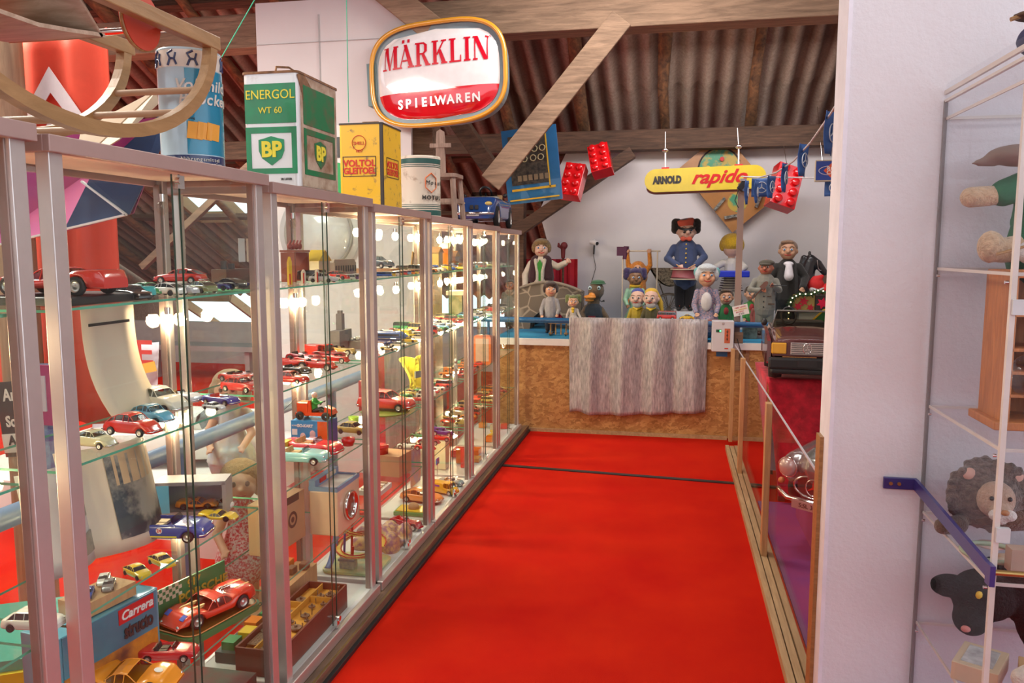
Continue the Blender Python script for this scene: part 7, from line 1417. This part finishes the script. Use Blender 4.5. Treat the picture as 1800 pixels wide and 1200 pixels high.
MB().lathe([(0, 0), (.10, 0)], (0, -.40, .17), 28, 0, Matrix(((1.15, 0, 0), (0, .55, 0), (0, 0, 1))) and Euler((A90, 0, 0)).to_matrix()).build('grille', M('grille_red_brown', (.20, .05, .05), .4), t)
MB().tube([(.115*math.cos(a*.3), -.405, .17+.06*math.sin(a*.3)) for a in range(21)], .007, 6, closed=True).build('grille_frame', CHR, t); s_ = .045; mb = MB().tube([(s_*math.cos(a*.4), -.41, .17+s_*math.sin(a*.4)) for a in range(16)], .005, 5, closed=True)
for a in (90, 210, 330): mb.prism([(-.006, 0), (.006, 0), (0, s_)], (0, -.412, .17), (math.cos(R(a-90)), 0, math.sin(R(a-90))), (math.cos(R(a)), 0, math.sin(R(a))), (0, -.004, 0))
mb.build('star_badge', CHR, t); MB().tube([(-.25, -.33, .10), (-.14, -.43, .095), (.14, -.43, .095), (.25, -.33, .10)], .014, 8).build('bumper', CHR, t)
MB().box((0, -.45, .075), (.20, .006, .045)).build('plate', M('plate_pinkish', (.6, .35, .32), .4), t); text('S:SL 300', .034, BKP, (0, -.455, .075), (1, 0, 0), (0, 0, 1), t, 'plate_lettering')
for x, y in ((-.2, -.18), (.2, -.18), (-.2, .4), (.2, .4)): MB().lathe([(.03, -.03), (.09, -.03), (.095, 0), (.09, .03), (.03, .03), (0, .02)], (x, y, .10), 20, 0, Euler((0, A90, 0)).to_matrix()).build('wheel', TYR, t)
b_ = thing('white_pedestal', 'low pedestal under the silver pedal car', 'pedestal', (.98, 4.6, 0.008)); MB().box((0, 0, .108), (.45, .6, .212)).build('block', M('pedestal_purple', (.30, .05, .16), .9), b_)
t.location.z = .224
c = thing('white_cloth', 'white cloth corner visible under the red velvet', 'cloth', (0, 0, 0)); a = P(1363, 735, 5.02); MB().box((a.x+.03, 5.30, .30), (.06, .02, .25)).build('sheet', WHT, c)
# red capped bottle toy beside the wall
q = Vector((.60, 2.90, 0)); t = thing('rocket_figure', 'red and brown toy figure standing on the floor by the wall end', 'toy figure', (.62, 3.02, .009))
RC = M('toy_red', (.65, .06, .04), .4); MB().lathe([(0, 0), (.055, 0), (.06, .05), (.05, .12), (.055, .2), (.04, .27), (.02, .31), (0, .32)], n=20).build('body', M('toy_brown', (.25, .10, .06), .5, c2=(.7, .5, .45), vs=10, lo=.5, hi=.55), t); MB().box((0, 0, .345), (.075, .075, .05)).box((0, 0, .375), (.09, .09, .012)).build('cap', RC, t, bevel=.005); MB().box((-.02, -.062, .20), (.03, .004, .012)).build('white_label', WHT, t); MB().tube([(-.062, 0, .2), (-.075, 0, .1), (-.05, -.03, .01)], .012, 6).build('arm', M('toy_pink', (.7, .4, .35), .5), t)
# ---------------------------------------------------------------- acrylic wall case on the right
XC, YB, YF = .765, 2.585, 2.02
TS = M('acrylic_edge', (.62, .56, .52), .3)
c = thing('acrylic_wall_case', 'tall clear acrylic display case of plush toys on the white wall', 'display case', (0, 0, 0))
zt_, zb_ = 2.03, .02
MB().box((XC, (YB+YF)/2, (zt_+zb_)/2), (.006, YB-YF, zt_-zb_)).build('side_pane', ACR, c); MB().box((XC+.42, YF, (zt_+zb_)/2), (.84, .006, zt_-zb_)).build('front_pane', ACR, c)
MB().box((XC+.42, YB-.008, (zt_+zb_)/2), (.84, .004, zt_-zb_)).build('back_pane', ACR, c)
mb = MB().box((XC, YF, (zt_+zb_)/2), (.012, .012, zt_-zb_)); mb.build('corner_edge', TS, c); MB().box((XC, YB-.006, (zt_+zb_)/2), (.010, .008, zt_-zb_)).build('back_edge', M('edge_grey', (.25, .22, .22), .5), c)
CS = [1.545, 1.13, .80, .445, .12, 1.98]
for z in CS:
    MB().box((XC+.42, (YB+YF)/2, z), (.83, YB-YF-.02, .006)).build('shelf', ACR, c); MB().box((XC+.004, (YB+YF)/2, z), (.004, YB-YF-.02, .008)).box((XC+.42, YF+.014, z), (.82, .004, .008)).box((XC+.42, YB-.014, z), (.82, .004, .008)).build('shelf_edge', TS, c)
MB().box((XC+.42, (YB+YF)/2, 2.055), (.84, YB-YF, .05)).build('lid', ACR, c); MB().box((XC, (YB+YF)/2, 2.055), (.008, YB-YF, .012)).box((XC, (YB+YF)/2, 2.03), (.009, YB-YF, .008)).build('lid_edge', TS, c)
for z in (1.93, 1.47, .93): MB().box((XC+.012, YF-.006, z), (.03, .014, .035)).build('hinge', M('hinge_grey', (.55, .55, .56), .6), c)
mb = MB()
for z in CS[:4]:
    for y in (YB-.03, YF+.04): mb.cyl((XC-.004, y, z-.02), (XC+.004, y, z-.02), .004, n=8)
mb.build('screw', CHR, c)
# plush doll in green
BE = fur('plush_beige', (.62, .42, .26), .3)
def inX(px, py, Y=2.3): return P(px, py, Y)
c = thing('plush_doll', 'plush doll in green clothes on the top shelf of the acrylic case', 'plush toy', (.985, 2.44, 1.549))
blob('body', [('c', [(0, 0, .09), (0, 0, .22)], [.07, .055]), ('e', (.01, 0, .31), (.06, .06, .065)), ('c', [(-.04, 0, .23), (-.12, -.02, .20), (-.19, -.02, .195)], [.03, .028, .03]), ('c', [(.05, 0, .22), (.12, -.02, .17)], [.03, .028]), ('c', [(-.03, -.03, .06), (-.12, -.06, .05)], [.04, .035]), ('e', (-.15, -.07, .06), (.035, .03, .045)), ('e', (.06, -.1, .05), (.04, .03, .04))], BE, c, .008)
GRF = M('felt_green', (.02, .13, .06), .9, bmp=.3); blob('jacket', [('c', [(0, 0, .12), (0, 0, .23)], [.078, .066]), ('c', [(-.04, 0, .235), (-.11, -.02, .205)], [.038, .038]), ('c', [(.05, 0, .225), (.1, -.02, .18)], [.038, .038])], GRF, c, .008); blob('skirt', [('c', [(0, -.01, .12), (0, -.02, .04)], [.08, .10])], M('felt_dark_green', (.01, .09, .04), .9), c, .009)
for s in (-1, 1): MB().sph((.01+s*.022, -.055, .32), .007, 8).build('eye', BLK, c)
MB().sph((.01, -.064, .30), (.012, .01, .009), 8).build('nose', M('nose_dark', (.1, .04, .03), .5), c)
blob('collar', [('c', [(-.05, -.04, .255), (0, -.065, .245), (.05, -.04, .255)], [.014, .016, .014])], M('leaf_green', (.10, .40, .05), .8), c, .006); MB().cyl((-.16, -.14, .04), (.05, -.10, .10), .004, n=6).build('stick', MOR, c)
blob('white_fur', [('e', (-.02, -.09, .045), (.08, .05, .04))], fur('fur_white', (.7, .66, .66), .15), c, .008)
c = thing('feather_cap', 'grey brown feathered hat lying in the top of the acrylic case', 'hat', (.90, 2.38, 1.84)); blob('crown', [('e', (0, 0, .01), (.09, .06, .03)), ('c', [(-.07, 0, .0), (-.12, 0, -.01)], [.02, .006])], M('hat_grey_brown', (.22, .15, .12), .9), c, .008); MB().tube([(0, 0, .03), (.0, .0, .135)], .002, 4).build('thread', BLK, c)
# dark figure on top
c = thing('cloth_bundle', 'dark blue cloth figure with a stick lying on top of the acrylic case', 'figure', (.925, 2.32, 2.082))
blob('body', [('e', (0, 0, .05), (.08, .07, .05)), ('e', (.08, 0, .06), (.09, .08, .06))], M('cloth_navy', (.03, .03, .09), .7), c, .008); blob('hat', [('e', (-.02, .0, .11), (.075, .06, .012)), ('e', (.02, 0, .125), (.03, .03, .025))], MDK, c, .006); MB().tube([(-.10, -.01, .10), (-.04, 0, .12), (.1, 0, .12)], .006, 6).build('stick', MOR, c)
# wooden shelf cabinet model
q = P(1765, 790, 2.12); c = thing('wooden_wall_shelf', 'varnished wooden miniature dresser in the acrylic case', 'miniature cabinet', (.965, 2.33, 1.134))
w, d, h = .22, .16, .385
mb = MB().box((-w/2, 0, h/2+.02), (.022, d, h)).box((w/2, 0, h/2+.02), (.022, d, h)).box((0, 0, .012), (w+.06, d+.03, .022)).box((0, 0, h+.02), (w+.02, d, .02)).box((0, d/2-.005, h/2), (w, .008, h)); mb.build('carcass', wood('dresser_wood', (.60, .22, .06), (.34, .11, .03), (12, 12, 2)), c, bevel=.003)
for k, z in enumerate((.09, .15, .21, .30)): MB().box((0, 0, z), (w, d, .008)).build('shelf', MATS['dresser_wood'], c)
for k, (x, z) in enumerate(((-.04, .213), (.03, .213), (-.03, .303), (.04, .153))): MB().lathe([(0, 0), (.012, 0), (.014, .03), (.006, .036), (.006, .045), (0, .045)], (x, -.03, z), 10).build('jar', [GOLD, GRF][k % 2], c)
c = thing('glass_bubble', 'clear glass dome with a metal fitting in front of the dresser', 'glass dome', (.85, 2.10, 1.30)); MB().sph((0, 0, 0), (.05, .05, .055), 24).build('globe', glassmat('dome_glass', (.93, .93, .95), 1.5), c); MB().cyl((0, 0, -.04), (0, 0, .01), .008).build('fitting', M('brass', (.5, .33, .12), .3, .9), c); MB().cyl((0, 0, -.164), (0, 0, -.05), .004).build('stem', CHR, c)
# lion
c = thing('plush_lion', 'shaggy grey brown plush lion face with white muzzle in the acrylic case', 'plush toy', (.885, 2.40, .805)); random.seed(4); c.scale = (.8,)*3
blob('mane', [('e', (0, .02, .14), (.115, .09, .10))]+[('c', [(.08*math.cos(a), .0, .14+.08*math.sin(a)), (.135*math.cos(a+.2), random.uniform(-.03, .03), .14+.120*math.sin(a+.2))], [.034, .016]) for a in [k*.24 for k in range(26)]], fur('mane_grey', (.20, .15, .13), .6), c, .008)
blob('body', [('e', (.05, .05, .06), (.16, .10, .06)), ('c', [(-.1, -.02, .03), (-.16, -.05, .03)], [.035, .03])], fur('body_brown', (.16, .09, .06), .4), c, .009)
blob('face', [('e', (.0, -.06, .14), (.062, .05, .065)), ('e', (0, -.10, .115), (.035, .035, .026))], fur('face_tan', (.50, .33, .24), .2), c, .006); blob('muzzle', [('e', (-.02, -.125, .105), (.025, .02, .02)), ('e', (.02, -.125, .105), (.025, .02, .02)), ('e', (0, -.115, .085), (.02, .02, .015))], fur('muzzle_white', (.7, .62, .58), .1), c, .005)
MB().sph((0, -.145, .12), (.014, .01, .010), 8).build('nose', M('nose_orange_brown', (.4, .18, .08), .5), c)
for s in (-1, 1): MB().sph((s*.028, -.103, .155), .008, 8).build('eye', BLK, c); blob('ear', [('e', (s*.075, -.02, .215), (.024, .014, .024))], M('ear_pink', (.6, .35, .28), .8), c, .005)
c = thing('small_gift', 'small pale box with mirror lid beside the plush lion', 'box', (.865, 2.12, .805)); MB().box((0, 0, .03), (.06, .04, .06)).build('carton', M('tan_card', (.45, .33, .26), .5), c)
# bracket with brass rod
BB = M('bracket_navy', (.03, .025, .16), .4, coat=.4)
c = thing('rod_bracket', 'dark blue metal bracket on the wall holding a brass rod', 'bracket', (0, 0, 0)); a0, a1 = P(1553, 848, 2.58), P(1612, 852, 2.58)
e_ = Vector((.752, 2.0, .842)); MB().box(((a0.x+a1.x)/2, 2.583, a0.z), (a1.x-a0.x, .012, .036)).build('wall_plate', BB, c, bevel=.002); 
for k in (0, 1): MB().cyl((a0.x+.02+.024*k, 2.578, a0.z), (a0.x+.02+.024*k, 2.573, a0.z), .0055, n=10).build('screw', M('brass', (.5, .33, .12), .3, .9), c)
e0 = Vector((a1.x-.004, 2.578, a0.z)); MB().bar(e0, e_, .010, .034).build('arm', BB, c); MB().box(e_+Vector((0, .0, -.006)), (.012, .03, .05)).build('end_plate', BB, c); MB().cyl(e_, e_+Vector((.8, -.01, -.0)), .007, n=10).build('brass_rod', MATS['brass'], c)
# shelf .445: black plush cat, lower box etc
c = thing('green_ring', 'curved pale green ring under the blue bracket', 'ring', (.93, 2.33, .812)); MB().tube([(.07*math.cos(a*.3), .07*math.sin(a*.3), 0) for a in range(21)], .007, 8, closed=True).build('ring', M('ring_green', (.35, .42, .30), .5), c); c.location = (.835, 2.22, .812)
for k, (x, y) in enumerate(((.86, 2.30), (.87, 2.20))):
    c = thing('round_badge', ['small round pink badge lying on the middle shelf', 'small round orange patterned badge on the middle shelf'][k], 'badge', (x, y, .804)); MB().lathe([(0, .004), (.035, .003), (.038, 0), (0, 0)], n=24).build('disc', M(['badge_pink', 'badge_orange'][k], [(.6, .25, .25), (.6, .35, .2)][k], .4, c2=(.65, .6, .5), vs=40), c)
c = thing('plush_cat', 'large black plush cat lying along the lower shelf of the acrylic case', 'plush toy', (1.02, 2.46, .449)); BF = M('plush_black', (.004, .004, .005), .95, bmp=.8, bs=120)
blob('body', [('e', (0.08, 0, .17), (.20, .10, .10)), ('e', (-.12, -.03, .16), (.09, .08, .075)), ('e', (-.215, -.04, .185), (.055, .03, .035)), ('e', (-.10, -.02, .24), (.035, .02, .035)), ('e', (-.16, -.06, .10), (.05, .05, .05)), ('c', [(.0, -.07, .10), (.02, -.12, .04)], [.05, .045])], BF, c, .009)
MB().sph((-.155, -.095, .185), (.010, .006, .012), 8).build('eye', GOLD, c); MB().sph((-.185, -.10, .085), (.014, .01, .010), 8).build('nose', M('nose_pink', (.6, .2, .18), .5), c)
c = thing('plush_lamb', 'white and pink ear of a plush lamb at the picture edge', 'plush toy', (.94, 2.10, .449)); blob('head', [('e', (.03, 0, .10), (.06, .06, .07)), ('c', [(-.01, -.02, .14), (-.075, -.03, .10)], [.022, .026])], fur('lamb_white', (.7, .62, .55), .2), c, .007); MB().sph((-.05, -.055, .115), (.024, .006, .016), 10).build('inner_ear', M('inner_pink', (.7, .3, .32), .8), c)
for k, (x, y, rz, m_) in enumerate(((.845, 2.27, -30, M('box_beige', (.62, .47, .32), .5)), (.975, 2.21, -20, MATS.get('box_tan') or M('box_tan', (.60, .38, .20), .5)))):
    c = thing('doll_box', ['beige window box with a pale doll inside, lower right', 'second tan window box beside the beige one'][k], 'box', (x, y, .443), R(rz)); MB().box((0, 0, .03), (.11, .15, .05)).build('carton', m_, c, bevel=.002); MB().box((0, 0, .056), (.075, .11, .002)).build('window', M('box_window', (.30, .28, .28), .15, c2=(.6, .58, .58), vs=18), c)
# ---------------------------------------------------------------- the room beyond the showcases
CIT = M('flag_red', (.70, .07, .03), .8, bmp=.1)
c = thing('red_flag', 'large red cloth banner with white chevrons hanging behind the near showcases', 'flag', (0, 0, 0)); YF_ = 2.9
def fl(u, v):
    xa, xb = P(-60, 90, YF_).x, P(190, 90, YF_).x; xb2 = P(228, 700, YF_).x; zt0 = P(0, 60, YF_).z; zb0 = P(0, 735, YF_).z
    x = xa+(xb+(xb2-xb)*v*v-xa)*u; return (x, YF_+.02*math.sin(u*22+v), zt0+(zb0-zt0)*v)
MB().grid(fl, 60, 20).build('cloth', CIT, c, solid=.003)
for dz in (0, .19):
    mb = MB(); o_ = P(88, 118, YF_-.03); 
    for s in (-1, 1): mb.prism([(0, 0), (s*.19, -.26), (s*.19, -.34), (0, -.10)][::s], (o_.x, YF_-.035, o_.z-dz), (1, 0, 0), (0, 0, 1), (0, -.003, 0))
    mb.build('white_chevron', M('chevron_white', (.72, .66, .66), .8), c)
c = thing('star_banner', 'magenta and navy banner with white edging hanging on its corner', 'banner', (0, 0, 0)); Yb = 2.45
pA, pB, pC, pD = P(-40, 235, Yb), P(235, 375, Yb), P(150, 398, Yb), P(-40, 440, Yb)
MB().add([pA, P(300, 205, Yb+.25), pB, pC, pD], [(0, 1, 2, 3, 4)]).build('magenta_cloth', M('cloth_magenta', (.50, .07, .20), .7, c2=(.32, .04, .22), vs=3), c, solid=.004)
NV = M('cloth_navy_banner', (.03, .06, .15), .7, var=.2)
MB().add([P(165, 315, Yb-.01)+Vector((0, -.02, 0)), P(300, 195, Yb+.25)+Vector((0, -.03, 0)), P(298, 250, Yb+.2)+Vector((0, -.03, 0)), P(235, 377, Yb)+Vector((0, -.02, 0)), P(120, 405, Yb)+Vector((0, -.02, 0))], [(0, 1, 2, 3, 4)]).build('navy_cloth', NV, c, solid=.004)
MB().add([P(165, 232, Yb+.1)+Vector((0, -.06, 0)), P(292, 165, Yb+.25)+Vector((0, -.06, 0)), P(298, 185, Yb+.25)+Vector((0, -.06, 0)), P(230, 250, Yb)+Vector((0, -.06, 0)), P(150, 300, Yb)+Vector((0, -.06, 0))], [(0, 1, 2, 3, 4)]).build('tan_cloth', M('cloth_tan', (.50, .38, .26), .7), c, solid=.004)
MB().bar(P(155, 320, Yb)+Vector((0, -.03, 0)), P(232, 378, Yb)+Vector((0, -.03, 0)), .012, .006).bar(P(232, 378, Yb)+Vector((0, -.03, 0)), P(-40, 442, Yb)+Vector((0, -.03, 0)), .012, .006).build('white_edging', WHT, c)
c = thing('white_flag', 'white flag with red block letters beside the red banner', 'flag', (0, 0, 0)); Yp = 4.2; a, b = P(150, 598, Yp), P(277, 596, Yp)
MB().grid(lambda u, v: (a.x+(b.x-a.x)*u, Yp+.03*math.sin(9*u+3*v), a.z-.62*v-.02*math.sin(math.pi*u)), 20, 10).build('cloth', M('flag_white', (.62, .58, .66), .8), c, solid=.002)
text('PORSCHE', .20, M('flag_letters', (.55, .06, .05), .6), (P(175, 620, Yp).x-.14, Yp-.05, P(245, 619, Yp).z), (1, 0, 0), (0, 0, 1), c, 'lettering', bold=.004, sx=1.25)
q = P(240, 650, Yp); MB().box((q.x, Yp-.05, q.z), (.34, .004, .06), 0, Euler((0, R(-12), 0)).to_matrix()).build('yellow_stripe', M('stripe_gold', (.75, .45, .08), .6), c)
# black protest poster on the timber post
c = thing('timber_post', 'thick round timber post at the left picture edge', 'post', (0, 0, 0)); q = P(20, 600, 2.7); MB().cyl((q.x, 2.75, 0), (q.x, 2.75, 3.0), .075, n=20).build('trunk', wood('post_tan', (.42, .27, .15), (.26, .15, .08), (10, 10, 1)), c)
q = P(22, 715, 2.6); c = thing('slogan_poster', 'black poster with white blackletter slogan on the timber post', 'poster', (q.x, 2.63, P(22, 735, 2.63).z), rot=(0, R(-6), 0))
MB().box((0, 0, .0), (.18, .006, .30)).build('sheet', BKP, c); WT = M('poster_white', (.75, .68, .58), .6)
for s_, z_, sz in (('Arbeit', .095, .066), ('ist', .045, .055), ('Scheiße', -.01, .060)): text(s_, sz, WT, (.012 if s_ != 'ist' else .03, -.004, z_), (1, 0, 0), (0, 0, 1), c, 'slogan_lettering', bold=.0018, sx=.8)
MB().box((.0, -.004, -.095), (.18, .003, .075)).build('white_strip', WT, c); text('APPD', .052, BKP, (.0, -.007, -.085), (1, 0, 0), (0, 0, 1), c, 'party_lettering', bold=.0015, sx=.95); text('WÄHLEN!', .020, BKP, (.02, -.007, -.118), (1, 0, 0), (0, 0, 1), c, 'vote_lettering')
# blue rail with posts
c = thing('blue_barrier', 'blue tubular barrier running behind the showcases', 'barrier', (0, 0, 0)); SB = M('steel_blue', (.16, .25, .42), .4); MB().cyl((-2.0, 1.2, .78), (-2.0, 6.2, .78), .035, n=14).build('tube', SB, c)
for y in (2.9, 4.4, 6.0): MB().cyl((-2.0, y, 0), (-2.0, y, .76), .03, n=12).build('upright', SB, c)
# low white table and pedal cars beyond
c = thing('display_platform', 'low white platform beyond the blue barrier', 'platform', (-3.4, 4.9, 0)); MB().box((0, 0, .14), (1.7, 2.2, .28)).build('top', WHT, c)
c = car_full('white_pedal_car', 'cabrio', 1.15, (.72, .70, .66), 'large white open pedal car on the platform beyond the barrier', (-3.0, 4.4, .281), R(20), cat='pedal car')
c = car_full('red_pedal_car', 'cabrio', 1.0, (.70, .05, .03), 'large red pedal car behind the third and fourth showcase', (-2.62, 6.6, .30), R(-20), cat='pedal car'); b_ = thing('display_platform', 'grey platform under the large red pedal car', 'platform', (-2.65, 6.6, 0)); MB().box((0, 0, .149), (1.2, .9, .298)).build('top', M('grey_platform', (.4, .38, .38), .8), b_)
c = thing('framed_board', 'tall grey board with red frame behind the fourth showcase', 'board', (P(716, 640, 5.0).x-.08, 5.12, 0)); MB().box((0, 0, .52), (.34, .03, 1.04)).build('frame', M('frame_red', (.55, .05, .07), .5), c); MB().box((.01, -.017, .54), (.26, .004, .94)).build('panel', M('grey_streaked', (.36, .30, .27), .7, var=.4, vs=9, scale=(6, 1, .5)), c)
c = thing('steel_bench', 'long grey steel bench against the far left eaves', 'bench', (-5.0, 8.8, 0)); MB().box((0, 0, .42), (3.2, .4, .06)).build('top', M('steel_grey', (.38, .36, .37), .4, .3), c)
for x in (-1.4, 0, 1.4): MB().box((x, 0, .195), (.06, .3, .39)).build('leg', M('steel_grey', (.38, .36, .37), .4, .3), c)
# folk wagon faced pedal bus: teal top, yellow lower body
c = thing('pedal_bus', 'teal and yellow pedal bus with round emblem and chrome headlamps', 'pedal car', (-2.2, 2.10, .0), R(30)); c.scale = (1, 1, .68); YB_ = M('bus_yellow', (.80, .56, .03), .25, coat=.8); TL = M('bus_teal', (.06, .38, .30), .25, coat=.8)
def busshape(z0, z1, hw, hl): return rbox(hl*2, hw*2, 0, .10, 6)
MB().prism(rbox(.84, .50, 0, .12, 6), (0, 0, .12), (1, 0, 0), (0, 1, 0), (0, 0, .34)).build('lower_body', YB_, c, bevel=.02); MB().prism(rbox(.80, .46, 0, .12, 6), (0, 0, .46), (1, 0, 0), (0, 1, 0), (0, 0, .05)).build('upper_body', TL, c, bevel=.015)
MB().tube([(.425, .075*math.cos(a*.3), .40+.075*math.sin(a*.3)) for a in range(21)], .006, 6, closed=True).tube([(.426, -.05, .45), (.426, -.02, .36), (.426, 0, .42), (.426, .02, .36), (.426, .05, .45)], .005, 5).build('emblem', CHR, c)
for s in (-1, 1): MB().sph((.40, s*.19, .36), (.03, .055, .055), 16).build('headlamp', CHR, c)
for x in (-.28, .28):
    for s in (-1, 1): MB().cyl((x, s*.21, .11), (x, s*.27, .11), .11, n=20).build('wheel', TYR, c)
# two dolls behind the second showcase
def doll(lab, loc, H, dress, hairm, rz):
    t = thing('doll', lab, 'doll', loc, rz, scale=H)
    blob('body', [('e', (0, 0, .86), (.12, .12, .13)), ('e', (0, -.11, .84), (.02, .03, .02)), ('c', [(0, 0, .75), (0, 0, .45)], [.05, .09]), ('c', [(-.10, 0, .68), (-.17, -.06, .52), (-.12, -.20, .44)], [.04, .035, .028]), ('c', [(.10, 0, .68), (.17, -.06, .52), (.12, -.20, .44)], [.04, .035, .028])]+[('c', [(s*.06, 0, .42), (s*.065, 0, .22), (s*.065, 0, .03), (s*.065, -.05, .02)], [.06, .045, .035, .03]) for s in (-1, 1)]+[('c', [(s*.12, -.20, .44), (s*.12+.012*(k-1.5), -.235, .425), (s*.12+.012*(k-1.5), -.25, .41)], [.02, .009, .007]) for s in (-1, 1) for k in range(4)]+[('c', [(s*.12, -.2, .44), (s*.085, -.225, .45)], [.015, .008]) for s in (-1, 1)], M('doll_skin', (.75, .45, .30), .6), t, .011)
    blob('dress', [('c', [(0, 0, .70), (0, 0, .52), (0, 0, .30)], [.085, .11, .20]), ('e', (-.12, 0, .66), (.06, .06, .06)), ('e', (.12, 0, .66), (.06, .06, .06))], dress, t, .012)
    blob('hair', [('e', (0, .04, .91), (.145, .135, .12)), ('e', (-.12, .02, .84), (.05, .07, .09)), ('e', (.12, .02, .84), (.05, .07, .09))], hairm, t, .012)
    for s in (-1, 1): MB().sph((s*.045, -.105, .88), (.018, .012, .02), 8).build('eye', BLK, t)
    MB().tube([(-.03, -.112, .80), (0, -.12, .795), (.03, -.112, .80)], .006, 5).build('mouth', LIP, t); return t
GING = M('gingham', (.70, .55, .52), .8, c2=(.55, .05, .07), vs=60, lo=.45, hi=.55); BLD = M('baby_blue', (.45, .55, .62), .8, c2=(.55, .50, .40), vs=10)
doll('blonde doll in red gingham skirt standing behind the second showcase', P(425, 900, 3.1).xy.to_3d()+Vector((0, 0, .05)), .62, GING, fur('hair_honey', (.50, .30, .12), .3), R(30))
c = thing('doll_stand', 'flat wooden board under the doll in gingham', 'board', (P(425, 900, 3.1).x, 3.1, 0)); MB().box((0, 0, .024), (.30, .28, .048)).build('board', PINE, c)
doll('larger doll in pale blue romper holding a checked cushion', P(408, 800, 3.75).xy.to_3d()+Vector((0, 0, .30)), .66, BLD, fur('hair_sandy', (.42, .28, .15), .3), R(20))
c = thing('doll_stand', 'white pedestal under the larger pale blue doll', 'pedestal', (P(408, 800, 3.75).x, 3.75, 0)); MB().box((0, 0, .149), (.3, .3, .298)).build('block', WHT, c)
c = thing('wall_clutter', 'round black and white enamel sign on the white partition', 'sign', (P(560, 410, 5.25).x, 5.27, P(560, 410, 5.25).z)); MB().lathe([(0, 0), (.30, 0), (.30, .015), (0, .015)], (0, 0, 0), 40, 0, Euler((A90, 0, 0)).to_matrix()).build('disc', M('enamel_grey_white', (.62, .62, .62), .3, coat=.8), c); MB().tube([(.25*math.cos(a*.2), -.02, .25*math.sin(a*.2)) for a in range(31)], .012, 6, closed=True).build('ring', M('ring_grey', (.28, .27, .24), .5), c)
# small details belong to the part they sit on
RULES = {'shield_letters': 'shield', 'name_letter': 'white_panel', 'trade_letter': 'red_panel', 'emblem_lettering': 'emblem_ring', 'party_lettering': 'white_strip', 'vote_lettering': 'white_strip',
 'slogan_lettering': 'sheet', 'band_figure': 'top_band', 'script_letter': 'tin_body', 'band_letter': 'tin_body', 'stud': 'block', 'cap_peak': 'cap', 'drum_hoop': 'drum', 'buttons': 'jacket', 'pocket_flap': 'jacket', 'disc_rim': 'red_disc',
 'race_number': 'number_disc', 'checkers': 'back_panel', 'door_glass': 'door_ring', 'porthole': 'door_ring', 'knob': 'rod', 'star_badge': 'grille_frame', 'plate_lettering': 'plate', 'grille_bars': 'grille_frame', 'bumper_cap': 'board',
 'gold_line': 'blue_board', 'number_ring': 'dark_print', 'score_box': 'dark_print', 'green_light': 'display', 'plate_drawing': 'red_plate', 'first_line': 'card', 'second_line': 'card', 'third_line': 'card', 'price_line': 'card',
 'paper_star': 'carton', 'wafer_picture': 'teal_panel', 'perforated_plate': 'lining', 'axle_pins': 'lining', 'gear_wheel': 'lining', 'lamp_ring': 'headlamp', 'iris': 'eye', 'star_emblem': 'cloth', 'yellow_edge': 'side', 'mirror': 'windscreen_frame', 'name_lettering': 'name_frame'}
def mid(o):
    vs = o.data.vertices; return sum((v.co for v in vs), Vector())/max(1, len(vs))
for root in [o for o in bpy.data.objects if o.parent is None and o.type == 'EMPTY']:
    ch = list(root.children)
    for k in ch:
        base = k.name.split('.')[0]
        if base in RULES:
            c_ = [q for q in ch if q.name.split('.')[0] == RULES[base] and q is not k and q.type == 'MESH' and q.matrix_basis == Matrix.Identity(4)]
            if c_:
                m_ = k.matrix_basis.translation + mid(k); k.parent = min(c_, key=lambda q: (mid(q)-m_).length)
bpy.context.view_layer.update()
